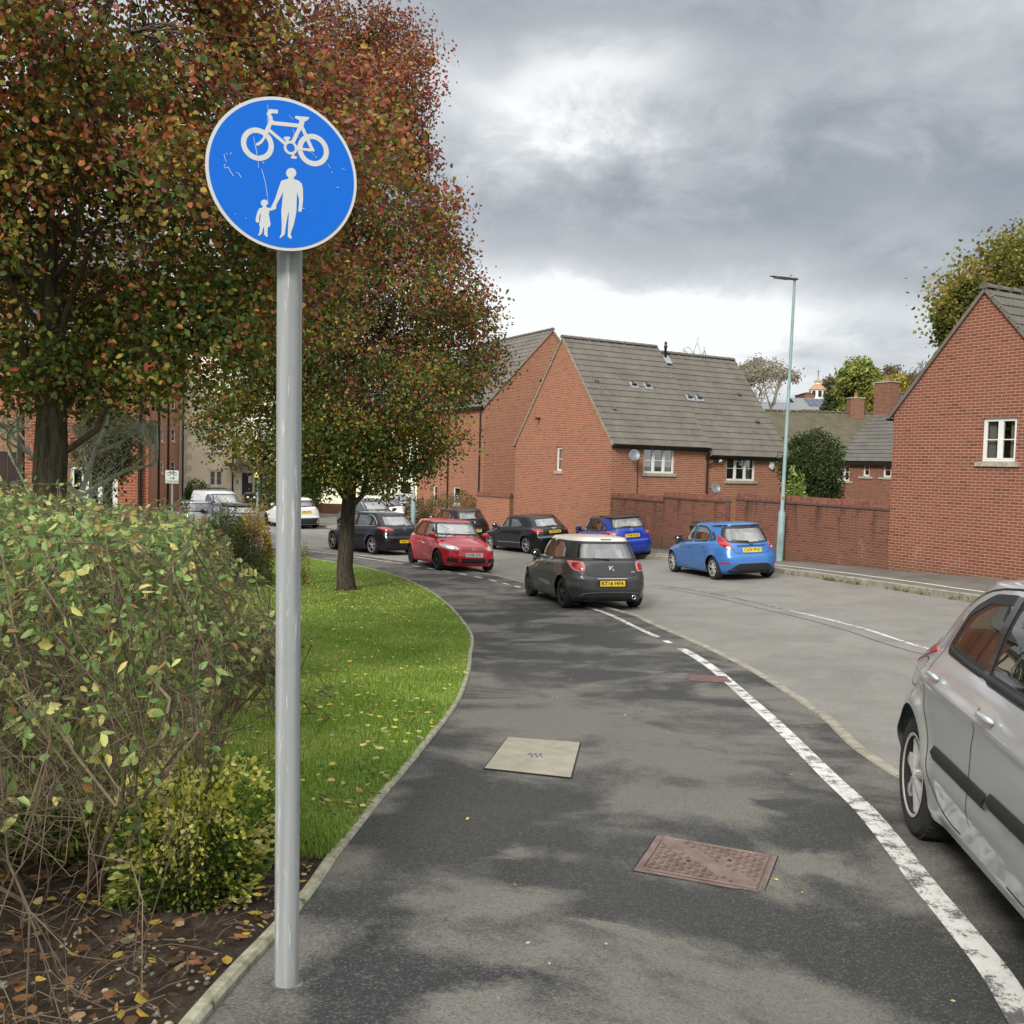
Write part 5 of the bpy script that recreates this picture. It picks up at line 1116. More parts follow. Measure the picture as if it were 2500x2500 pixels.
class Car:
    def __init__(s, sp):
        s.sp = sp; s.L, s.W, s.Ht = sp['L'], sp['W'], sp['H']; s.root = empty('parked_car', (0, 0, 0), 0, sp['label'], sp.get('cat', 'car'), 'cars parked along the street')
        s.paint = sp['paint']; s.rw = sp.get('rw', .31); s.xr = sp['xr']; s.xf = sp['xf']; s.res = sp.get('res', .022)
        s.body(); s.features()
    def body(s):
        sp = s.sp; L, W, Ht = s.L, s.W, s.Ht; res = s.res; zt = Ht - .055
        zs = [sp.get('z0', .17)]
        while zs[-1] < zt - res: zs.append(zs[-1] + res * (1. if zs[-1] > .9 or zs[-1] < .5 else 1.))
        zs.append(zt); zs = np.array(zs)
        xr = prof(sp['rear'], zs); xf = prof([(a, L - b) for a, b in sp['front']], zs, 4); hw = prof(sp['wid'], zs) * W / 2
        ne = prof(sp.get('nr', [(.2, 5.5), (.7, 5.5), (.95, 4.2), (1.4, 4.), (1.6, 4.)]), zs); nf = prof(sp.get('nf', [(.2, 4.2), (.65, 4.), (.8, 2.9), (.95, 2.7), (1.1, 3.2), (1.45, 4.)]), zs)
        M_ = int((L + W) / res); rings = []; N = 2 * M_
        def outline(x0, x1, h, n0, n1):
            xm = sp.get('xm', .47) * L; o = []
            for i in range(181):
                a = PI * i / 180; c, s_ = math.cos(a), math.sin(a)
                n_ = n1 if c > 0 else n0; e = (x1 - xm) if c > 0 else (xm - x0); o.append((xm + e * math.copysign(abs(c) ** (2 / n_), c), h * abs(s_) ** (2 / n_)))
            return resample(o, M_ + 1, False)
        tops = [(1., zt)] + [(1 - q, zt + .055 * (1 - (1 - q) ** 2.4)) for q in (.04, .1, .18, .3, .45, .62, .8, .97)]
        allr = [(z, outline(a, b, h, c, d)) for z, a, b, h, c, d in zip(zs, xr, xf, hw, ne, nf)]
        base = allr[-1][1]; cx_ = (base[:, 0].min() + base[:, 0].max()) / 2
        for q, z in tops[1:]: allr.append((z, np.stack([cx_ + (base[:, 0] - cx_) * q, base[:, 1] * q], 1)))
        vs = []; xw = (s.xr, s.xf); Ra = s.rw + sp.get('archgap', .045)
        crease = sp.get('crease', None)
        for z, o in allr:
            P = [(p[0], p[1]) for p in o] + [(p[0], -p[1]) for p in o[-2:0:-1]]
            for (x_, y_) in P:
                zz = z; ay = abs(y_)
                if ay > W * .34 and z < .95:
                    for c in xw:                                   # flared arches
                        d = math.hypot(x_ - c, z - s.rw); f = math.exp(-((d - Ra) / .075) ** 2) * (1 if d > Ra else 1.) * sp.get('flare', .022); y_ += math.copysign(f, y_)
                    for (cz, dp, wd) in sp.get('creases', [(.86, .010, .03), (.42, -.012, .07)]): y_ += math.copysign(dp * math.exp(-((z - cz - sp.get('crslope', .03) * (x_ - L / 2) * -1) / wd) ** 2), y_)
                vs.append(Vector((x_, y_, zz)))
        n = len(P); R_ = len(allr); fs = [(i * n + k, i * n + (k + 1) % n, (i + 1) * n + (k + 1) % n, (i + 1) * n + k) for i in range(R_ - 1) for k in range(n)]
        fs.append(tuple((R_ - 1) * n + k for k in range(n)))
        s.bvh = BVHTree.FromPolygons(vs, fs)
        # arches: snap then cut
        for v in vs:
            if abs(v.y) > W * .36 and v.z < .9:
                for c in xw:
                    d = math.hypot(v.x - c, v.z - s.rw)
                    if abs(d - Ra) < res * .75 and d > 1e-3: v.x = c + (v.x - c) * Ra / d; v.z = s.rw + (v.z - s.rw) * Ra / d
        holes = s.sp['glass']; keep = []
        for f in fs:
            c = sum((vs[i] for i in f), Vector()) / len(f); kill = False
            if abs(c.y) > W * .36 and c.z < s.rw + Ra + .02:
                for a in xw:
                    if math.hypot(c.x - a, c.z - s.rw) < Ra: kill = True
            if not kill and c.z > .7:
                for (pl, P, *_r) in holes:
                    P2 = s.shrunk(P, .97)
                    if pl == 'side' and abs(c.y) > W * .28 and inpoly(P2, c.x, c.z): kill = True
                    if pl == 'rear' and c.x < L * .4 and inpoly(P2, c.y, c.z): kill = True
                    if pl == 'front' and c.x > L * .4 and inpoly(P2, c.y, c.z): kill = True
            if not kill: keep.append(f)
        used = sorted(set(i for f in keep for i in f)); mp = {i: k for k, i in enumerate(used)}
        mb = MB(); mb.add([vs[i] for i in used], [tuple(mp[i] for i in f) for f in keep])
        if sp.get('roofpaint'):
            zc = sp['roofz']; mb.m = [1 if sum(mb.v[i][2] for i in f) / len(f) > zc(sum(mb.v[i][0] for i in f) / len(f)) else 0 for f in mb.f]
        s.bodyo = mb.build('body', [s.paint] + ([sp['roofpaint']] if sp.get('roofpaint') else []), s.root, smooth=True)
    @staticmethod
    def shrunk(P, k):
        c = (sum(p[0] for p in P) / len(P), sum(p[1] for p in P) / len(P)); return [(c[0] + (p[0] - c[0]) * k, c[1] + (p[1] - c[1]) * k) for p in P]
    def cast(s, pl, a, b, sg=1):
        W = s.W
        if pl == 'side': o, d = Vector((a, sg * 3, b)), Vector((0, -sg, 0))
        elif pl == 'rear': o, d = Vector((-3, a, b)), Vector((1, 0, 0))
        elif pl == 'front': o, d = Vector((s.L + 3, a, b)), Vector((-1, 0, 0))
        elif pl == 'top': o, d = Vector((a, b, 4)), Vector((0, 0, -1))
        h = s.bvh.ray_cast(o, d)
        if h[0] is None:
            q = Vector((a, sg * W * .45, b)) if pl == 'side' else (Vector((.1, a, b)) if pl == 'rear' else (Vector((s.L - .1, a, b)) if pl == 'front' else Vector((a, b, s.Ht))))
            h = s.bvh.find_nearest(q); p, n = h[0], h[1]
            return p, (n if n.dot(d) < 0 else -n)
        p, n = h[0], h[1]; return p, (n if n.dot(d) < 0 else -n)
    def patch(s, name, pl, P, mat, off=.004, sg=1, nb=48, nr=7, smooth=.04, parent=None, mirror=False, dome=0., thick=0.):
        if mirror: P = [(-a, b) for a, b in P]
        B = resample(smooth_(P, smooth), nb); c = B.mean(0); mb = MB(); vs = []; fs = []
        rr = [0] + [math.sin(PI / 2 * i / nr) for i in range(1, nr + 1)]
        p, n = s.cast(pl, c[0], c[1], sg); vs.append(p + n * (off + dome))
        for r_ in rr[1:]:
            for q in B: a, b = c + (q - c) * r_; p, n = s.cast(pl, a, b, sg); vs.append(p + n * (off + dome * (1 - r_ ** 3)))
        fs = [(0, 1 + k, 1 + (k + 1) % nb) for k in range(nb)] + [(1 + (i - 1) * nb + k, 1 + i * nb + k, 1 + i * nb + (k + 1) % nb, 1 + (i - 1) * nb + (k + 1) % nb) for i in range(1, nr) for k in range(nb)]
        if thick:
            e = len(vs)
            for q in B: p, n = s.cast(pl, q[0], q[1], sg); vs.append(p - n * .004)
            fs += [(1 + (nr - 1) * nb + k, e + k, e + (k + 1) % nb, 1 + (nr - 1) * nb + (k + 1) % nb) for k in range(nb)]
        mb.add(vs, fs); return mb.build(name, mat, parent or s.root, smooth=True)
    def ringo(s, name, pl, P, mat, k0=.9, k1=1.05, off=.006, sg=1, nb=96, smooth=.04, parent=None, mirror=False, wd=None):
        if mirror: P = [(-a, b) for a, b in P]
        B = resample(smooth_(P, smooth), nb); mb = MB(); vs = []
        T = np.roll(B, -1, 0) - np.roll(B, 1, 0); T /= np.linalg.norm(T, axis=1)[:, None]; Nn_ = np.stack([T[:, 1], -T[:, 0]], 1); cc = B.mean(0)
        if ((B - cc) * Nn_).sum() < 0: Nn_ = -Nn_
        w0, w1 = wd or (-.03, .014)
        for w_ in (w0, w1):
            for q, nn in zip(B, Nn_): a, b = q + nn * w_; p, n = s.cast(pl, a, b, sg); vs.append(p + n * off)
        for q, nn in zip(B, Nn_): a, b = q + nn * w0; p, n = s.cast(pl, a, b, sg); vs.append(p - n * .02)
        mb.add(vs, [(k, (k + 1) % nb, nb + (k + 1) % nb, nb + k) for k in range(nb)] + [(k, (k + 1) % nb, 2 * nb + (k + 1) % nb, 2 * nb + k) for k in range(nb)]); return mb.build(name, mat, parent or s.root, smooth=False)
    def seam(s, name, pl, P, w=.006, mat=None, off=.0015, sg=1, parent=None, n=None, closed=False, h=0., mirror=False, smooth=2):
        if mirror: P = [(-a, b) for a, b in P]
        P = chaikin(P, smooth, closed) if not closed and smooth else (chaikin(P, smooth) if smooth else P)
        Q = [P[0]] if closed else [P[0]]
        L_ = sum(math.hypot(P[i + 1][0] - P[i][0], P[i + 1][1] - P[i][1]) for i in range(len(P) - 1)); n = n or max(6, int(L_ / .03)); B = resample(P, n, closed); vs = []; mb = MB()
        m = len(B)
        for i in range(m):
            if closed: t = B[(i + 1) % m] - B[i - 1]
            else: t = B[min(i + 1, m - 1)] - B[max(i - 1, 0)]
            t = t / np.linalg.norm(t); nn = np.array([-t[1], t[0]]) * w / 2
            for q in (B[i] + nn, B[i] - nn): p, nr_ = s.cast(pl, q[0], q[1], sg); vs.append(p + nr_ * off)
            if h: p, nr_ = s.cast(pl, B[i][0], B[i][1], sg); vs.append(p + nr_ * (off + h))
        k = 3 if h else 2; e = m if closed else m - 1
        if h: fs = [f for i in range(e) for f in ((i * 3, (i + 1) % m * 3, (i + 1) % m * 3 + 2, i * 3 + 2), (i * 3 + 2, (i + 1) % m * 3 + 2, (i + 1) % m * 3 + 1, i * 3 + 1))]
        else: fs = [(i * 2, (i + 1) % m * 2, (i + 1) % m * 2 + 1, i * 2 + 1) for i in range(e)]
        mb.add(vs, fs); return mb.build(name, mat or SEAM, parent or s.root, smooth=bool(h))
    def wheel(s, x, sg, style, mat):
        W = s.W; rw = s.rw; rr = s.sp.get('rim', .2); wd = .195; yo = sg * (W / 2 - s.sp.get('inset', .035)); c = Vector((x, yo, rw)); f = -sg
        e = empty('wheel', c); e.parent = s.root; Y = lambda d: f * d
        mb = MB(); mb.lathe([(rr, Y(.012)), (rr + .012, Y(.002)), (rw - .045, Y(-.004)), (rw - .018, Y(.006)), (rw - .004, Y(.03)), (rw, Y(.06)), (rw, Y(wd - .05)), (rw - .01, Y(wd - .02)), (rw - .04, Y(wd)), (rr, Y(wd))], 48, 'y'); t_ = mb.build('tyre', TYRE, e, smooth=False); autosmooth(t_, 30)
        mb = MB()
        for k in range(48):
            a = 2 * PI * k / 48
            for d in (.045, .095, .145): ca, sa = math.cos(a + d * 2), math.sin(a + d * 2); mb.obox(Vector((ca * (rw + .0005), Y(d), sa * (rw + .0005))), (ca, 0, sa), (0, 1, 0), (-sa, 0, ca), .0035, .017, .011)
        if s.sp.get('tread'): mb.build('tread', TYRE, e)
        mb = MB(); mb.lathe([(rr + .004, Y(.0)), (rr - .004, Y(-.003)), (rr - .014, Y(.004)), (rr - .02, Y(.03)), (rr - .03, Y(.12))], 48, 'y'); rm = mb.build('rim', [mat, UND], e, smooth=True); [setattr(f_, 'material_index', 1) for f_ in rm.data.polygons if abs(f_.center.y - Y(.0) * 1) > .014]
        mb = MB(); mb.lathe([(0, Y(.085)), (rr - .03, Y(.085))], 24, 'y'); mb.build('brake', UND, rm)
        mb = MB(); mb.lathe([(rr * .28, Y(.06)), (rr * .62, Y(.06)), (rr * .62, Y(.075)), (rr * .28, Y(.075))], 32, 'y', closed=True); mb.build('disc', pm('brake_disc', (.25, .24, .23), .4, .8), rm)
        n, kind = style; 
        for k in range(n):
            a = 2 * PI * (k + .25) / n; ca, sa = math.cos(a), math.sin(a)
            def P(r_, t_, d): return Vector((ca * r_ - sa * t_, Y(d), sa * r_ + ca * t_))
            mb = MB(); hub = .045; r1 = rr - .012
            if kind == 'wide': pr = [(hub * .6, .016), (rr * .5, .017), (rr * .8, .025), (r1, .046)]
            elif kind == 'v': pr = [(hub * .6, .022), (rr * .5, .024), (rr * .8, .034), (r1, .048)]
            else: pr = [(hub * .6, .014), (rr * .5, .012), (r1, .012)]
            vs = []
            for (q, t_) in pr:
                dd = .016 + .022 * (1 - q / rr) * -1 + .010; vs += [P(q, -t_, dd), P(q, 0, dd - .006), P(q, t_, dd), P(q, t_ * .8, dd + .03), P(q, -t_ * .8, dd + .03)]
            m = 5; mb.add(vs, [(i * m + j, i * m + (j + 1) % m, (i + 1) * m + (j + 1) % m, (i + 1) * m + j) for i in range(len(pr) - 1) for j in range(m)] + [(0, 1, 2, 3, 4)])
            if kind == 'v':                                       # slot in the spoke
                v2 = [P(rr * .55, -.004, .008), P(rr * .55, .004, .008), P(r1 - .004, .022, .017), P(r1 - .004, -.022, .017)]; sm = MB(); sm.add(v2, [(0, 1, 2, 3)]); sm.build('slot', UND, rm)
            mb.build('spoke', mat, rm)
        mb = MB(); mb.lathe([(0, Y(-.004)), (.02, Y(-.004)), (.045, Y(.004)), (.052, Y(.02)), (.05, Y(.05))], 24, 'y'); mb.build('hub', mat, rm, smooth=True)
        if kind != 'wide':
            for k in range(5): a = 2 * PI * k / 5; mb = MB(); mb.lathe([(0, Y(.004)), (.006, Y(.004)), (.006, Y(.02))], 8, 'y', (.03 * math.cos(a) * 1.1, 0, .03 * math.sin(a) * 1.1)); mb.build('bolt', UND, rm)
        else: mb = MB(); mb.lathe([(0, Y(-.006)), (.012, Y(-.006)), (.012, Y(.0))], 16, 'y'); mb.build('cap', UND, rm)
    def features(s):
        sp = s.sp; L, W, Ht = s.L, s.W, s.Ht
        for x in (s.xr, s.xf):
            for sg in (1, -1):
                s.wheel(x, sg, sp['spokes'], sp['rimmat'])
                mb = MB(); vs = []; Ra = s.rw + sp.get('archgap', .045) + .006
                for y_ in (sg * W * .30, sg * W * .435):
                    for k in range(17): a = -.1 + (PI + .2) * k / 16; vs.append((x + Ra * math.cos(a), y_, s.rw + Ra * math.sin(a)))
                mb.add(vs, [(k, k + 1, 18 + k, 17 + k) for k in range(16)]); mb.add([(x, sg * W * .30, s.rw)] + vs[:17], [(0, k + 1, k + 2) for k in range(16)]); mb.build('wheel_arch', UND, s.root)
        mb = MB(); zf = sp.get('z0', .17) + .01; rear_x = float(prof(sp['rear'], np.array([.35]))[0]); mb.box(rear_x + .12, L - .25, -W * .31, W * .31, zf, .34)
        mb.box(s.xr + s.rw + .08, s.xf - s.rw - .08, -W * .465, W * .465, zf + .01, .36); mb.build('underbody', UND, s.root)
        # cabin: floor, dashboard, seats
        xa = sp['cabin'][0]; xb = sp['cabin'][1]; zb = sp.get('beltz', .90)
        mb = MB(); mb.box(xa, xb + .25, -W * .42, W * .42, .36, .45); mb.box(xb - .12, xb + .35, -W * .40, W * .40, .45, zb - .02); mb.box(xa - .25, xa + .12, -W * .40, W * .40, .36, zb - .10); mb.build('cabin', CABIN, s.root)
        for (x, ys, nm) in ((xb - .85, (-.36, .36), 'front_seat'), (xa + .35, (-.42, 0, .42) if W > 1.6 else (-.36, .36), 'rear_seat')):
            for y_ in ys:
                mb = MB(); hw_ = .24 if nm == 'front_seat' else .2
                a0 = Vector((x - .10, y_, .5)); a1 = Vector((x - .27, y_, zb + .17)); ax = (a1 - a0).normalized(); mb.obox((a0 + a1) / 2, ax, (0, 1, 0), ax.cross(Vector((0, 1, 0))), (a1 - a0).length / 2, hw_, .06)
                mb.obox((x + .15, y_, .52), (1, 0, 0), (0, 1, 0), (0, 0, 1), .27, hw_, .07); mb.build(nm, sp.get('seat', SEATM), s.root)
                vs = MB(); vs.lathe([(0, -.1), (.09, -.09), (.115, 0), (.09, .08), (0, .09)], 14, 'z', (0, 0, 0)); vs.v = [(v[0] * .45 + x - .31, v[1] * 1.05 + y_, v[2] + zb + .28) for v in vs.v]; vs.build('headrest', sp.get('seat', SEATM), s.root, smooth=True)
        mb = MB(); c0 = Vector((xb - .38, sp.get('wheelside', -.36), zb - .02)); vs = []
        for k in range(20):
            a = 2 * PI * k / 20; d = Vector((-.35 * math.sin(a), math.cos(a), .93 * math.sin(a)))
            for j in range(5): b = 2 * PI * j / 5; vs.append(c0 + d * (.18 + .014 * math.cos(b)) + Vector((.9, 0, .35)) * .014 * math.sin(b))
        mb.add(vs, [(k * 5 + j, k * 5 + (j + 1) % 5, ((k + 1) % 20) * 5 + (j + 1) % 5, ((k + 1) % 20) * 5 + j) for k in range(20) for j in range(5)]); mb.build('steering_wheel', CABIN, s.root)
        # glazing
        for (pl, P, gm, nm) in sp['glass']:
            for sg in ((1, -1) if pl == 'side' else (1,)):
                g_ = s.patch(nm, pl, P, gm, .003, sg, 72, 8, .06)
                s.ringo('seal', pl, P, sp.get('sealmat', BLKPL), off=.0055, sg=sg, parent=g_, smooth=.06, wd=sp.get('sealw', (-.03, .012)))
        for f in sp.get('extra', []): f(s)
    def mirror_(s, x, z, mat, sz=1.):
        for sg in (1, -1):
            p, n = s.cast('side', x, z, sg); mb = MB(); mb.lathe([(0, -.13), (.05, -.12), (.085, -.05), (.09, .03), (.06, .1), (0, .12)], 16, 'z', (0, 0, 0))
            c = Vector((p.x + .02, p.y + sg * .15, z + .08)); mb.v = [(c.x + v[0] * .75 * sz + v[2] * 0, c.y + v[2] * .95 * sz, c.z + v[1] * .95 * sz) for v in mb.v]; m = mb.build('door_mirror', mat, s.root, smooth=True)
            mb = MB(); mb.obox((p + c) / 2 - Vector((0, 0, .04)), (0, 1, 0), (1, 0, 0), (0, 0, 1), abs(c.y - p.y) / 2, .03, .018); mb.build('stalk', BLKPL, m)
            mb = MB(); mb.obox(c - Vector((.058 * sz, 0, 0)), (0, 1, 0), (0, 0, 1), (1, 0, 0), .085 * sz, .058 * sz, .004); mb.build('glass', MIRG, m)
    def handle(s, x, z, mat, ln=.17):
        for sg in (1, -1):
            s_ = s.patch('handle_cup', 'side', [(x - ln * .35, z - .03), (x + ln * .35, z - .03), (x + ln * .35, z + .035), (x - ln * .35, z + .035)], s.paint, .0015, sg, 20, 3)
            mb = MB(); pts = []
            for i in range(9):
                t = i / 8; p, n = s.cast('side', x - ln / 2 + ln * t, z + .004, sg); pts.append(p + n * (.012 + .022 * math.sin(PI * t) ** .5))
            mb.tube(pts, [.008] + [.0135] * 7 + [.008], 10); mb.build('door_handle', mat, s.root, smooth=True)
    def plate(s, text, z, pl='rear', y=0., mat=None, w=.52, h=.111, off=.012, tilt=None, sz=.082):
        p, n = s.cast(pl, y, z); d = -1 if pl == 'rear' else 1
        n = Vector((n.x, 0, n.z)).normalized() if tilt is None else Vector((d * math.cos(tilt), 0, math.sin(tilt)))
        up = Vector((0, 0, 1)); up = (up - n * up.dot(n)).normalized(); ax = up.cross(n).normalized()
        c = Vector((p.x, y, z)) + n * off; 
        # clear the body everywhere behind the plate
        need = max((s.cast(pl, y + a, z + b)[0] - c).dot(n) for a in (-w / 2, 0, w / 2) for b in (-h / 2, h / 2)); c += n * (max(0, need) + .006)
        mb = MB(); mb.obox(c, ax, up, n, w / 2, h / 2, .004); pl_ = mb.build('number_plate', mat or (PLY if pl == 'rear' else PLW), s.root)
        me = text_mesh(text, sz, .0022, 0, 1.0); wd = max(v.co.x for v in me.vertices) - min(v.co.x for v in me.vertices); hh = max(v.co.y for v in me.vertices) - min(v.co.y for v in me.vertices)
        sx = (w - .05) / wd; sy = .078 / hh
        for v in me.vertices: v.co = c + ax * (v.co.x * sx) + up * (v.co.y * sy) + n * .0052
        link('lettering', me, LETT, pl_)
    def badge(s, body, z, size, pl='rear', mat=None, ring=True, y=0., bold=.002):
        p, n = s.cast(pl, y, z); n = Vector((n.x, 0, n.z)).normalized(); up = (Vector((0, 0, 1)) - n * n.z).normalized(); ax = up.cross(n).normalized(); c = p + n * .008; mb = MB()
        if ring:
            N = 28
            for (r0, r1, h_) in ((size * .84, size, .004),):
                vs = [c + ax * (r * math.cos(2 * PI * k / N)) + up * (r * math.sin(2 * PI * k / N)) + n * h_ for r in (r0, r1) for k in range(N)]; mb.add(vs, [(k, (k + 1) % N, N + (k + 1) % N, N + k) for k in range(N)])
        me = text_mesh(body, size * (1.25 if ring else 2), bold) if body else None
        o = mb.build('badge', mat or CHROME, s.root) if ring else None
        if me:
            for v in me.vertices: v.co = c + ax * v.co.x + up * v.co.y + n * .005
            link('emblem' if o else 'badge', me, mat or CHROME, o or s.root)
        return c, ax, up, n
    def place(s, p, heading, pitch_from=None):
        """p: ground point under the body centre; heading: compass bearing (deg from +Y clockwise) the nose points to"""
        b = R(heading); f = Vector((math.sin(b), math.cos(b), 0)); l = Vector((-f.y, f.x, 0)); xm = (s.xr + s.xf) / 2
        def gz(q):
            kx = np.interp(q.y, KERB[::-1, 1] if KERB[0, 1] > KERB[-1, 1] else KERB[:, 1], KERB[:, 0]); rx = np.interp(q.y, RKERB[:, 1], RKERB[:, 0]); return H(q.x, q.y) + (-.058 if kx < q.x < rx else 0.)
        q = lambda x, y: Vector((p[0], p[1], 0)) + f * (x - xm) + l * y
        zr = (gz(q(s.xr, .7)) + gz(q(s.xr, -.7))) / 2; zf = (gz(q(s.xf, .7)) + gz(q(s.xf, -.7))) / 2; zl = (gz(q(s.xr, .7)) + gz(q(s.xf, .7))) / 2; zR = (gz(q(s.xr, -.7)) + gz(q(s.xf, -.7))) / 2
        X = (f * (s.xf - s.xr) + Vector((0, 0, zf - zr))).normalized(); Yv = (l * 1.4 + Vector((0, 0, zl - zR))).normalized(); Z = X.cross(Yv).normalized(); Yv = Z.cross(X)
        o = Vector((p[0], p[1], (zr + zf) / 2)) - X * xm
        s.root.matrix_world = Matrix(((X.x, Yv.x, Z.x, o.x), (X.y, Yv.y, Z.y, o.y), (X.z, Yv.z, Z.z, o.z), (0, 0, 0, 1)))
        return s
def place_by_wheel(car, px, py, d, heading, side=1, which='rear'):
    """put the outer contact of one wheel on the ray through a pixel at depth d"""
    P = at(px, py, d); b = R(heading); f = Vector((math.sin(b), math.cos(b), 0)); l = Vector((-f.y, f.x, 0)); x = car.xr if which == 'rear' else car.xf
    c = Vector((P.x, P.y, 0)) - l * side * (car.W / 2 - .05) + f * ((car.xr + car.xf) / 2 - x); return car.place(c, heading)
def std(c):
    """shared small parts"""
    sp = c.sp
    def door(P): [c.seam('door_gap', 'side', P, .007, sg=sg) for sg in (1, -1)]
    for P in sp.get('doors', []): door(P)
    for x, z in sp.get('handles', []): c.handle(x, z, sp.get('handlemat', c.paint))
    c.mirror_(*sp['mirror'], sp.get('mirrormat', c.paint))
    for P in sp.get('tailgate', []): c.seam('tailgate_gap', 'rear', P, .008)
def wiper(c, y0, y1, z, dz=.02, mat=None):
    mb = MB(); pts = []
    for i in range(6): t = i / 5; p, n = c.cast('rear', y0 + (y1 - y0) * t, z + dz * t); pts.append(p + n * .022)
    mb.tube(pts, [.016, .013, .010, .009, .008, .007], 6); mb.build('rear_wiper', mat or BLKPL, c.root)
def sym(P): return P + [(-a, b) for a, b in reversed(P)]

WID = [(.15, .90), (.25, .955), (.5, .99), (.7, 1.), (.85, .985), (.93, .95), (1.0, .90), (1.2, .83), (1.35, .755), (1.45, .70), (1.6, .66)]
def hatch(**k):
    """a five or three door hatchback; k overrides"""
    L, Ht = k['L'], k['H']; s_ = Ht / 1.48
    d = dict(rear=[(.17, .14), (.28, .03), (.45, 0.), (.62, .02), (.66, .07), (.80, .09), (.95 * s_, .14), (1.05 * s_, .22), (1.25 * s_, .36), (1.37 * s_, .42), (Ht - .05, .50)],
             front=[(.17, .20), (.3, .05), (.45, 0.), (.6, .03), (.70, .12), (.76, .30), (.84, .62), (.90, .88), (.95, 1.08), (1.0, 1.20), (1.15 * s_, 1.42), (1.30 * s_, 1.66), (1.38 * s_, 1.82), (Ht - .05, 2.05)], wid=WID)
    d.update(k); return d

# ------------------------------------------------ 1. dark grey hatch with white roof, rear view
GREYP = paint('graphite_paint', (.055, .056, .057), .35, .002, .3); WHP = paint('white_paint', (.68, .66, .60), 0, 0, .35)
tailA = [(-.755, .97), (-.57, .965), (-.535, .93), (-.54, .80), (-.57, .765), (-.73, .785), (-.765, .87)]
def ds_extra(c):
    std(c); L = c.L
    for mir in (False, True):
        o = c.patch('tail_light', 'rear', tailA, PINKL, .010, mirror=mir, dome=.006, thick=1)
        c.patch('inner_lens', 'rear', c.shrunk(tailA, .68), REDL, .018, mirror=mir, dome=.004, parent=o)
    c.plate('KT16 HFA', .545, off=.012); c.patch('plate_recess', 'rear', [(-.34, .47), (.34, .47), (.30, .63), (-.30, .63)], BLKPL, .003); c.seam('chrome_strip', 'rear', [(-.31, .635), (.31, .635)], .012, CHROME, .012, h=.008, smooth=0)
    wiper(c, .02, .36, 1.0, .02); c.seam('diffuser_edge', 'rear', [(-.66, .26), (-.55, .37), (.55, .37), (.66, .26)], .025, pm('matt_grey', (.09, .09, .09), .6), .006, h=.01, smooth=1)
    c.patch('diffuser', 'rear', [(-.60, .20), (-.52, .345), (.52, .345), (.60, .20)], BLKPL, .003)
    mb = MB(); p, n = c.cast('rear', -.47, .27); mb.lathe([(.035, -.03), (.043, -.03), (.043, .1), (.035, .1)], 20, 'x', (p.x - .02, p.y, p.z), closed=True); mb.build('exhaust', CHROME, c.root, smooth=True)
    cc, ax, up, n = c.badge('', .84, .06, ring=True) if False else (None,) * 4
    p, n = c.cast('rear', 0, .84); n = Vector((n.x, 0, n.z)).normalized(); up = (Vector((0, 0, 1)) - n * n.z).normalized(); ax = up.cross(n).normalized(); mb = MB(); f = lambda a, b, k: p + ax * a + up * b + n * (.006 + .004 * k)
    mb.prism([(-.06, .05), (-.045, -.045), (.0, .005), (-.025, .025)], f); mb.prism([(-.01, .045), (.045, .035), (.005, .02), (.06, -.05), (.01, -.04), (.03, -.02), (-.01, .03)], f); mb.build('badge', CHROME, c.root)
    c.badge('THP', .765, .022, ring=False, y=-.45, bold=.0005)
    c.patch('brake_light', 'rear', [(-.12, 1.405), (.12, 1.405), (.11, 1.38), (-.11, 1.38)], REDL, .006, smooth=.01)
    for sg in (1, -1):
        c.patch('side_trim', 'side', [(1.35, .40), (2.25, .44), (2.2, .50), (1.42, .49)], CHROME, .006, sg, 40, 4)
        c.patch('shark_fin', 'side', [(1.35, .93), (1.62, .93), (1.50, 1.08), (1.44, 1.10)], c.paint, .010, sg, 20, 3, .005)
    mb = MB(); mb.tube([(1.0, 0, 1.46), (.86, 0, 1.54)], .004, 5); mb.build('aerial', BLKPL, c.root)
c1 = Car(hatch(L=3.95, W=1.72, H=1.48, xr=.70, xf=3.16, rw=.312, rim=.215, label='dark grey three-door hatchback with a white roof, half on the pavement, rear towards the viewer', paint=GREYP, roofpaint=WHP, roofz=lambda x: 1.352 - .004 * x,
    rimmat=ALLOYD, spokes=(5, 'v'), cabin=(.75, 2.9), rear=[(.17, .20), (.26, .05), (.42, 0.), (.64, .01), (.68, .04), (.8, .06), (.95, .10), (1.03, .17), (1.2, .29), (1.34, .38), (1.43, .44)],
    glass=[('side', [(1.56, .95), (2.95, .93), (2.72, 1.06), (2.32, 1.27), (2.0, 1.345), (1.68, 1.355)], CGLASSL, 'side_window'), ('side', [(.62, 1.02), (1.40, .95), (1.55, 1.35), (.98, 1.345)], CGLASSD, 'quarter_window'),
           ('rear', [(-.66, 1.00), (.66, 1.00), (.55, 1.335), (-.55, 1.335)], CGLASSD, 'rear_window'), ('front', [(-.66, 1.0), (.66, 1.0), (.56, 1.36), (-.56, 1.36)], CGLASS, 'windscreen')],
    doors=[[(1.50, .93), (1.42, .60), (1.48, .30)], [(1.48, .30), (2.75, .27)], [(2.75, .27), (2.92, .45), (2.95, .92)]], handles=[(1.68, .84)], mirror=(2.78, .92), mirrormat=BLKGL,
    tailgate=[[(-.52, 1.0), (-.50, .72), (-.46, .68), (.46, .68), (.50, .72), (.52, 1.0)]], extra=[ds_extra]))
place_by_wheel(c1, 1372, 1476, 19.3, -15, side=1)

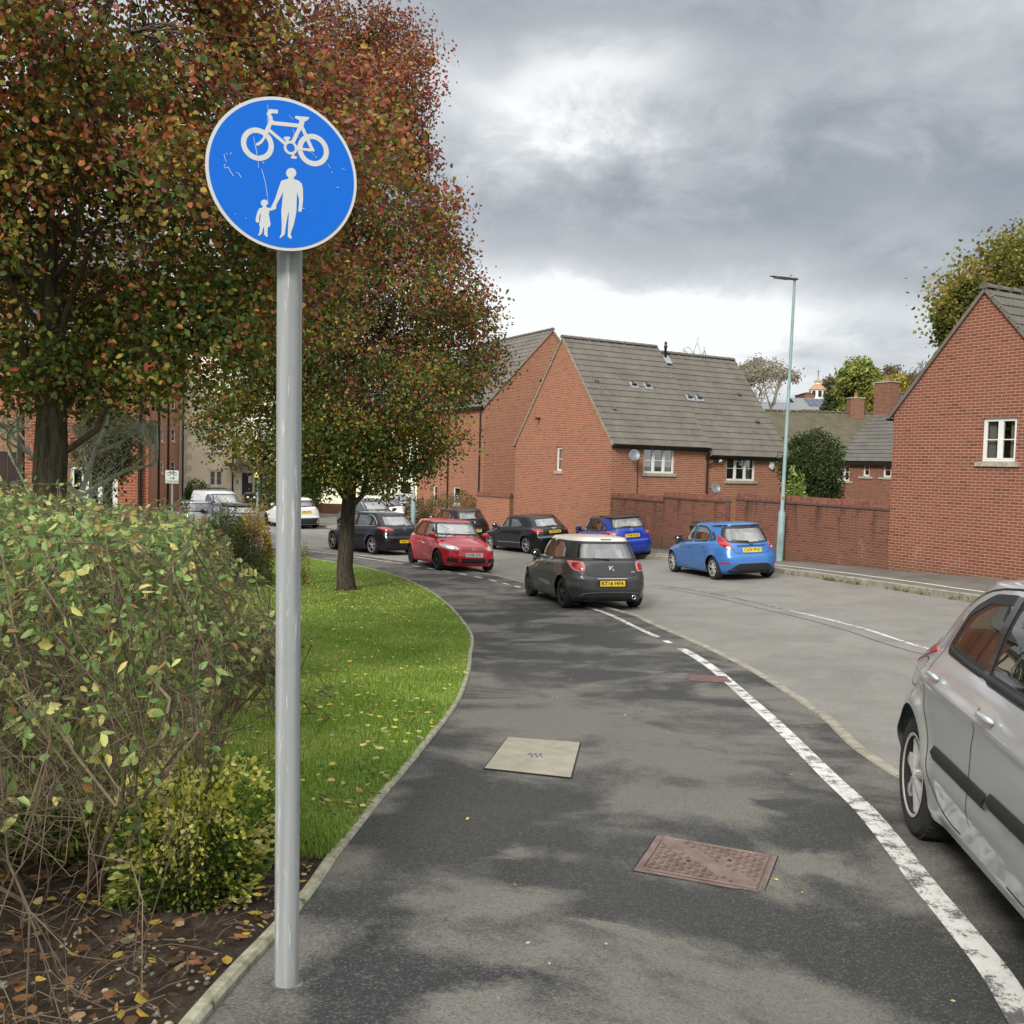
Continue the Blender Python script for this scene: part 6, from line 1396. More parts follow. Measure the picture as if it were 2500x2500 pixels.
# ------------------------------------------------ the other cars
def lights(c, name, pl, P, mat, inner=None, imat=None, dome=.008, sm=.04):
    for mir in (False, True):
        o = c.patch(name, pl, P, mat, .007, mirror=mir, dome=dome, thick=1, smooth=sm)
        if inner: c.patch('inner_lens', pl, inner, imat, .007 + dome, mirror=mir, parent=o, nb=24, nr=3, smooth=.02)
def side_glass5(belt0, belt1, Ht, xa, xr0, xr1, xq, xb, gm=CGLASSL, bp=.055, kick=.05):
    """front door, rear door and quarter glass between belt line and roof rail"""
    zb = lambda x: belt0 + (belt1 - belt0) * (xa - x) / (xa - xq); zt = Ht - .125
    f = [(xb + bp, zb(xb)), (xa, zb(xa)), (xa - (xa - xr0) * .5, zb(xa) + (zt - zb(xa)) * .58), (xr0, zt - .01), (xb + bp, zt + .015)]
    r = [(xq + .34, zb(xq + .3)), (xb - bp * .6, zb(xb)), (xb - bp * .6, zt + .015), (xr1 + .28, zt), (xq + .30, zt - .13)]
    q = [(xq, zb(xq) + kick), (xq + .26, zb(xq + .3) + .005), (xq + .22, zt - .12), (xq + .16, zt - .16)]
    return [('side', f, gm, 'side_window'), ('side', r, gm, 'side_window'), ('side', q, gm, 'quarter_window')]
SPD = dict()
# 2 light blue
BLUE1 = paint('sky_blue_paint', (.045, .18, .50), .25, .002, .3)
def e2(c):
    std(c)
    lights(c, 'tail_light', 'rear', [(-.66, 1.15), (-.61, 1.10), (-.54, .92), (-.50, .79), (-.64, .82), (-.74, .90)], REDL, [(-.66, .86), (-.57, .87), (-.545, .81), (-.63, .815)], CLRL)
    c.patch('spoiler_shade', 'rear', [(-.58, 1.405), (.58, 1.405), (.64, 1.355), (-.64, 1.355)], BLKGL, .006, smooth=.02, nb=60)
    c.patch('bumper_insert', 'rear', [(-.66, .26), (-.40, .44), (.40, .44), (.66, .26), (.62, .20), (-.62, .20)], BLKPL, .004, smooth=.05, nb=60); lights(c, 'reflector', 'rear', [(-.80, .475), (-.62, .485), (-.64, .435), (-.78, .43)], REDL, dome=.002, sm=.02)
    c.patch('plate_recess', 'rear', [(-.33, .72), (.33, .72), (.38, .885), (-.38, .885)], c.paint, .0015); c.seam('shade_line', 'rear', [(-.40, .885), (.40, .885)], .03, BLKPL, .004, smooth=0); c.plate('CA59 PVD', .775, off=.006)
    mb = c.badge('', .90, .001, ring=False) if False else None
    c.patch('badge', 'rear', [(-.065, .925), (-.04, .945), (.04, .945), (.065, .925), (.04, .905), (-.04, .905)], pm('badge_blue', (.02, .04, .10), .3), .008, smooth=.03, nb=24); wiper(c, .05, .48, .985, .05)
    c.seam('aerial_seam', 'top', [(1.0, -.5), (2.2, -.53)], .008, off=.001); c.seam('aerial_seam', 'top', [(1.0, .5), (2.2, .53)], .008, off=.001)
c2 = Car(hatch(L=3.95, W=1.72, H=1.48, xr=.66, xf=3.15, rw=.30, rim=.205, label='light blue five-door hatchback parked at the far kerb nearest the tall street lamp', paint=BLUE1, rimmat=HUBC, spokes=(7, 'wide'), cabin=(.75, 2.85),
    rear=[(.17, .18), (.26, .05), (.42, 0.), (.60, .01), (.68, .05), (.8, .08), (.93, .12), (1.0, .17), (1.2, .33), (1.34, .42), (1.43, .46)],
    glass=side_glass5(.90, 1.00, 1.48, 2.98, 2.32, 1.02, .66, 1.80) + [('rear', [(-.56, .985), (0, .945), (.56, .985), (.63, 1.10), (.54, 1.345), (-.54, 1.345), (-.63, 1.10)], CGLASSL, 'rear_window'), ('front', [(-.66, .99), (.66, .99), (.56, 1.36), (-.56, 1.36)], CGLASS, 'windscreen')],
    doors=[[(1.82, .90), (1.78, .55), (1.80, .28)], [(1.80, .28), (2.62, .27), (2.80, .45), (2.88, .88)], [(1.80, .28), (1.12, .30), (1.02, .62), (.92, .72), (.90, .95)]], handles=[(1.95, .82), (1.15, .86)], mirror=(2.72, .92), mirrormat=BLKGL,
    tailgate=[[(-.60, 1.0), (-.50, .80), (-.47, .69), (.47, .69), (.50, .80), (.60, 1.0)]], creases=[(.86, .014, .03), (.40, -.012, .06)], crslope=.07, extra=[e2]))
place_by_wheel(c2, 1741, 1412, 24.9, -15, 1)
# 3 dark blue with black roof
BLUE2 = paint('royal_blue_paint', (.010, .050, .40), .2, .002, .3); BLKP = paint('black_paint', (.008, .008, .011), .2, .0, .3)
def e3(c):
    std(c); lights(c, 'tail_light', 'rear', [(-.79, .97), (-.56, .955), (-.50, .84), (-.56, .80), (-.78, .83)], REDL, [(-.70, .90), (-.60, .90), (-.575, .845), (-.70, .85)], CLRL)
    c.patch('plate_recess', 'rear', [(-.34, .72), (.34, .72), (.40, .90), (-.40, .90)], c.paint, .0015); c.plate('YY66 AVG', .80, off=.006); c.badge('', .985, .045); wiper(c, .0, .34, 1.09, .02)
    c.patch('spoiler', 'rear', [(-.56, 1.43), (.56, 1.43), (.60, 1.385), (-.60, 1.385)], BLKGL, .03, smooth=.02, nb=60, thick=1); c.seam('bumper_line', 'rear', [(-.80, .60), (-.4, .50), (.4, .50), (.80, .60)], .012)
    mb = MB(); mb.tube([(1.0, 0, 1.45), (.86, 0, 1.72)], .004, 5); mb.build('aerial', BLKPL, c.root); c.badge('FABIA' if False else '', .95, .02, ring=False)
c3 = Car(hatch(L=3.99, W=1.73, H=1.47, xr=.70, xf=3.17, rw=.31, rim=.21, label='deep blue hatchback with a black roof parked between black and light blue cars', paint=BLUE2, roofpaint=BLKP, roofz=lambda x: 1.37, rimmat=ALLOY, spokes=(5, 'v'), cabin=(.75, 2.9), res=.026,
    rear=[(.17, .18), (.26, .05), (.42, 0.), (.62, .01), (.66, .05), (.8, .07), (.96, .10), (1.06, .14), (1.25, .27), (1.42, .36)],
    glass=side_glass5(.93, .97, 1.47, 2.98, 2.32, .85, .52, 1.78) + [('rear', [(-.60, 1.06), (.60, 1.06), (.54, 1.37), (-.54, 1.37)], CGLASSL, 'rear_window'), ('front', [(-.66, .99), (.66, .99), (.56, 1.35), (-.56, 1.35)], CGLASS, 'windscreen')],
    doors=[[(1.80, .93), (1.78, .55), (1.80, .28)]], handles=[(1.95, .84), (1.12, .86)], mirror=(2.75, .93), tailgate=[[(-.62, 1.06), (-.50, .80), (-.47, .66), (.47, .66), (.50, .80), (.62, 1.06)]], extra=[e3]))
place_by_wheel(c3, 1580, 1364, 32.6, -19, -1)
# 4 black three door
def e4(c):
    std(c); lights(c, 'tail_light', 'rear', [(-.78, .93), (-.55, .925), (-.48, .86), (-.50, .80), (-.76, .79)], REDL)
    c.plate('LT09 GOF', .80, off=.006); wiper(c, -.06, .30, 1.0, .005); c.seam('bumper_strip', 'rear', [(-.72, .615), (.72, .615)], .05, pm('satin_grey', (.22, .22, .23), .4), .004, h=.006, smooth=0)
    for sg in (1, -1): c.seam('sill_strip', 'side', [(1.1, .40), (2.75, .38)], .03, MATS['satin_grey'], .004, sg=sg, h=.004, smooth=0)
    mb = MB(); 
    for k in range(4):
        p, n = c.cast('rear', -.066 + .044 * k, .925); n = Vector((n.x, 0, n.z)).normalized(); up = (Vector((0, 0, 1)) - n * n.z).normalized(); ax = up.cross(n).normalized(); N = 16
        vs = [p + n * .008 + (ax * math.cos(2 * PI * j / N) + up * math.sin(2 * PI * j / N)) * r for r in (.024, .031) for j in range(N)]; mb.add(vs, [(j, (j + 1) % N, N + (j + 1) % N, N + j) for j in range(N)])
    mb.build('badge', CHROME, c.root)
c4 = Car(hatch(L=4.24, W=1.77, H=1.42, xr=.80, xf=3.38, rw=.315, rim=.225, label='black three-door hatchback with silver alloy wheels parked by the brick gable wall', paint=BLKP, rimmat=ALLOY, spokes=(5, 'v'), cabin=(.85, 3.0), res=.026,
    rear=[(.17, .20), (.26, .06), (.42, 0.), (.62, .01), (.68, .05), (.8, .07), (.92, .12), (1.0, .22), (1.15, .42), (1.30, .60), (1.38, .70)],
    glass=[('side', [(1.95, .93), (3.15, .91), (2.88, 1.10), (2.62, 1.27), (2.02, 1.30)], CGLASSL, 'side_window'), ('side', [(1.06, 1.00), (1.84, .94), (1.88, 1.30), (1.42, 1.27), (1.12, 1.10)], CGLASSL, 'quarter_window'),
           ('rear', [(-.62, .985), (.62, .985), (.52, 1.29), (-.52, 1.29)], CGLASSL, 'rear_window'), ('front', [(-.66, .96), (.66, .96), (.56, 1.31), (-.56, 1.31)], CGLASS, 'windscreen')],
    doors=[[(1.88, .93), (1.80, .6), (1.84, .28)], [(1.84, .28), (2.95, .27), (3.08, .9)]], handles=[(2.02, .80)], mirror=(2.92, .92), tailgate=[[(-.62, .98), (-.48, .80), (-.45, .67), (.45, .67), (.48, .80), (.62, .98)]], extra=[e4]))
place_by_wheel(c4, 1285, 1348, 36.0, -33, 1)
# 5 black small hatch behind the red car
def e5(c):
    std(c); lights(c, 'tail_light', 'rear', [(-.80, .98), (-.70, 1.0), (-.62, .80), (-.72, .74), (-.80, .78)], REDL); c.plate('WR56 FWK', .55, off=.006); c.patch('badge', 'rear', [(-.03, .93), (.02, .95), (.03, .90), (.01, .85), (-.02, .85), (-.01, .90)], CHROME, .008, smooth=.01, nb=20)
    wiper(c, .0, .3, 1.02, .01)
c5 = Car(hatch(L=4.03, W=1.75, H=1.47, xr=.70, xf=3.24, rw=.30, rim=.20, label='black small hatchback mostly hidden behind the red car, parked by the clipped hedge', paint=BLKP, rimmat=ALLOY, spokes=(5, 'wide'), cabin=(.75, 2.9), res=.032,
    glass=side_glass5(.92, .98, 1.47, 3.0, 2.35, .92, .60, 1.80) + [('rear', [(-.62, 1.03), (.62, 1.03), (.55, 1.34), (-.55, 1.34)], CGLASSD, 'rear_window'), ('front', [(-.66, .99), (.66, .99), (.56, 1.35), (-.56, 1.35)], CGLASS, 'windscreen')],
    doors=[], handles=[], mirror=(2.75, .93), tailgate=[[(-.62, 1.0), (-.50, .7), (.50, .7), (.62, 1.0)]], extra=[e5]))
place_by_wheel(c5, 1186, 1322, 41.5, -30, -1)
# 6 red, front view
REDP = paint('red_paint', (.62, .014, .03), .0, .0, .3)
def front_std(c, head, inner, plate, z, lower, badge=None, grille=None):
    L = c.L; lights(c, 'headlight', 'front', head, CLRL, inner, CHROME, dome=.012)
    if grille:
        for (y0, y1, z0, z1) in grille: c.patch('grille', 'front', [(y0, z0), (y1, z0), (y1, z1), (y0, z1)], BLKPL, .004, smooth=.015, nb=60)
    for P in lower: c.patch('air_intake', 'front', P, BLKPL, .004, smooth=.02, nb=48)
    c.plate(plate, z, 'front', mat=PLW, off=.008)
def e6(c):
    std(c); front_std(c, [(-.80, .79), (-.50, .745), (-.42, .66), (-.50, .615), (-.72, .635), (-.80, .70)], [(-.70, .73), (-.56, .72), (-.56, .65), (-.70, .66)], 'LD58 XXL', .50, [[(-.36, .27), (.36, .27), (.38, .40), (-.38, .40)], [(-.72, .30), (-.45, .28), (-.45, .39), (-.70, .42)], [(.45, .28), (.72, .30), (.70, .42), (.45, .39)]], grille=[(-.38, .38, .615, .63), (-.38, .38, .655, .67), (-.36, .36, .695, .71)])
    p, n = c.cast('front', 0, .66); mb = MB(); n = Vector((1, 0, .1)).normalized(); q = p + n * .012; up = Vector((0, 0, 1)); ax = Vector((0, 1, 0)); N = 28
    vs = [q + ax * (r * math.cos(2 * PI * k / N)) + up * (r * math.sin(2 * PI * k / N)) for r in (.052, .064) for k in range(N)]; mb.add(vs, [(k, (k + 1) % N, N + (k + 1) % N, N + k) for k in range(N)])
    f = lambda a, b, k: q + ax * a + up * b + n * .001 * k
    stroke(mb, [(-.030, .042), (0, -.002), (.030, .042)], .011, f); stroke(mb, [(-.046, .025), (-.022, -.045), (0, .0), (.022, -.045), (.046, .025)], .011, f); mb.build('badge', CHROME, c.root)
    for sg in (1, -1): c.seam('rub_strip', 'side', [(1.35, .60), (2.9, .58)], .045, c.paint, .004, sg=sg, h=.008, smooth=0)
    c.seam('bonnet_gap', 'front', [(-.66, .93), (-.52, .80), (-.42, .735), (.42, .735), (.52, .80), (.66, .93)], .008)
    for sg in (1, -1): p, n = c.cast('front', .15 * sg, .985); mb = MB(); mb.tube([p + n * .02, p + n * .02 + Vector((-.06, sg * .42, .05))], .007, 5); mb.build('wiper', BLKPL, c.root)
c6 = Car(hatch(L=4.20, W=1.76, H=1.48, xr=.78, xf=3.36, rw=.31, rim=.215, label='bright red five-door hatchback facing the viewer, parked half on the pavement', paint=REDP, rimmat=ALLOYD, spokes=(9, 'thin'), cabin=(.85, 2.98), res=.024,
    front=[(.17, .16), (.3, .03), (.45, 0.), (.58, .02), (.66, .05), (.74, .13), (.80, .30), (.88, .65), (.94, .95), (.98, 1.12), (1.02, 1.20), (1.15, 1.42), (1.30, 1.66), (1.38, 1.82), (1.43, 2.05)],
    glass=side_glass5(.93, .98, 1.48, 3.12, 2.48, 1.0, .66, 1.92) + [('rear', [(-.62, 1.02), (.62, 1.02), (.55, 1.34), (-.55, 1.34)], CGLASS, 'rear_window'), ('front', [(-.68, 1.03), (.68, 1.03), (.57, 1.365), (-.57, 1.365)], CGLASSL, 'windscreen')],
    doors=[[(1.94, .93), (1.92, .55), (1.94, .28)], [(1.94, .28), (2.86, .27), (3.02, .5), (3.08, .9)], [(1.94, .28), (1.30, .28), (1.20, .60), (1.05, .72), (1.0, .95)]], handles=[(2.1, .82), (1.28, .85)], mirror=(2.86, .94), tailgate=[], extra=[e6]))
place_by_wheel(c6, 1066, 1388, 27.9, 157, -1, 'front')
# 7 black five door, rear view beside the trunk
def e7(c):
    std(c); lights(c, 'tail_light', 'rear', [(-.79, .99), (-.60, .985), (-.42, .90), (-.46, .86), (-.76, .87)], REDL); c.plate('CV60 TWR', .50, off=.006); wiper(c, -.12, .22, 1.06, .0); c.badge('', .93, .052)
    c.seam('bumper_line', 'rear', [(-.78, .60), (-.5, .66), (.5, .66), (.78, .60)], .01); c.seam('window_chrome', 'side', [(3.3, .95), (.75, 1.0), (.72, 1.06), (1.1, 1.38), (1.6, 1.40)], .018, CHROME, .009, smooth=2, h=.004); c.seam('window_chrome', 'side', [(3.3, .95), (.75, 1.0), (.72, 1.06), (1.1, 1.38), (1.6, 1.40)], .018, CHROME, .009, sg=-1, smooth=2, h=.004)
c7 = Car(hatch(L=4.42, W=1.81, H=1.51, xr=.88, xf=3.57, rw=.33, rim=.235, label='black five-door hatchback partly behind the slim tree trunk, nose to tail with the red car', paint=BLKP, rimmat=ALLOY, spokes=(5, 'v'), cabin=(.9, 3.15), res=.026,
    rear=[(.17, .18), (.26, .05), (.42, 0.), (.62, .01), (.68, .06), (.8, .08), (.95, .13), (1.03, .22), (1.2, .46), (1.36, .66), (1.46, .78)],
    glass=side_glass5(.96, 1.0, 1.51, 3.3, 2.65, 1.12, .80, 2.0) + [('rear', [(-.64, 1.04), (0, 1.01), (.64, 1.04), (.54, 1.37), (-.54, 1.37)], CGLASSL, 'rear_window'), ('front', [(-.68, 1.0), (.68, 1.0), (.57, 1.38), (-.57, 1.38)], CGLASS, 'windscreen')],
    doors=[[(2.02, .95), (2.0, .55), (2.02, .28)], [(2.02, .28), (1.42, .28), (1.28, .62), (1.15, .75)]], handles=[(2.18, .86), (1.35, .88)], mirror=(3.0, .97), tailgate=[[(-.64, 1.02), (-.52, .8), (-.48, .66), (.48, .66), (.52, .8), (.64, 1.02)]], extra=[e7]))
place_by_wheel(c7, 907, 1354, 34.0, -41, 1)
# 8 dark MPV facing us behind the trunk
DGREY = paint('anthracite_paint', (.035, .036, .042), .3, .0, .3)
def e8(c): std(c); front_std(c, [(-.80, .92), (-.62, .90), (-.48, .74), (-.58, .70), (-.78, .76)], [(-.72, .84), (-.62, .84), (-.58, .76), (-.70, .77)], 'WN08 KXB', .46, [[(-.5, .25), (.5, .25), (.5, .36), (-.5, .36)]], grille=[(-.4, .4, .62, .70)])
mpv = dict(front=[(.17, .16), (.3, .03), (.45, 0.), (.62, .02), (.74, .08), (.84, .22), (.94, .55), (1.02, .85), (1.10, 1.02), (1.25, 1.28), (1.42, 1.60), (1.52, 1.85), (1.57, 2.05)])
c8 = Car(hatch(L=4.05, W=1.70, H=1.62, xr=.72, xf=3.35, rw=.305, rim=.20, label='dark grey tall family car facing the viewer, behind the slim tree trunk', paint=DGREY, rimmat=ALLOY, spokes=(7, 'wide'), cabin=(.8, 2.9), res=.03, beltz=1.0, wid=[(.15, .90), (.25, .955), (.5, .99), (.7, 1.), (.95, .985), (1.03, .95), (1.1, .90), (1.3, .83), (1.5, .755), (1.6, .70)],
    glass=side_glass5(1.04, 1.08, 1.62, 3.15, 2.35, .75, .45, 1.85) + [('rear', [(-.6, 1.1), (.6, 1.1), (.55, 1.48), (-.55, 1.48)], CGLASS, 'rear_window'), ('front', [(-.66, 1.12), (.66, 1.12), (.56, 1.50), (-.56, 1.50)], CGLASSL, 'windscreen')],
    doors=[], handles=[], mirror=(2.9, 1.02), tailgate=[], extra=[e8], **{k: v for k, v in mpv.items()}))
p = at(905, 1250, 46.8); c8.place((p.x, p.y), 137)
# 9 white crossover, rear view past the sign post
def e9(c):
    std(c); lights(c, 'tail_light', 'rear', [(-.80, 1.08), (-.72, 1.06), (-.60, .96), (-.70, .95), (-.80, 1.0)], REDL); c.plate('WP16 RYN', .86, off=.006); c.patch('bumper_lower', 'rear', [(-.80, .24), (.80, .24), (.82, .50), (.5, .56), (-.5, .56), (-.82, .50)], BLKPL, .005, smooth=.03, nb=60); wiper(c, -.04, .26, 1.12, .0); c.badge('', 1.0, .035)
c9 = Car(hatch(L=4.13, W=1.77, H=1.57, xr=.78, xf=3.31, rw=.335, rim=.225, label='white compact crossover driving away past the sign post at the bend', paint=paint('clean_white_paint', (.72, .72, .70), 0, 0, .3), rimmat=ALLOYD, spokes=(5, 'v'), cabin=(.8, 2.9), res=.03, z0=.22, beltz=.98, wid=[(.15, .90), (.25, .955), (.55, .99), (.8, 1.), (.92, .985), (1.0, .94), (1.1, .86), (1.3, .79), (1.45, .72), (1.6, .66)],
    glass=side_glass5(1.05, 1.14, 1.57, 3.0, 2.25, .9, .62, 1.85, CGLASSD) + [('rear', [(-.60, 1.13), (.60, 1.13), (.50, 1.42), (-.50, 1.42)], CGLASSD, 'rear_window'), ('front', [(-.66, 1.08), (.66, 1.08), (.56, 1.45), (-.56, 1.45)], CGLASS, 'windscreen')],
    doors=[], handles=[], mirror=(2.8, 1.03), mirrormat=WHP, tailgate=[[(-.60, 1.1), (-.52, .8), (-.48, .62), (.48, .62), (.52, .8), (.60, 1.1)]], extra=[e9]))
place_by_wheel(c9, 772, 1287, 49.3, -36, -1)
# 10, 11 white cars beyond, noses to the right
c10 = Car(hatch(L=4.2, W=1.76, H=1.50, xr=.75, xf=3.35, rw=.33, rim=.22, label='white hatchback side-on behind the dark tall car, nose towards the hedge', paint=WHP, rimmat=ALLOYD, spokes=(5, 'v'), cabin=(.8, 2.95), res=.036,
    glass=side_glass5(.95, 1.0, 1.50, 3.05, 2.3, .95, .6, 1.88, CGLASS) + [('front', [(-.66, 1.0), (.66, 1.0), (.56, 1.37), (-.56, 1.37)], CGLASS, 'windscreen'), ('rear', [(-.6, 1.05), (.6, 1.05), (.55, 1.36), (-.55, 1.36)], CGLASS, 'rear_window')], doors=[], handles=[], mirror=(2.82, .95), mirrormat=BLKGL, tailgate=[],
    extra=[lambda c: (std(c), front_std(c, [(-.80, .82), (-.56, .78), (-.50, .68), (-.72, .66)], None, 'WF14 DZL', .48, [[(-.5, .25), (.5, .25), (.5, .36), (-.5, .36)]], grille=[(-.4, .4, .6, .68)]))]))
p = at(938, 1250, 54.5); c10.place((p.x, p.y), 118)
c11 = Car(hatch(L=4.0, W=1.72, H=1.46, xr=.70, xf=3.2, rw=.31, rim=.2, label='pale silver car farthest off, only its windscreen and bonnet showing above the white hatchback', paint=paint('pale_silver_paint', (.50, .51, .52), .3, 0, .3), rimmat=HUBC, spokes=(7, 'wide'), cabin=(.8, 2.9), res=.045,
    glass=side_glass5(.93, .98, 1.46, 2.95, 2.2, .9, .6, 1.8, CGLASS) + [('front', [(-.66, 1.0), (.66, 1.0), (.56, 1.34), (-.56, 1.34)], CGLASS, 'windscreen'), ('rear', [(-.6, 1.05), (.6, 1.05), (.55, 1.34), (-.55, 1.34)], CGLASS, 'rear_window')], doors=[], handles=[], mirror=(2.75, .93), tailgate=[],
    extra=[lambda c: (std(c), front_std(c, [(-.78, .82), (-.56, .78), (-.50, .68), (-.72, .66)], None, 'WA11 HTR', .48, [[(-.5, .25), (.5, .25), (.5, .36), (-.5, .36)]]))]))
p = at(968, 1240, 60.5); c11.place((p.x, p.y), 128)
# 12 van
def e12(c):
    std(c); front_std(c, [(-.82, .95), (-.66, .92), (-.52, .76), (-.62, .72), (-.80, .78)], None, 'WK61 OPH', .46, [[(-.5, .25), (.5, .25), (.5, .36), (-.5, .36)]], grille=[(-.45, .45, .62, .72)])
    mb = MB(); 
    for x in (.6, 1.5, 2.3): mb.tube([(x, -.70, 1.88), (x, .70, 1.88)], .016, 6); mb.tube([(x, -.70, 1.88), (x, -.70, 1.76)], .016, 6); mb.tube([(x, .70, 1.88), (x, .70, 1.76)], .016, 6)
    mb.build('roof_bars', BLKPL, c.root)
    for sg in (1, -1): c.seam('panel_line', 'side', [(.3, 1.45), (.35, .95), (1.9, .95), (1.95, 1.5), (.5, 1.6)], .02, paint('van_shadow', (.30, .31, .33), 0, 0, .4) if 'van_shadow' not in MATS else MATS['van_shadow'], .004, sg=sg, closed=True)
c12 = Car(hatch(L=4.38, W=1.81, H=1.80, xr=.80, xf=3.53, rw=.32, rim=.2, cat='van', label='silver-white panel van with roof bars facing the viewer before the pale building', paint=paint('silver_white_paint', (.55, .56, .58), .1, 0, .35), rimmat=HUBC, spokes=(7, 'wide'), cabin=(1.9, 3.0), res=.034, beltz=1.08, xm=.4,
    rear=[(.17, .12), (.3, .02), (.45, 0), (1.0, .03), (1.5, .06), (1.74, .14)], front=[(.17, .16), (.3, .03), (.5, 0.), (.68, .03), (.82, .12), (.94, .40), (1.04, .75), (1.12, .95), (1.3, 1.18), (1.5, 1.46), (1.65, 1.72), (1.74, 1.95)],
    wid=[(.15, .90), (.25, .955), (.5, .99), (.9, 1.), (1.1, .97), (1.3, .94), (1.5, .90), (1.65, .85), (1.8, .78)], glass=[('side', [(2.35, 1.12), (3.42, 1.10), (3.12, 1.32), (2.75, 1.58), (2.38, 1.60)], CGLASS, 'side_window'), ('front', [(-.72, 1.14), (.72, 1.14), (.62, 1.62), (-.62, 1.62)], CGLASSL, 'windscreen'), ('rear', [(-.7, 1.15), (.7, 1.15), (.65, 1.6), (-.65, 1.6)], CGLASSD, 'rear_window')],
    doors=[[(2.3, 1.6), (2.26, .8), (2.3, .3)]], handles=[], mirror=(3.2, 1.12), mirrormat=BLKPL, tailgate=[], extra=[e12]))
p = at(535, 1240, 49.5); c12.place((p.x, p.y), 138)
# 13 small silver with tall red lamps, 14 dusky car
SILV = paint('silver_paint', (.36, .375, .385), .55, .0015, .28)
def e13(c): std(c); lights(c, 'tail_light', 'rear', [(-.76, 1.32), (-.66, 1.33), (-.68, .95), (-.78, .90)], REDL); c.plate('WM54 LRE', .62, off=.006); wiper(c, -.02, .3, 1.0, .0)
c13 = Car(hatch(L=3.63, W=1.63, H=1.46, xr=.55, xf=2.90, rw=.28, rim=.18, label='small silver hatchback with tall red rear lamps, above the shrubs beside the cycle lane sign', paint=SILV, rimmat=HUBC, spokes=(7, 'wide'), cabin=(.65, 2.6), res=.032, rear=[(.17, .1), (.3, .02), (.45, 0), (.7, .02), (.95, .08), (1.2, .18), (1.4, .28)],
    front=[(.17, .16), (.3, .03), (.45, 0.), (.62, .03), (.74, .1), (.84, .35), (.92, .65), (.98, .85), (1.15, 1.1), (1.3, 1.35), (1.4, 1.6)],
    glass=side_glass5(.93, .97, 1.46, 2.7, 2.0, .65, .38, 1.55) + [('rear', [(-.6, .98), (.6, .98), (.56, 1.34), (-.56, 1.34)], CGLASSL, 'rear_window'), ('front', [(-.6, 1.0), (.6, 1.0), (.54, 1.34), (-.54, 1.34)], CGLASS, 'windscreen')], doors=[], handles=[], mirror=(2.45, .95), mirrormat=BLKPL, tailgate=[], extra=[e13]))
p = at(468, 1240, 44.0); c13.place((p.x, p.y), -32)
def e14(c): std(c); lights(c, 'tail_light', 'rear', [(-.80, .98), (-.60, .97), (-.50, .86), (-.76, .84)], REDL); c.patch('spoiler', 'rear', [(-.60, 1.40), (.60, 1.40), (.66, 1.30), (-.66, 1.30)], BLKGL, .05, thick=1, smooth=.03, nb=60); c.plate('WX62 CKA', .72, off=.006)
c14 = Car(hatch(L=4.3, W=1.79, H=1.46, xr=.80, xf=3.42, rw=.32, rim=.22, label='dusky brown-grey car with a black rear spoiler behind the yellow-leaved shrub', paint=paint('dusky_paint', (.17, .145, .145), .4, 0, .3), rimmat=ALLOY, spokes=(5, 'v'), cabin=(.9, 3.05), res=.03,
    rear=[(.17, .18), (.26, .05), (.42, 0.), (.62, .01), (.68, .06), (.8, .08), (.95, .13), (1.03, .24), (1.2, .52), (1.32, .75), (1.42, .95)],
    glass=side_glass5(.93, .99, 1.46, 3.1, 2.35, 1.1, .75, 1.95) + [('rear', [(-.64, 1.03), (.64, 1.03), (.54, 1.29), (-.54, 1.29)], CGLASSL, 'rear_window'), ('front', [(-.68, .98), (.68, .98), (.57, 1.34), (-.57, 1.34)], CGLASS, 'windscreen')], doors=[], handles=[], mirror=(2.9, .95), mirrormat=BLKGL, tailgate=[], extra=[e14]))
p = at(556, 1250, 42.5); c14.place((p.x, p.y), -38)
# 15 silver hatch beside the viewer
SILN = paint('bright_silver_paint', (.56, .575, .59), .45, .0012, .26)
def sq(P): return [(a, b if b < .95 else .95 + (b - .95) * .86) for a, b in P]
def e15(c):
    std(c); lights(c, 'tail_light', 'rear', [(-.80, .99), (-.72, 1.0), (-.60, .84), (-.68, .79), (-.78, .82)], REDL)
    for sg in (1, -1):
        c.patch('tail_light_side', 'side', [(.20, .80), (.30, .84), (.56, 1.00), (.50, 1.035), (.30, 1.0)], REDL, .007, sg, 60, 8, .02)
        for (x0, x1) in ((1.28, 2.06), (2.10, 3.06)): c.seam('rub_strip', 'side', [(x0, .545), (x1, .525)], .068, BLKPL, .004, sg=sg, h=.018, smooth=0, n=30)
        c.seam('fuel_flap', 'side', roundc([(.62, .78), (.80, .78), (.80, .93), (.62, .93)], .04), .005, sg=sg, closed=True, smooth=0)
        c.seam('roof_rail_gap', 'side', sq([(.75, 1.20), (1.1, 1.40), (1.9, 1.455), (2.7, 1.38), (3.35, 1.05)]), .010, sg=sg)
        c.seam('window_channel', 'side', sq([(1.72, .975), (1.70, 1.40)]), .075, BLKGL, .009, sg=sg, smooth=0)
        c.seam('window_trim', 'side', sq([(3.30, .925), (2.4, .955), (1.2, 1.015), (.98, 1.06)]), .022, BLKPL, .010, sg=sg, h=.006, smooth=2)
    c.plate('WJ08 ZKM', .60, off=.006)
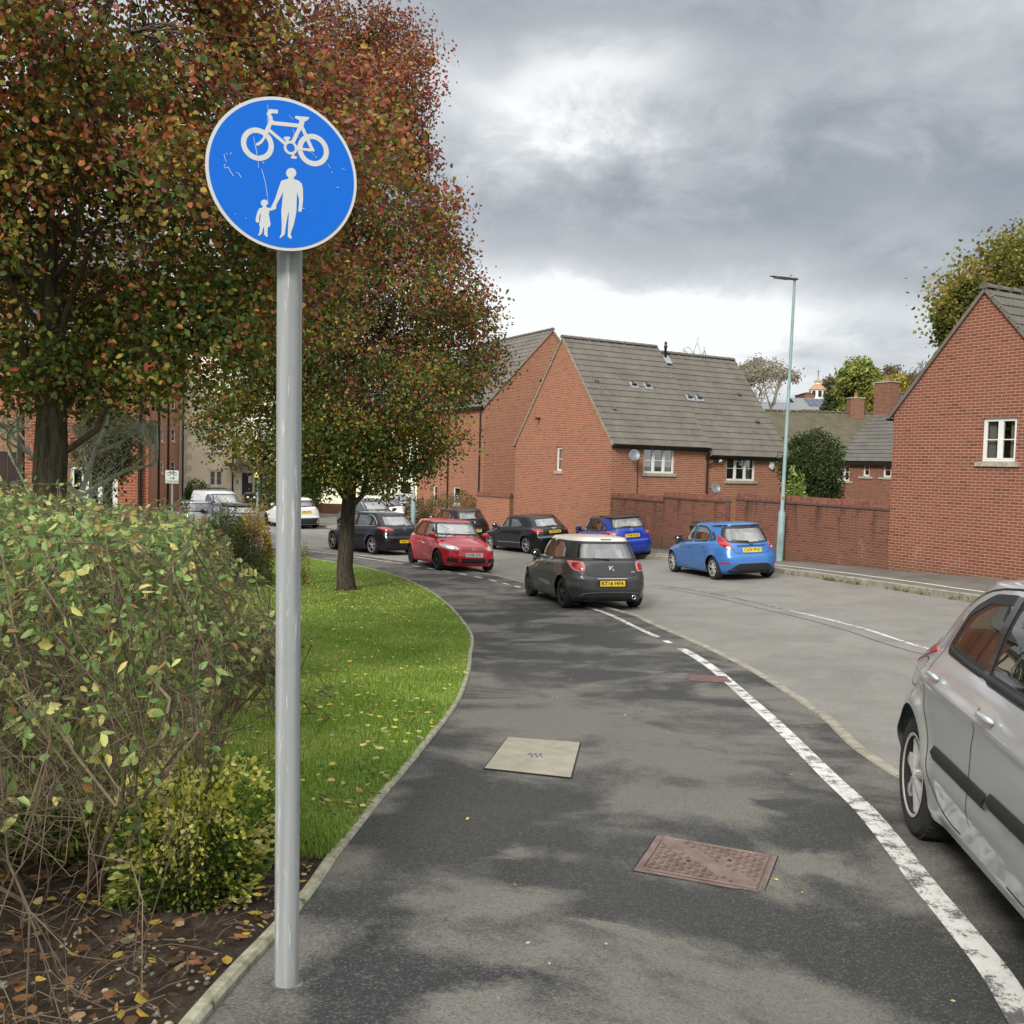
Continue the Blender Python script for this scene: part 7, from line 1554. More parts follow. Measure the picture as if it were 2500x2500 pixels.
c15 = Car(hatch(L=4.28, W=1.815, H=1.43, xr=.80, xf=3.41, rw=.315, rim=.215, inset=.03, label='silver five-door hatchback cut off by the right edge, rear wheel on the white line', paint=SILN, rimmat=HUBC, spokes=(7, 'wide'), cabin=(.95, 3.0), res=.0125, tread=True, archgap=.055, seat=pm('light_seat', (.16, .15, .14), .9, var=.2), z0=.19, front=[(.17, .20), (.3, .05), (.45, 0.), (.6, .03), (.70, .12), (.76, .30), (.84, .62), (.90, .88), (.95, 1.08), (1.0, 1.20), (1.12, 1.42), (1.25, 1.66), (1.32, 1.82), (1.38, 2.05)],
    rear=[(.17, .14), (.28, .03), (.45, 0.), (.60, .01), (.68, .05), (.80, .09), (.95, .17), (1.05, .27), (1.22, .48), (1.32, .68), (1.38, .80)],
    glass=[('side', sq([(1.74, .985), (3.22, .925), (2.80, 1.15), (2.38, 1.335), (1.74, 1.385)]), CGLASSN, 'side_window'), ('side', sq([(1.02, 1.03), (1.70, .995), (1.70, 1.385), (1.36, 1.365), (1.13, 1.27)]), CGLASSN, 'side_window'), ('rear', [(-.62, 1.04), (.62, 1.04), (.52, 1.30), (-.52, 1.30)], CGLASSL, 'rear_window'), ('front', [(-.68, 1.0), (.68, 1.0), (.57, 1.32), (-.57, 1.32)], CGLASS, 'windscreen')],
    sealw=(-.026, .020), doors=[[(1.86, .97), (1.84, .70), (1.80, .50), (1.84, .27)], [(1.84, .27), (2.90, .25), (3.12, .5), (3.2, .9)], [(1.84, .27), (1.32, .27), (1.22, .40), (1.17, .62), (1.02, .74), (.92, .90), (.94, 1.02), (1.05, 1.25)]], handles=[(2.0, .845), (1.13, .875)], handlemat=SILN, mirror=(2.98, .96), tailgate=[],
    creases=[(.80, .014, .028), (.40, -.016, .08)], crslope=.045, extra=[e15]))
place_by_wheel(c15, 2226, 2066, 5.0, 189.5, -1)

# ================================================================== vegetation
def leaf_cloud(name, P, size, colr, mat, parent=None, droop=.4, aspect=.62, fold=.22, outd=None, seed=1, kind=None):
    r = np.random.default_rng(seed); P = np.asarray(P, float); N = len(P); size = np.broadcast_to(size, (N,))[:, None]
    d = r.normal(size=(N, 3)); d /= np.linalg.norm(d, axis=1)[:, None]
    if outd is not None: d = d + outd * .7
    d[:, 2] -= droop; d /= np.linalg.norm(d, axis=1)[:, None]
    a = r.normal(size=(N, 3)); a[:, 2] *= .6; s_ = np.cross(d, a); s_ /= np.linalg.norm(s_, axis=1)[:, None] + 1e-9; n = np.cross(s_, d)
    w = size * aspect * .5 * r.uniform(.75, 1.15, (N, 1)); L_ = size * r.uniform(.75, 1.2, (N, 1)); f = w * fold * r.uniform(-.5, 2., (N, 1))
    V = np.stack([P, P + d * L_ * .32 + s_ * w + n * f, P + d * L_ * .72 + s_ * w * .75 + n * f * .6, P + d * L_ - n * f * .5, P + d * L_ * .72 - s_ * w * .75 + n * f * .6, P + d * L_ * .32 - s_ * w + n * f], 1).reshape(-1, 3)
    base = np.arange(N)[:, None] * 6; idx = np.concatenate([base + np.array([0, 1, 2, 3]), base + np.array([0, 3, 4, 5])], 1).reshape(-1)
    me = bpy.data.meshes.new(name); me.vertices.add(N * 6); me.vertices.foreach_set('co', V.ravel()); me.loops.add(N * 8); me.loops.foreach_set('vertex_index', idx.astype(np.int32)); me.polygons.add(N * 2)
    me.polygons.foreach_set('loop_start', np.arange(0, N * 8, 4, dtype=np.int32)); me.polygons.foreach_set('loop_total', np.full(N * 2, 4, np.int32)); me.update(calc_edges=True)
    at_ = me.color_attributes.new('Col', 'FLOAT_COLOR', 'POINT'); C_ = np.ones((N, 6, 4)); C_[:, :, :3] = np.clip(colr, 0, 1)[:, None, :]; at_.data.foreach_set('color', C_.ravel())
    return link(name, me, mat, parent)
def pal(r, N, cols, wts, var=.25, key=None):
    """pick palette entries; key (0..1 per leaf) makes neighbouring leaves alike"""
    cols = np.array(cols); wts = np.array(wts, float); cw = np.cumsum(wts / wts.sum()); u = r.random(N) if key is None else np.clip(key, 0, .999)
    c = cols[np.searchsorted(cw, u)]; return c * r.uniform(1 - var, 1 + var, (N, 1)) * r.uniform(.93, 1.07, (N, 3))
def bark(name, c1, c2, sc=1., green=0.):
    m, t = new_mat(name); v = t.node('ShaderNodeTexCoord').outputs['Object']
    n = t.noise(t.mapping(v, scale=(22 * sc, 22 * sc, 3.2 * sc)), 1., 5, .7, .6); n2 = t.noise(v, 34., 4, .7); col = t.mix(t.ramp(n, [(.38, 0.), (.62, 1.)]), c1, c2)
    col = t.mix(t.math('MULTIPLY', t.ramp(n2, [(.58, 0.), (.7, 1.)]), .5), col, tuple(min(1, k * 1.9) for k in c2))
    if green: col = t.mix(t.math('MULTIPLY', t.ramp(t.noise(v, 3., 4), [(.4, 0.), (.7, 1.)]), green), col, (.07, .085, .03))
    p = t.node('ShaderNodeBsdfPrincipled', Base__Color=col, Roughness=.95, Normal=bump(t, n, .03)); p.inputs['Specular IOR Level'].default_value = .2; out(t, p); return m
BARK1 = bark('bark_grey_brown', (.035, .027, .018), (.12, .097, .065), 1., .35); BARK2 = bark('bark_brown', (.03, .024, .018), (.085, .07, .05)); BARKG = bark('bark_grey_smooth', (.28, .28, .22), (.48, .47, .39), .5); TWIG = pm('twig_bark', (.12, .085, .055), .9, var=.3, scale=20); TWIGG = pm('twig_olive', (.17, .14, .075), .85, var=.35, scale=15, c2=(.10, .065, .04)); TWIGP = pm('twig_pale', (.26, .23, .17), .9, var=.25, scale=15)
def wob(p, q, n, amp, r):
    """wandering path from p to q"""
    p = np.array(p, float); q = np.array(q, float); L = np.linalg.norm(q - p); o = [p]
    for i in range(1, n): t = i / n; o.append(p + (q - p) * t + r.normal(size=3) * amp * L * math.sin(PI * t))
    return o + [q]
def broadleaf(name, label, cat, base, trunk, rfun, z0, z1, ncl, per, sig, lsize, colf, barkm, seed=3, limbs=26, group=None, lean=(0, 0), thr=.40, fork=None, nfreq=.55, mat=None, droop=.5, center=(0, 0), twigr=.006, squash=1., extra=None, limbr=.055):
    """trunk: list of (z, radius); rfun(z, az) crown radius; heights relative to base"""
    r = np.random.default_rng(seed); root = empty(name, base, 0, label, cat, group); zt = trunk[-1][0]
    ax = lambda z: np.array([lean[0] * z + .05 * math.sin(z * .9 + seed), lean[1] * z + .05 * math.cos(z * .7 + seed), z])
    mb = MB(); mb.tube([tuple(ax(z) if z > .3 else (0, 0, z)) for z, _ in trunk], [q for _, q in trunk], 18)
    tr_ = mb.build('trunk', barkm, root, smooth=True)
    # cluster centres
    C = []; tries = 0; zz = np.linspace(z0, z1, 60); wz = np.array([max(.05, rfun(z, 0)) ** 1.6 for z in zz]); cz = np.cumsum(wz); cz /= cz[-1]
    while len(C) < ncl and tries < ncl * 40:
        tries += 1; z = float(np.interp(r.random(), cz, zz)); az = r.random() * 2 * PI; R_ = rfun(z, az) * (.93 + .34 * mnoise.noise(Vector((math.cos(az) * 1.6, math.sin(az) * 1.6, z * .8 + seed))) + .22 * mnoise.noise(Vector((math.cos(az) * 4, math.sin(az) * 4, z * 2. + seed))))
        rho = R_ * (r.random() ** .42) ; p = np.array([rho * math.cos(az) + center[0], rho * math.sin(az) * squash + center[1], z]) + ax(z) * np.array([1, 1, 0])
        if mnoise.noise(Vector(p * nfreq) + Vector((seed, 0, 0))) < thr - .5 - .2 * (1 - rho / max(R_, .1)): continue
        C.append(p)
    C = np.array(C)
    # limbs
    mb = MB(); S_ = []; zf = fork or z0 * .9
    for i in range(limbs):
        az = i * 2.39996 + r.normal() * .2; zs = zf + (zt - zf) * (i / limbs) ** 1.15; ze = min(z1 - .2, zs + r.uniform(.5, 1.5) * max(.6, rfun(min(z1, zs + 1), az)) * .9 + .2); Re = rfun(ze, az) * r.uniform(.55, .85)
        p = ax(zs); q = ax(ze) + np.array([Re * math.cos(az) + center[0] * .7, Re * math.sin(az) * squash + center[1] * .7, 0]); pts = wob(p, q, 6, .05, r); pts[1] = pts[1] + np.array([0, 0, -.03]); r0 = limbr * (1 - .6 * i / limbs); mb.tube([tuple(a) for a in pts], [r0 * (1 - .82 * k / 6) for k in range(7)], 7); S_ += [(a, k) for k, a in enumerate(pts[1:])]
    for z in np.linspace(zf, zt, 12): S_.append((ax(z), 0))
    SP = np.array([a for a, _ in S_])
    for c in C:
        dd = ((SP - c) ** 2).sum(1) + np.maximum(0, SP[:, 2] - c[2]) * .8; j = int(dd.argmin()); pts = wob(SP[j], c, 3, .08, r); mb.tube([tuple(a) for a in pts], [twigr * 1.9, twigr * 1.4, twigr, twigr * .5], 4, False)
    mb.build('branches', TWIG if barkm is not BARKG else TWIGP, root, smooth=True)
    N = len(C) * per; ci = np.repeat(np.arange(len(C)), per); off = np.clip(r.normal(size=(N, 3)), -1.7, 1.7) * sig * r.uniform(.6, 1.35, len(C))[ci][:, None]; off[:, 2] *= .85; P = C[ci] + off
    ck = r.random(len(C))[ci]; key = np.clip(ck * .62 + r.random(N) * .38, 0, 1); key = (np.argsort(np.argsort(key)) + .5) / N
    rel = (P[:, 2] - z0) / (z1 - z0); rad = np.hypot(P[:, 0], P[:, 1]) / np.array([max(.3, rfun(min(max(z, z0), z1), 0)) for z in P[:, 2]])
    cols = colf(r, N, key, rel, rad); o = P - np.array([0, 0, 0]); o = np.stack([P[:, 0], P[:, 1], np.zeros(N)], 1); o /= np.linalg.norm(o, axis=1)[:, None] + 1e-6
    leaf_cloud('crown', P, r.uniform(lsize * .65, lsize * 1.15, N), cols, mat or LEAFG, root, droop, .72, .3, o, seed)
    if extra: extra(root, r, C, SP)
    return root
GREENS = [(.045, .085, .018), (.07, .115, .02), (.12, .165, .026), (.22, .21, .035), (.36, .27, .04), (.38, .15, .04), (.32, .07, .04), (.20, .042, .038), (.17, .09, .08)]
def col_pear1(r, N, key, rel, rad):
    w0 = np.array([.22, .27, .18, .13, .11, .05, .02, .01, .01]); w1 = np.array([.03, .05, .06, .10, .12, .22, .22, .12, .10])
    k = np.clip(rel * 1.75 + (rad - .6) * .35 + r.normal(size=N) * .12, 0, 1); c0 = pal(r, N, GREENS, w0, .3, key); c1 = pal(r, N, GREENS, w1, .3, key); return np.where((r.random(N) < k)[:, None], c1, c0)
def col_pear2(r, N, key, rel, rad):
    w0 = np.array([.20, .30, .22, .16, .08, .03, .01, .0, .0]); w1 = np.array([.0, .02, .03, .05, .05, .13, .30, .34, .12])
    k = np.clip((rel - .12) * 2.1 + (rad - .6) * .3 + r.normal(size=N) * .1, 0, 1); c0 = pal(r, N, GREENS, w0, .28, key); c1 = pal(r, N, GREENS, w1, .28, key); return np.where((r.random(N) < k)[:, None], c1, c0)
# ---- big near pear tree
b1 = at(109, 1400, 9.2); z_ = H(b1.x, b1.y); b1 = Vector((b1.x, b1.y, z_)); print('tree1', b1)
def r1(z, az):
    t = (z - 2.95) / 6.3
    if t < 0 or t > 1: return .3
    base = 2.8 * (min(1, .72 + t * 1.6)) * (1 - max(0, t - .45) ** 1.5 * 1.6)
    return max(.4, base * (1.12 if math.cos(az) > 0 else .9))
def tw1(root, r, C, SP): pass
broadleaf('pear_tree', 'large near pear tree with green, orange and red autumn leaves and a thick furrowed trunk', 'tree', b1, [(-.1, .25), (.3, .19), (1.2, .162), (2.3, .152), (2.75, .13), (3.6, .09), (5.2, .065), (7.5, .035), (9, .015)], r1, 2.95, 9.1, 1500, 88, .20, .062, col_pear1, BARK1, seed=5, limbs=34, group='pear trees on the lawn', thr=.44, fork=2.2, nfreq=.9, limbr=.036)
# ---- second pear tree on the lawn
b2 = g(845, 1440); print('tree2', b2)
zp = [(1180, 1.5), (1130, 2.6), (1060, 3.15), (900, 3.35), (740, 3.5), (600, 2.95), (450, 2.55), (280, 2.35), (150, 1.75), (0, 1.1), (-150, .4)]
_z2 = [(1.6 + (1123 - a) / FPX * b2.y) - b2.z for a, _ in zp]
def r2(z, az): return float(np.interp(z, _z2, [q for _, q in zp])) * (1.0 if math.cos(az) > 0 else .93)
broadleaf('pear_tree', 'slim-trunked pear tree standing on the lawn, crown turning dark red towards the top', 'tree', b2, [(-.1, .30), (.12, .22), (.5, .185), (1.6, .168), (2.4, .15), (4, .11), (7, .075), (10, .045), (13, .012)], r2, _z2[0], _z2[-1], 1900, 84, .24, .082, col_pear2, BARK2, seed=11, limbs=44, group='pear trees on the lawn', thr=.43, fork=1.85, nfreq=.6, lean=(.002, 0), limbr=.07)
# ---- shrubs
def shrub(name, label, cat, c, rx, ry, h, n, lsize, colf, stems=30, seed=1, mat=None, group=None, fill=.35, stemm=None, flat=0., lift=.0, droop=.0, stemr=.007, bulge=.45):
    r = np.random.default_rng(seed); base = Vector((c[0], c[1], H(c[0], c[1]))); root = empty(name, base, 0, label, cat, group)
    v = r.normal(size=(n, 3)); v[:, 2] = np.abs(v[:, 2]); v /= np.linalg.norm(v, axis=1)[:, None]; v[:, :2] *= (1 + bulge * v[:, 2:3] ** 1.5)
    rr = (fill + (1 - fill) * r.random(n) ** .5); q = np.array([.86 + .3 * mnoise.noise(Vector(a * 2.3) + Vector((seed, 0, 0))) for a in v]); P = v * (rr * q)[:, None] * np.array([rx, ry, h]); P[:, 2] = np.maximum(P[:, 2], lift * h * r.random(n))
    mb = MB()
    for i in range(stems):
        e = P[r.integers(n)] * .97; pts = wob((e[0] * .25, e[1] * .25, 0), e, 4, .06, r); mb.tube([tuple(a) for a in pts], [stemr * (1 - .18 * k) for k in range(5)], 4, False)
    mb.build('stems', stemm or TWIG, root)
    key = np.array([.5 + .9 * mnoise.noise(Vector(a) * (2.2 / max(rx, .3)) + Vector((0, seed, 0))) for a in P]) * .6 + r.random(n) * .4; key = (np.argsort(np.argsort(key)) + .5) / n
    leaf_cloud('foliage', P, r.uniform(lsize * .6, lsize * 1.15, n), colf(r, n, key, P[:, 2] / h, rr), mat or LEAF, root, droop, .6, .25, v, seed); return root
def mono(cols, w=None, var=.3): return lambda r, N, key, rel, rad: pal(r, N, cols, w or [1] * len(cols), var, key)
EVG = mono([(.015, .035, .010), (.025, .055, .014), (.045, .085, .022)]); MIDG = mono([(.04, .09, .015), (.07, .14, .025), (.11, .18, .03), (.05, .10, .02)]); OLIV = mono([(.06, .08, .03), (.10, .12, .05), (.14, .15, .07)])
YELO = mono([(.10, .14, .02), (.30, .30, .05), (.50, .44, .08), (.62, .55, .16)]); AUT = mono([(.45, .33, .06), (.50, .40, .08), (.40, .22, .05), (.22, .25, .05)])
def gpx(px, py): p = g(px, py); return (p.x, p.y)
e = at(590, 2050, 3.95)
def col_eu(r, N, key, rel, rad):
    y = (.90, .86, .22); g_ = (.12, .22, .04); k = np.clip(rel * .9 + .28 + r.normal(size=N) * .2, 0, 1); c = pal(r, N, [g_, (.12, .2, .03), (.60, .62, .11), y, (.88, .84, .36)], [.15, .18, .22, .3, .15], .2, key); gg = pal(r, N, [g_, (.03, .07, .02), (.30, .34, .07)], [.5, .3, .2], .25); return np.where((r.random(N) < k)[:, None], c, gg)
shrub('euonymus_bush', 'compact yellow variegated bush right behind the sign post base', 'shrub', (-1.22, 3.72), .33, .34, .60, 11000, .032, col_eu, 40, 21, fill=.55)
shrub('euonymus_bush', 'low yellow variegated bush under the rose stems, left of the sign post', 'shrub', (-1.85, 4.35), .45, .4, .42, 6000, .034, col_eu, 30, 22, fill=.55)
# rose shrubs: tangles of bare canes with leaflets near the tops
def rose(label, c, rad, h, seed, canes=30, xmax=-1.0, leaves=1., topx=-1.65, ztop=1.33, dome=.25):
    r = np.random.default_rng(seed); base = Vector((c[0], c[1], H(c[0], c[1]))); root = empty('rose_bush', base, 0, label, 'shrub', 'rose bushes in the bed'); mb = MB(); mb2 = MB(); LP = []; LS = []; mbt = MB()
    def lim(p):
        p = np.array(p); wx = p[0] + base.x; lim_ = xmax - .25 * max(0, (.5 - p[2])) + .07 * math.sin(p[2] * 9 + seed) + .06 * math.sin(p[1] * 7)
        zm = ztop - dome * (p[0] ** 2 + p[1] ** 2) + .10 * math.sin(wx * 5 + seed) + .07 * math.sin(wx * 13 + p[1] * 7) - .42 * ss((wx - topx) / .75) - base.z
        if p[2] > zm: p[2] = zm - abs(r.normal()) * .10 + (.10 if r.random() < .04 else 0)
        if wx > lim_: p[0] = lim_ - base.x - abs(r.normal()) * .10
        return p
    def grow(p, d, L, rad_, lvl):
        n = 6 if lvl == 0 else (5 if lvl == 1 else 4); pts = [np.array(p)]; d = np.array(d, float)
        for i in range(n):
            d = d + r.normal(size=3) * (.16 if lvl == 0 else .26); d[2] += (.02 if lvl == 0 else .0) - (.10 * i / n if lvl == 0 else 0); d /= np.linalg.norm(d)
            if pts[-1][2] > h * .93: d[2] = min(d[2], .05); d /= np.linalg.norm(d)
            if pts[-1][2] + base.z < -.15 and d[2] < 0: d[2] *= -1
            pts.append(lim(pts[-1] + d * L / n))
        tgt = mb if (lvl < 1 or r.random() < .5) else mb2; tgt.tube([tuple(a) for a in pts], [rad_ * (1 - .55 * k / n) for k in range(n + 1)], 6 if lvl == 0 else (5 if lvl == 1 else 3), False)
        if lvl < 3:
            m = (7, 5, 3)[lvl]
            for k in range(m):
                i = r.integers(1 if lvl else 2, n + 1); q = pts[i]; e = r.normal(size=3); e[2] = abs(e[2]) * .5 + (.15 if lvl == 0 else 0); dd = d * .5 + e; dd /= np.linalg.norm(dd); grow(q, dd, L * (.50, .58, .6)[lvl] * r.uniform(.6, 1.2), rad_ * (.42, .5, .6)[lvl], lvl + 1)
        if lvl >= 2:
            q = pts[-1]; t = q[2] / h
            if r.random() < leaves * (.05 + .92 * max(0, t - .46) ** .8 * (1.25 if q[1] < .3 else 1.)):
                k = r.integers(3, 6) if t > .6 else r.integers(1, 4); dirv = d
                for j in range(k): LP.append(q - dirv * .03 * j + r.normal(size=3) * .012); LS.append(r.uniform(.03, .056))
    for i in range(canes):
        az = r.random() * 2 * PI; out_ = r.uniform(.15, .95); d = (math.cos(az) * out_, math.sin(az) * out_, 1.); s_ = (math.cos(az) * r.uniform(.02, .42), math.sin(az) * r.uniform(.02, .35), -.05); grow(s_, np.array(d) / np.linalg.norm(d), h * r.uniform(.8, 1.25) * (1 + out_ * .4), r.uniform(.005, .0105), 0)
    mb.build('canes', TWIGG, root); mb2.build('twigs', TWIGP if False else TWIG, root)
    LP = np.array(LP); N = len(LP); cols = pal(r, N, [(.16, .28, .09), (.24, .38, .12), (.34, .45, .15), (.48, .52, .18), (.62, .56, .18), (.42, .22, .08), (.12, .21, .08)], [.2, .24, .18, .16, .10, .04, .1], .25)
    leaf_cloud('leaves', LP, np.array(LS), cols, LEAF, root, .35, .50, .3, None, seed)
    for _ in range(8):
        hp = MB()
        q = LP[r.integers(N)]; 
        if q[2] > h * .3: hp.lathe([(0, -.012), (.009, -.006), (.010, .002), (.006, .010), (0, .012)], 8, 'z', tuple(q))
        if hp.v: hp.build('rose_hip', pm('hip_red', (.38, .10, .05), .4), root)
    print('rose', len(mb.v), N)
rose('nearest rose bush, tangled bare canes with pale green leaves on top, beside the sign post', (-1.78, 3.9), 1., 1.42, 41, 24, ztop=1.40, dome=.16, leaves=1.25)
rose('rose bush at the left edge of the bed, leafy above bare canes', (-2.75, 4.0), 1., 1.50, 42, 22, ztop=1.40, dome=.12, leaves=1.25)
rose('low sprawling rose canes leaning out over the bare soil at the front of the bed', (-2.0, 3.25), 1., .75, 45, 14, xmax=-1.55, leaves=.6, topx=-1.9, ztop=.62, dome=.3)
rose('rose bush further back in the bed, behind the nearest tangle', (-2.75, 5.4), 1., 1.62, 43, 18, xmax=-1.9, leaves=1.4, topx=-2.4, ztop=1.44, dome=.12)
rose('rose bush furthest back, next to the thick tree trunk', (-3.6, 6.2), 1., 1.72, 44, 18, leaves=1.4, xmax=-2.3, topx=-3.0, ztop=1.48, dome=.12)
def S_(nm, lab, px, d, w_px, top, n, ls, cf, seed, cat='shrub', dep=None, stems=16, grp=None, bot=None, **k):
    p = at(px, top, d); gz = H(p.x, p.y); h = p.z - gz; w = w_px / FPX * d / 2; return shrub(nm, lab, cat, (p.x, p.y), w, dep or w, max(.2, h * 1.17), n, ls, cf, stems, seed, group=grp, **k)
S_('green_shrub', 'fresh green shrub below the navy doors of the brick building', 228, 15.5, 150, 1188, 5000, .05, MIDG, 51)
S_('green_shrub', 'green shrub in front of the dark timber fence', 60, 15.0, 130, 1192, 4500, .05, MIDG, 52)
S_('grey_shrub', 'low grey-green shrub at the left edge left of the thick trunk', 30, 11.0, 150, 1262, 3500, .035, OLIV, 53)
S_('dark_shrub', 'dark green shrub at the foot of the cycle lane sign', 425, 15.5, 130, 1228, 5500, .045, EVG, 54)
S_('dark_shrub', 'dark evergreen shrub behind the rose bushes, right of the thick trunk', 260, 12.0, 240, 1240, 5000, .05, EVG, 55)
S_('yellow_shrub', 'bright yellow-green shrub low behind the roses', 470, 9.5, 230, 1305, 7500, .04, YELO, 56, dep=.6)
S_('yellow_shrub', 'mid green and yellow leafy shrub in the bed, in front of the parked silver car', 360, 11.5, 150, 1262, 3500, .045, mono([(.08, .13, .02), (.25, .27, .05), (.40, .38, .10)]), 57)
S_('feathery_conifer', 'feathery green conifer shrub left of the yellow-leaved shrub', 552, 23, 125, 1243, 6000, .06, mono([(.04, .09, .02), (.07, .13, .03), (.10, .16, .04)]), 58, fill=.5)
S_('autumn_shrub', 'yellow and orange leaved shrub with red-brown stems at the lawn end', 617, 24, 100, 1232, 2600, .075, AUT, 59, stems=160, fill=.62, lift=.35, stemm=pm('red_brown_stems', (.16, .06, .03), .85), stemr=.011)
S_('low_hedge', 'low dark spreading hedge along the far lawn edge', 590, 22.5, 165, 1330, 7000, .035, mono([(.03, .05, .02), (.05, .075, .03), (.08, .10, .045)]), 60, cat='hedge', dep=.5, fill=.5)
S_('variegated_bush', 'small pale variegated bush just right of the sign post at the lawn end', 745, 23, 26, 1317, 1300, .035, YELO, 61)
S_('round_bush', 'round clipped green bush against the pale building', 480, 66, 64, 1172, 3000, .14, MIDG, 62, stems=8)
S_('clipped_hedge', 'clipped hedge block with pale brown top behind the street lamp', 1012, 45.5, 58, 1212, 5000, .07, mono([(.07, .08, .02), (.12, .12, .03), (.16, .13, .05)]), 63, cat='hedge', fill=.7, dep=1.0)
S_('clipped_hedge', 'longer clipped hedge running to the brick gable, behind the black hatchback', 1105, 47, 165, 1205, 9000, .07, mono([(.06, .08, .02), (.11, .12, .03), (.17, .14, .06)]), 64, cat='hedge', fill=.7, dep=1.3)
S_('fern_bush', 'lime green ferny bush peeping over the garden wall', 1948, 36.5, 60, 1148, 2500, .10, mono([(.16, .26, .05), (.24, .33, .07), (.32, .40, .12)]), 66, fill=.4)
def smalltree(nm, lab, px, d, top, bot, w_px, n, per, ls, cf, seed, tr=.1, limbs=14, sig=None, thr=.3, bk=BARK2, mat=LEAF, H0=None, **k):
    pt = at(px, top, d); pb = at(px, bot, d); gz = H(pt.x, pt.y) if H0 is None else H0; z1, z0 = pt.z - gz, max(.3, pb.z - gz); R_ = w_px / FPX * d / 2
    f = lambda z, az: R_ * math.sqrt(max(.05, 1 - ((z - z0) / (z1 - z0) * 2 - .9) ** 2 * .8)); return broadleaf(nm, lab, 'tree', Vector((pt.x, pt.y, gz)), [(-.1, tr * 1.3), (z0 * .7, tr), (z0 + (z1 - z0) * .5, tr * .6), (z1 * .95, tr * .15)], f, z0, z1, n, per, sig or R_ * .14, ls, cf, bk, seed=seed, limbs=limbs, thr=thr, mat=mat, **k)
smalltree('evergreen_tree', 'big rounded dark evergreen behind the garden wall, left of the small white windows', 1988, 40, 1052, 1235, 148, 330, 60, .10, mono([(.022, .045, .014), (.035, .07, .02), (.06, .10, .03)]), 65, .08, thr=.2)
smalltree('small_tree', 'small fine-leaved green tree in front of the near brick building', 262, 19.5, 985, 1165, 165, 260, 45, .05, OLIV, 71, .05, droop=.2)
smalltree('round_tree', 'small round dark green tree behind the sign post, by the pale building', 725, 57, 1125, 1262, 165, 240, 45, .15, mono([(.03, .06, .015), (.05, .09, .02), (.08, .12, .03)]), 72, .08)
smalltree('sycamore_tree', 'large yellow-green tree rising behind the near brick house', 2560, 42, 575, 860, 460, 560, 75, .20, mono([(.09, .11, .02), (.15, .17, .03), (.26, .23, .045), (.38, .28, .06)]), 73, .25, limbs=26, thr=.38, nfreq=.45)
smalltree('sycamore_tree', 'lower yellow-green tree just left of the near house ridge', 2350, 40, 680, 845, 100, 150, 75, .18, mono([(.09, .11, .02), (.15, .17, .03), (.28, .21, .045)]), 74, .1, thr=.3)
smalltree('distant_tree', 'pale yellow-green tree on the hillside, left of the big chimney', 2100, 95, 880, 1015, 105, 240, 45, .32, mono([(.16, .21, .045), (.28, .32, .07), (.40, .42, .11), (.12, .16, .04)]), 75, .2)
smalltree('distant_tree', 'golden yellow tree on the hillside beside the near gable', 2200, 85, 915, 1010, 130, 200, 45, .28, mono([(.30, .25, .03), (.42, .33, .05), (.18, .17, .03)]), 76, .2)
smalltree('distant_tree', 'dark green hillside tree behind the small chimney', 2045, 105, 955, 1020, 70, 120, 40, .3, mono([(.04, .06, .02), (.07, .09, .03)]), 77, .2)
smalltree('distant_tree', 'yellowing tree between the two chimneys', 2125, 80, 962, 1040, 60, 120, 45, .26, mono([(.25, .23, .04), (.14, .16, .03), (.32, .27, .05)]), 78, .15)
smalltree('distant_tree', 'brownish hazy tree right of the distant lantern tower', 2035, 175, 924, 985, 75, 100, 40, .5, mono([(.12, .12, .06), (.16, .13, .07)]), 79, .2)
smalltree('distant_tree', 'dull russet tree at the skyline between the yellow trees', 2170, 110, 893, 975, 90, 150, 30, .30, mono([(.16, .13, .08), (.2, .15, .09)]), 80, .2)
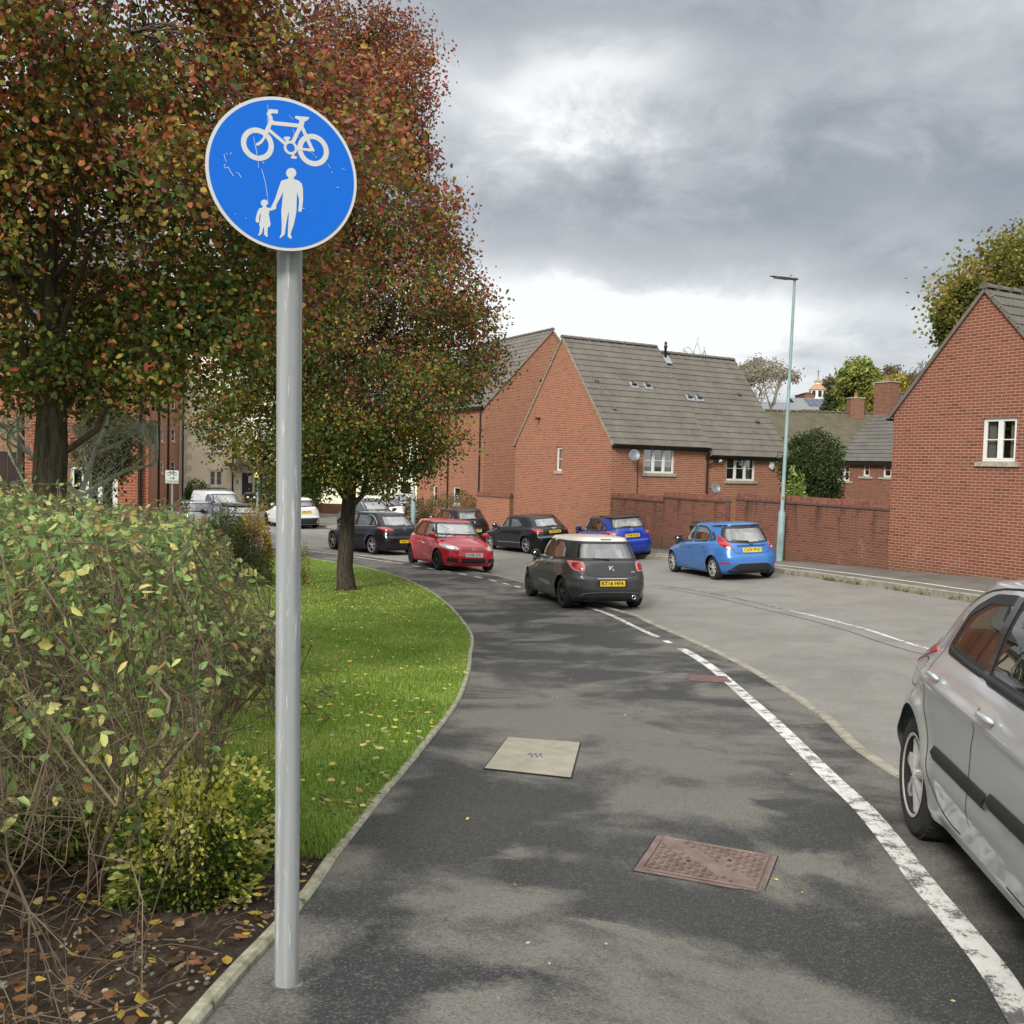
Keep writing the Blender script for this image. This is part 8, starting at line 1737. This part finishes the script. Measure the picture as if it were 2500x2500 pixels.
# ---- bare trees
def bare(nm, lab, px, d, top, bot, w_px, seed, r0, mat, leafn=0, lc=None, lv=4, spread=.55, H0=None, ls=.2, minr=.0, kids=(5, 5, 5, 4)):
    r = np.random.default_rng(seed); pt = at(px, top, d); pb = at(px, bot, d); gz = H(pt.x, pt.y) if H0 is None else H0; base = Vector((pt.x, pt.y, gz)); root = empty(nm, base, 0, lab, 'tree'); z1 = pt.z - gz; zb = pb.z - gz; R_ = w_px / FPX * d / 2; mbs = [MB(), MB()]; E = []
    def grow(p, d_, L, rad, lvl):
        n = 5; pts = [np.array(p, float)]; d_ = np.array(d_, float)
        for i in range(n):
            d_ = d_ + r.normal(size=3) * .13; d_[2] += .03; d_ /= np.linalg.norm(d_); q = pts[-1] + d_ * L / n; k = math.hypot(q[0], q[1]) / R_; 
            if k > 1: q[0] /= k; q[1] /= k
            q[2] = min(q[2], z1 * (1 - .12 * min(1, k) ** 2) + r.normal() * .02 * z1); pts.append(q)
        mbs[0 if lvl < 1 else 1].tube([tuple(a) for a in pts], [max(minr, rad * (1 - .5 * k / n)) for k in range(n + 1)], 8 if lvl == 0 else (5 if lvl < 3 else 3), False)
        if lvl >= 2: E.append(pts[-1]); E.append(pts[3])
        if lvl < lv:
            for k in range(kids[lvl]):
                i = r.integers(2, n + 1); e = r.normal(size=3); e[2] = abs(e[2]) * .35; dd = d_ * (1 - spread * .5) + e * spread; dd /= np.linalg.norm(dd); grow(pts[i], dd, L * r.uniform(.5, .78), rad * .52, lvl + 1)
    grow((0, 0, -.1), (0, 0, 1), zb * 1.15 + .1, r0, 0)
    mbs[0].build('trunk', mat, root, smooth=True); mbs[1].build('branches', mat, root)
    if leafn:
        E = np.array(E); P = E[r.integers(len(E), size=leafn)] + r.normal(size=(leafn, 3)) * ls * .8; leaf_cloud('leaves', P, r.uniform(ls * .6, ls, leafn), pal(r, leafn, lc, [1] * len(lc), .25), LEAF, root, .1, .6, .2, None, seed)
    return root
bare('bare_tree', 'small smooth grey tree nearly bare of leaves, close behind the thick trunk', 160, 10.6, 960, 1165, 420, 91, .052, BARKG, 0, None, 4, .62, kids=(6, 5, 4, 3))
bare('bare_tree', 'wide bare tree with silvery twigs behind the stepped roof', 1865, 88, 880, 960, 165, 92, .30, TWIGP, 2600, [(.34, .32, .26), (.42, .38, .30), (.22, .17, .10)], 4, .5, ls=.28, minr=.02, kids=(7, 6, 5, 4))
bare('bare_tree', 'spindly bare branch tops showing over the roof ridge beside the black flue', 1690, 60, 830, 875, 75, 93, .05, TWIGP, 90, [(.42, .40, .32)], 3, .35, ls=.16, minr=.012, kids=(5, 4, 3, 2))
bare('bare_tree', 'sparse twiggy treetop at the left slope of the near gable', 2250, 70, 880, 935, 60, 94, .05, TWIG, 60, [(.2, .17, .1)], 3, .4, ls=.15, minr=.015)

# ---- lawn blades, clover, leaves, gravel, litter
def blades(name, N, yr, span, hgt, wid, cols, wts, seed, ypow=1.7, label=None):
    r = np.random.default_rng(seed); u = r.random(N); a, b = yr; k = 1 - ypow; Y = (a ** k + u * (b ** k - a ** k)) ** (1 / k); ex = np.interp(Y, EDGE[:, 1], EDGE[:, 0]) - .03; X = ex - r.random(N) ** 1.0 * np.minimum(span[0] + Y * span[1], 9)
    Z = np.array([H(x, y) for x, y in zip(X, Y)]) + .003; sc = 1 + np.maximum(0, Y - 6) / 9; h = r.uniform(hgt[0], hgt[1], N) * (1 + .5 * np.array([mnoise.noise(Vector((x * .9, y * .9, 0))) for x, y in zip(X, Y)])); w = r.uniform(wid[0], wid[1], N) * sc
    az = r.random(N) * 2 * PI; ln = r.uniform(.1, .9, N) * h; dx, dy = np.cos(az), np.sin(az); sx, sy = -dy, dx
    V = np.stack([np.stack([X - sx * w, Y - sy * w, Z], 1), np.stack([X + sx * w, Y + sy * w, Z], 1), np.stack([X + dx * ln * .35 + sx * w * .7, Y + dy * ln * .35 + sy * w * .7, Z + h * .6], 1), np.stack([X + dx * ln * .35 - sx * w * .7, Y + dy * ln * .35 - sy * w * .7, Z + h * .6], 1), np.stack([X + dx * ln, Y + dy * ln, Z + h], 1)], 1).reshape(-1, 3)
    base = np.arange(N)[:, None] * 5; idx = np.concatenate([base + np.array([0, 1, 2, 3]), base + np.array([3, 2, 4])], 1).reshape(-1); me = bpy.data.meshes.new(name); me.vertices.add(N * 5); me.vertices.foreach_set('co', V.ravel()); me.loops.add(N * 7); me.loops.foreach_set('vertex_index', idx.astype(np.int32)); me.polygons.add(N * 2)
    ls_ = np.stack([np.arange(N) * 7, np.arange(N) * 7 + 4], 1).ravel(); me.polygons.foreach_set('loop_start', ls_.astype(np.int32)); me.polygons.foreach_set('loop_total', np.tile([4, 3], N).astype(np.int32)); me.update(calc_edges=True)
    key = np.array([.5 + .8 * mnoise.noise(Vector((x * 1.1, y * 1.1, 5))) for x, y in zip(X, Y)]) * .45 + r.random(N) * .55; key = (np.argsort(np.argsort(key)) + .5) / N; c = pal(r, N, cols, wts, .25, key); at_ = me.color_attributes.new('Col', 'FLOAT_COLOR', 'POINT'); C_ = np.ones((N, 5, 4)); C_[:, :, :3] = c[:, None, :]; at_.data.foreach_set('color', C_.ravel()); return tag(link(name, me, LEAF), label, 'grass', kind='stuff')
blades('grass', 190000, (4.45, 31), (1.6, .17), (.018, .05), (.0014, .0028), [(.15, .26, .035), (.22, .35, .045), (.28, .43, .06), (.38, .50, .10), (.44, .43, .14)], [.22, .3, .27, .16, .05], 101, 1.75, 'short mown green grass covering the lawn')
def scatter(name, P, size, cols, wts, seed, label, mat=None, flat=True, aspect=.7, var=.25):
    r = np.random.default_rng(seed); P = np.array(P); N = len(P); o = leaf_cloud(name, np.zeros((N, 3)) + P, r.uniform(size[0], size[1], N), pal(r, N, cols, wts, var), mat or LEAF, None, 0, aspect, .35, None, seed)
    if flat:
        V = np.zeros(N * 18); o.data.vertices.foreach_get('co', V); V = V.reshape(N, 6, 3); rel = V - P[:, None, :]; rel[:, :, 2] *= .28; rel[:, :, 2] -= rel[:, :, 2].min(1)[:, None]; o.data.vertices.foreach_set('co', (P[:, None, :] + rel).ravel()); o.data.update()
    return tag(o, label, 'leaves' if 'leaves' in name else name.replace('_', ' '), kind='stuff')
blades('grass_fringe', 9000, (4.15, 4.8), (1.2, 0), (.02, .055), (.0014, .0026), [(.17, .28, .04), (.24, .37, .05), (.31, .45, .07)], [.4, .4, .2], 110, 1.7, 'ragged grass at the edge between lawn and soil')
r = np.random.default_rng(77); P = []
for _ in range(2300):
    if r.random() < .45: x, y = b2.x + r.normal() * 1.5 + .4, b2.y - .8 + r.normal() * 2.2
    else: y = 5 + 19 * r.random() ** 1.5; x = np.interp(y, EDGE[:, 1], EDGE[:, 0]) - r.random() * (1.7 + .13 * y)
    if x < np.interp(y, EDGE[:, 1], EDGE[:, 0]) - .04: P.append((x, y, H(x, y) + r.uniform(.028, .055)))
LC = [(.68, .58, .12), (.74, .62, .26), (.50, .26, .07), (.30, .12, .05), (.50, .42, .28), (.22, .12, .06)]
scatter('fallen_leaves', P, (.042, .075), LC, [.36, .2, .14, .08, .14, .08], 102, 'small yellow and tan fallen leaves strewn over the lawn')
P = [(x, y, H(x, y) + .004) for x, y in [(.02 + r.random() * 2.4, 3 + r.random() ** 1.6 * 20) for _ in range(34)]]
P += [(p.x, p.y, p.z + .006) for p in (g(1962, 2183), g(1965, 2150), g(1890, 2150), g(1140, 2005), g(1930, 1846))]
scatter('fallen_leaves', P, (.022, .040), LC, [.3, .2, .2, .15, .1, .05], 103, 'few small dry leaves lying on the asphalt pavement')
P = []
for _ in range(900):
    y = 2.2 + r.random() * 2.6; x = np.interp(y, EDGE[:, 1], EDGE[:, 0]) - .08 - r.random() ** 1.3 * 2.6; P.append((x, y, H(x, y) + r.uniform(0, .02)))
scatter('fallen_leaves', P, (.03, .07), [(.52, .36, .06), (.30, .14, .06), (.16, .08, .04), (.40, .30, .16), (.10, .055, .03)], [.16, .24, .28, .12, .2], 104, 'brown and yellow leaf litter on the soil under the roses')
P = []
for _ in range(2600):
    y = 4.75 + 4.2 * r.random() ** 1.4; x = np.interp(y, EDGE[:, 1], EDGE[:, 0]) - .03 - abs(r.normal()) * .34
    if mnoise.noise(Vector((x * 2, y * 2, 9))) > -.12: P.append((x, y, H(x, y) + r.uniform(.006, .03)))
scatter('clover_weeds', P, (.018, .036), [(.09, .19, .05), (.14, .25, .07), (.20, .30, .10)], [.4, .4, .2], 105, 'low clover and weeds along the path edging', aspect=.9)
# pebbles
def pebbles(name, pts, size, cols, label, seed):
    r = np.random.default_rng(seed); mb = MB(); ms = []
    ico = bmesh.new(); bmesh.ops.create_icosphere(ico, subdivisions=2, radius=1); iv = [v.co.copy() for v in ico.verts]; fi = [tuple(v.index for v in f.verts) for f in ico.faces]; ico.free()
    for (x, y, z) in pts:
        s_ = r.uniform(*size) * (1 if r.random() > .06 else 1.8); sc = Vector((1, r.uniform(.6, 1), r.uniform(.4, .75))) * s_; rz = Matrix.Rotation(r.random() * 6.3, 3, 'Z'); k = int(r.integers(len(cols))); jit = r.uniform(-.4, .4, 3)
        mb.add([rz @ Vector((v.x * sc.x * (1 + jit[0] * v.y), v.y * sc.y * (1 + jit[1] * v.z), v.z * sc.z)) + Vector((x, y, z + s_ * .05)) for v in iv], fi, k)
    o = mb.build(name, cols, smooth=True, recalc=False); return tag(o, label, 'gravel', kind='stuff')
PEB = [pm('pebble_cream', (.40, .33, .22), .95, var=.2, scale=40), pm('pebble_tan', (.26, .18, .11), .95, var=.2, scale=40), pm('pebble_grey', (.20, .185, .16), .95, var=.2, scale=40), pm('pebble_dark', (.10, .08, .06), .85, var=.2, scale=40)]
P = []
for _ in range(430):
    y = 2.25 + 1.9 * r.random(); x = np.interp(y, EDGE[:, 1], EDGE[:, 0]) - .09 - abs(r.normal()) * .42; P.append((x, y, H(x, y) - .008))
pebbles('gravel', P, (.0035, .011), PEB, 'cream and brown pebbles scattered on the dark soil', 106)
mb = MB()
for _ in range(520):
    y = 2.15 + 2.6 * r.random(); x = np.interp(y, EDGE[:, 1], EDGE[:, 0]) - .12 - r.random() ** 1.2 * 2.2; a = r.random() * PI; L_ = r.uniform(.03, .16); z = H(x, y); dx, dy = math.cos(a) * L_ / 2, math.sin(a) * L_ / 2
    if x + abs(dx) > np.interp(y + dy, EDGE[:, 1], EDGE[:, 0]) - .07: continue
    mb.tube([(x - dx, y - dy, z + r.uniform(.0, .03)), (x + r.normal() * .01, y + r.normal() * .01, z + r.uniform(.01, .04)), (x + dx, y + dy, z + r.uniform(.0, .03))], r.uniform(.001, .0028), 4, False)
tag(mb.build('dead_twigs', pm('dead_twig', (.13, .09, .058), .9, var=.35, scale=9, c2=(.07, .045, .03))), 'dead brown twigs and stalks littering the soil bed', 'twigs', kind='stuff')
P = []
for _ in range(40): p = g(1080 + r.random() * 1000, 1500 + r.random() * 950); P.append((p.x, p.y, p.z)) if p.x < 2.3 else None
pebbles('gravel', [(x, y, z - .004) for x, y, z in P], (.003, .007), PEB[:1], 'odd pale grit stones on the pavement', 107)
rk = g(560, 2500); 
# weeds along the far kerb
P = []
for (yc, n) in ((25.6, 12), (24.0, 70), (23.2, 40), (21.6, 24), (20.8, 24), (19.6, 24), (18.9, 20)):
    for _ in range(n): y = yc + r.normal() * .22; x = np.interp(y, RKERB[:, 1], RKERB[:, 0]) - .03 - abs(r.normal()) * .03; P.append((x, y, H(x, y) - .055 + r.uniform(0, .05)))
scatter('kerb_weeds', P, (.04, .08), [(.10, .16, .04), (.20, .22, .06), (.30, .22, .12)], [.5, .3, .2], 108, 'straggly weeds growing in the gutter along the far kerb', flat=False)
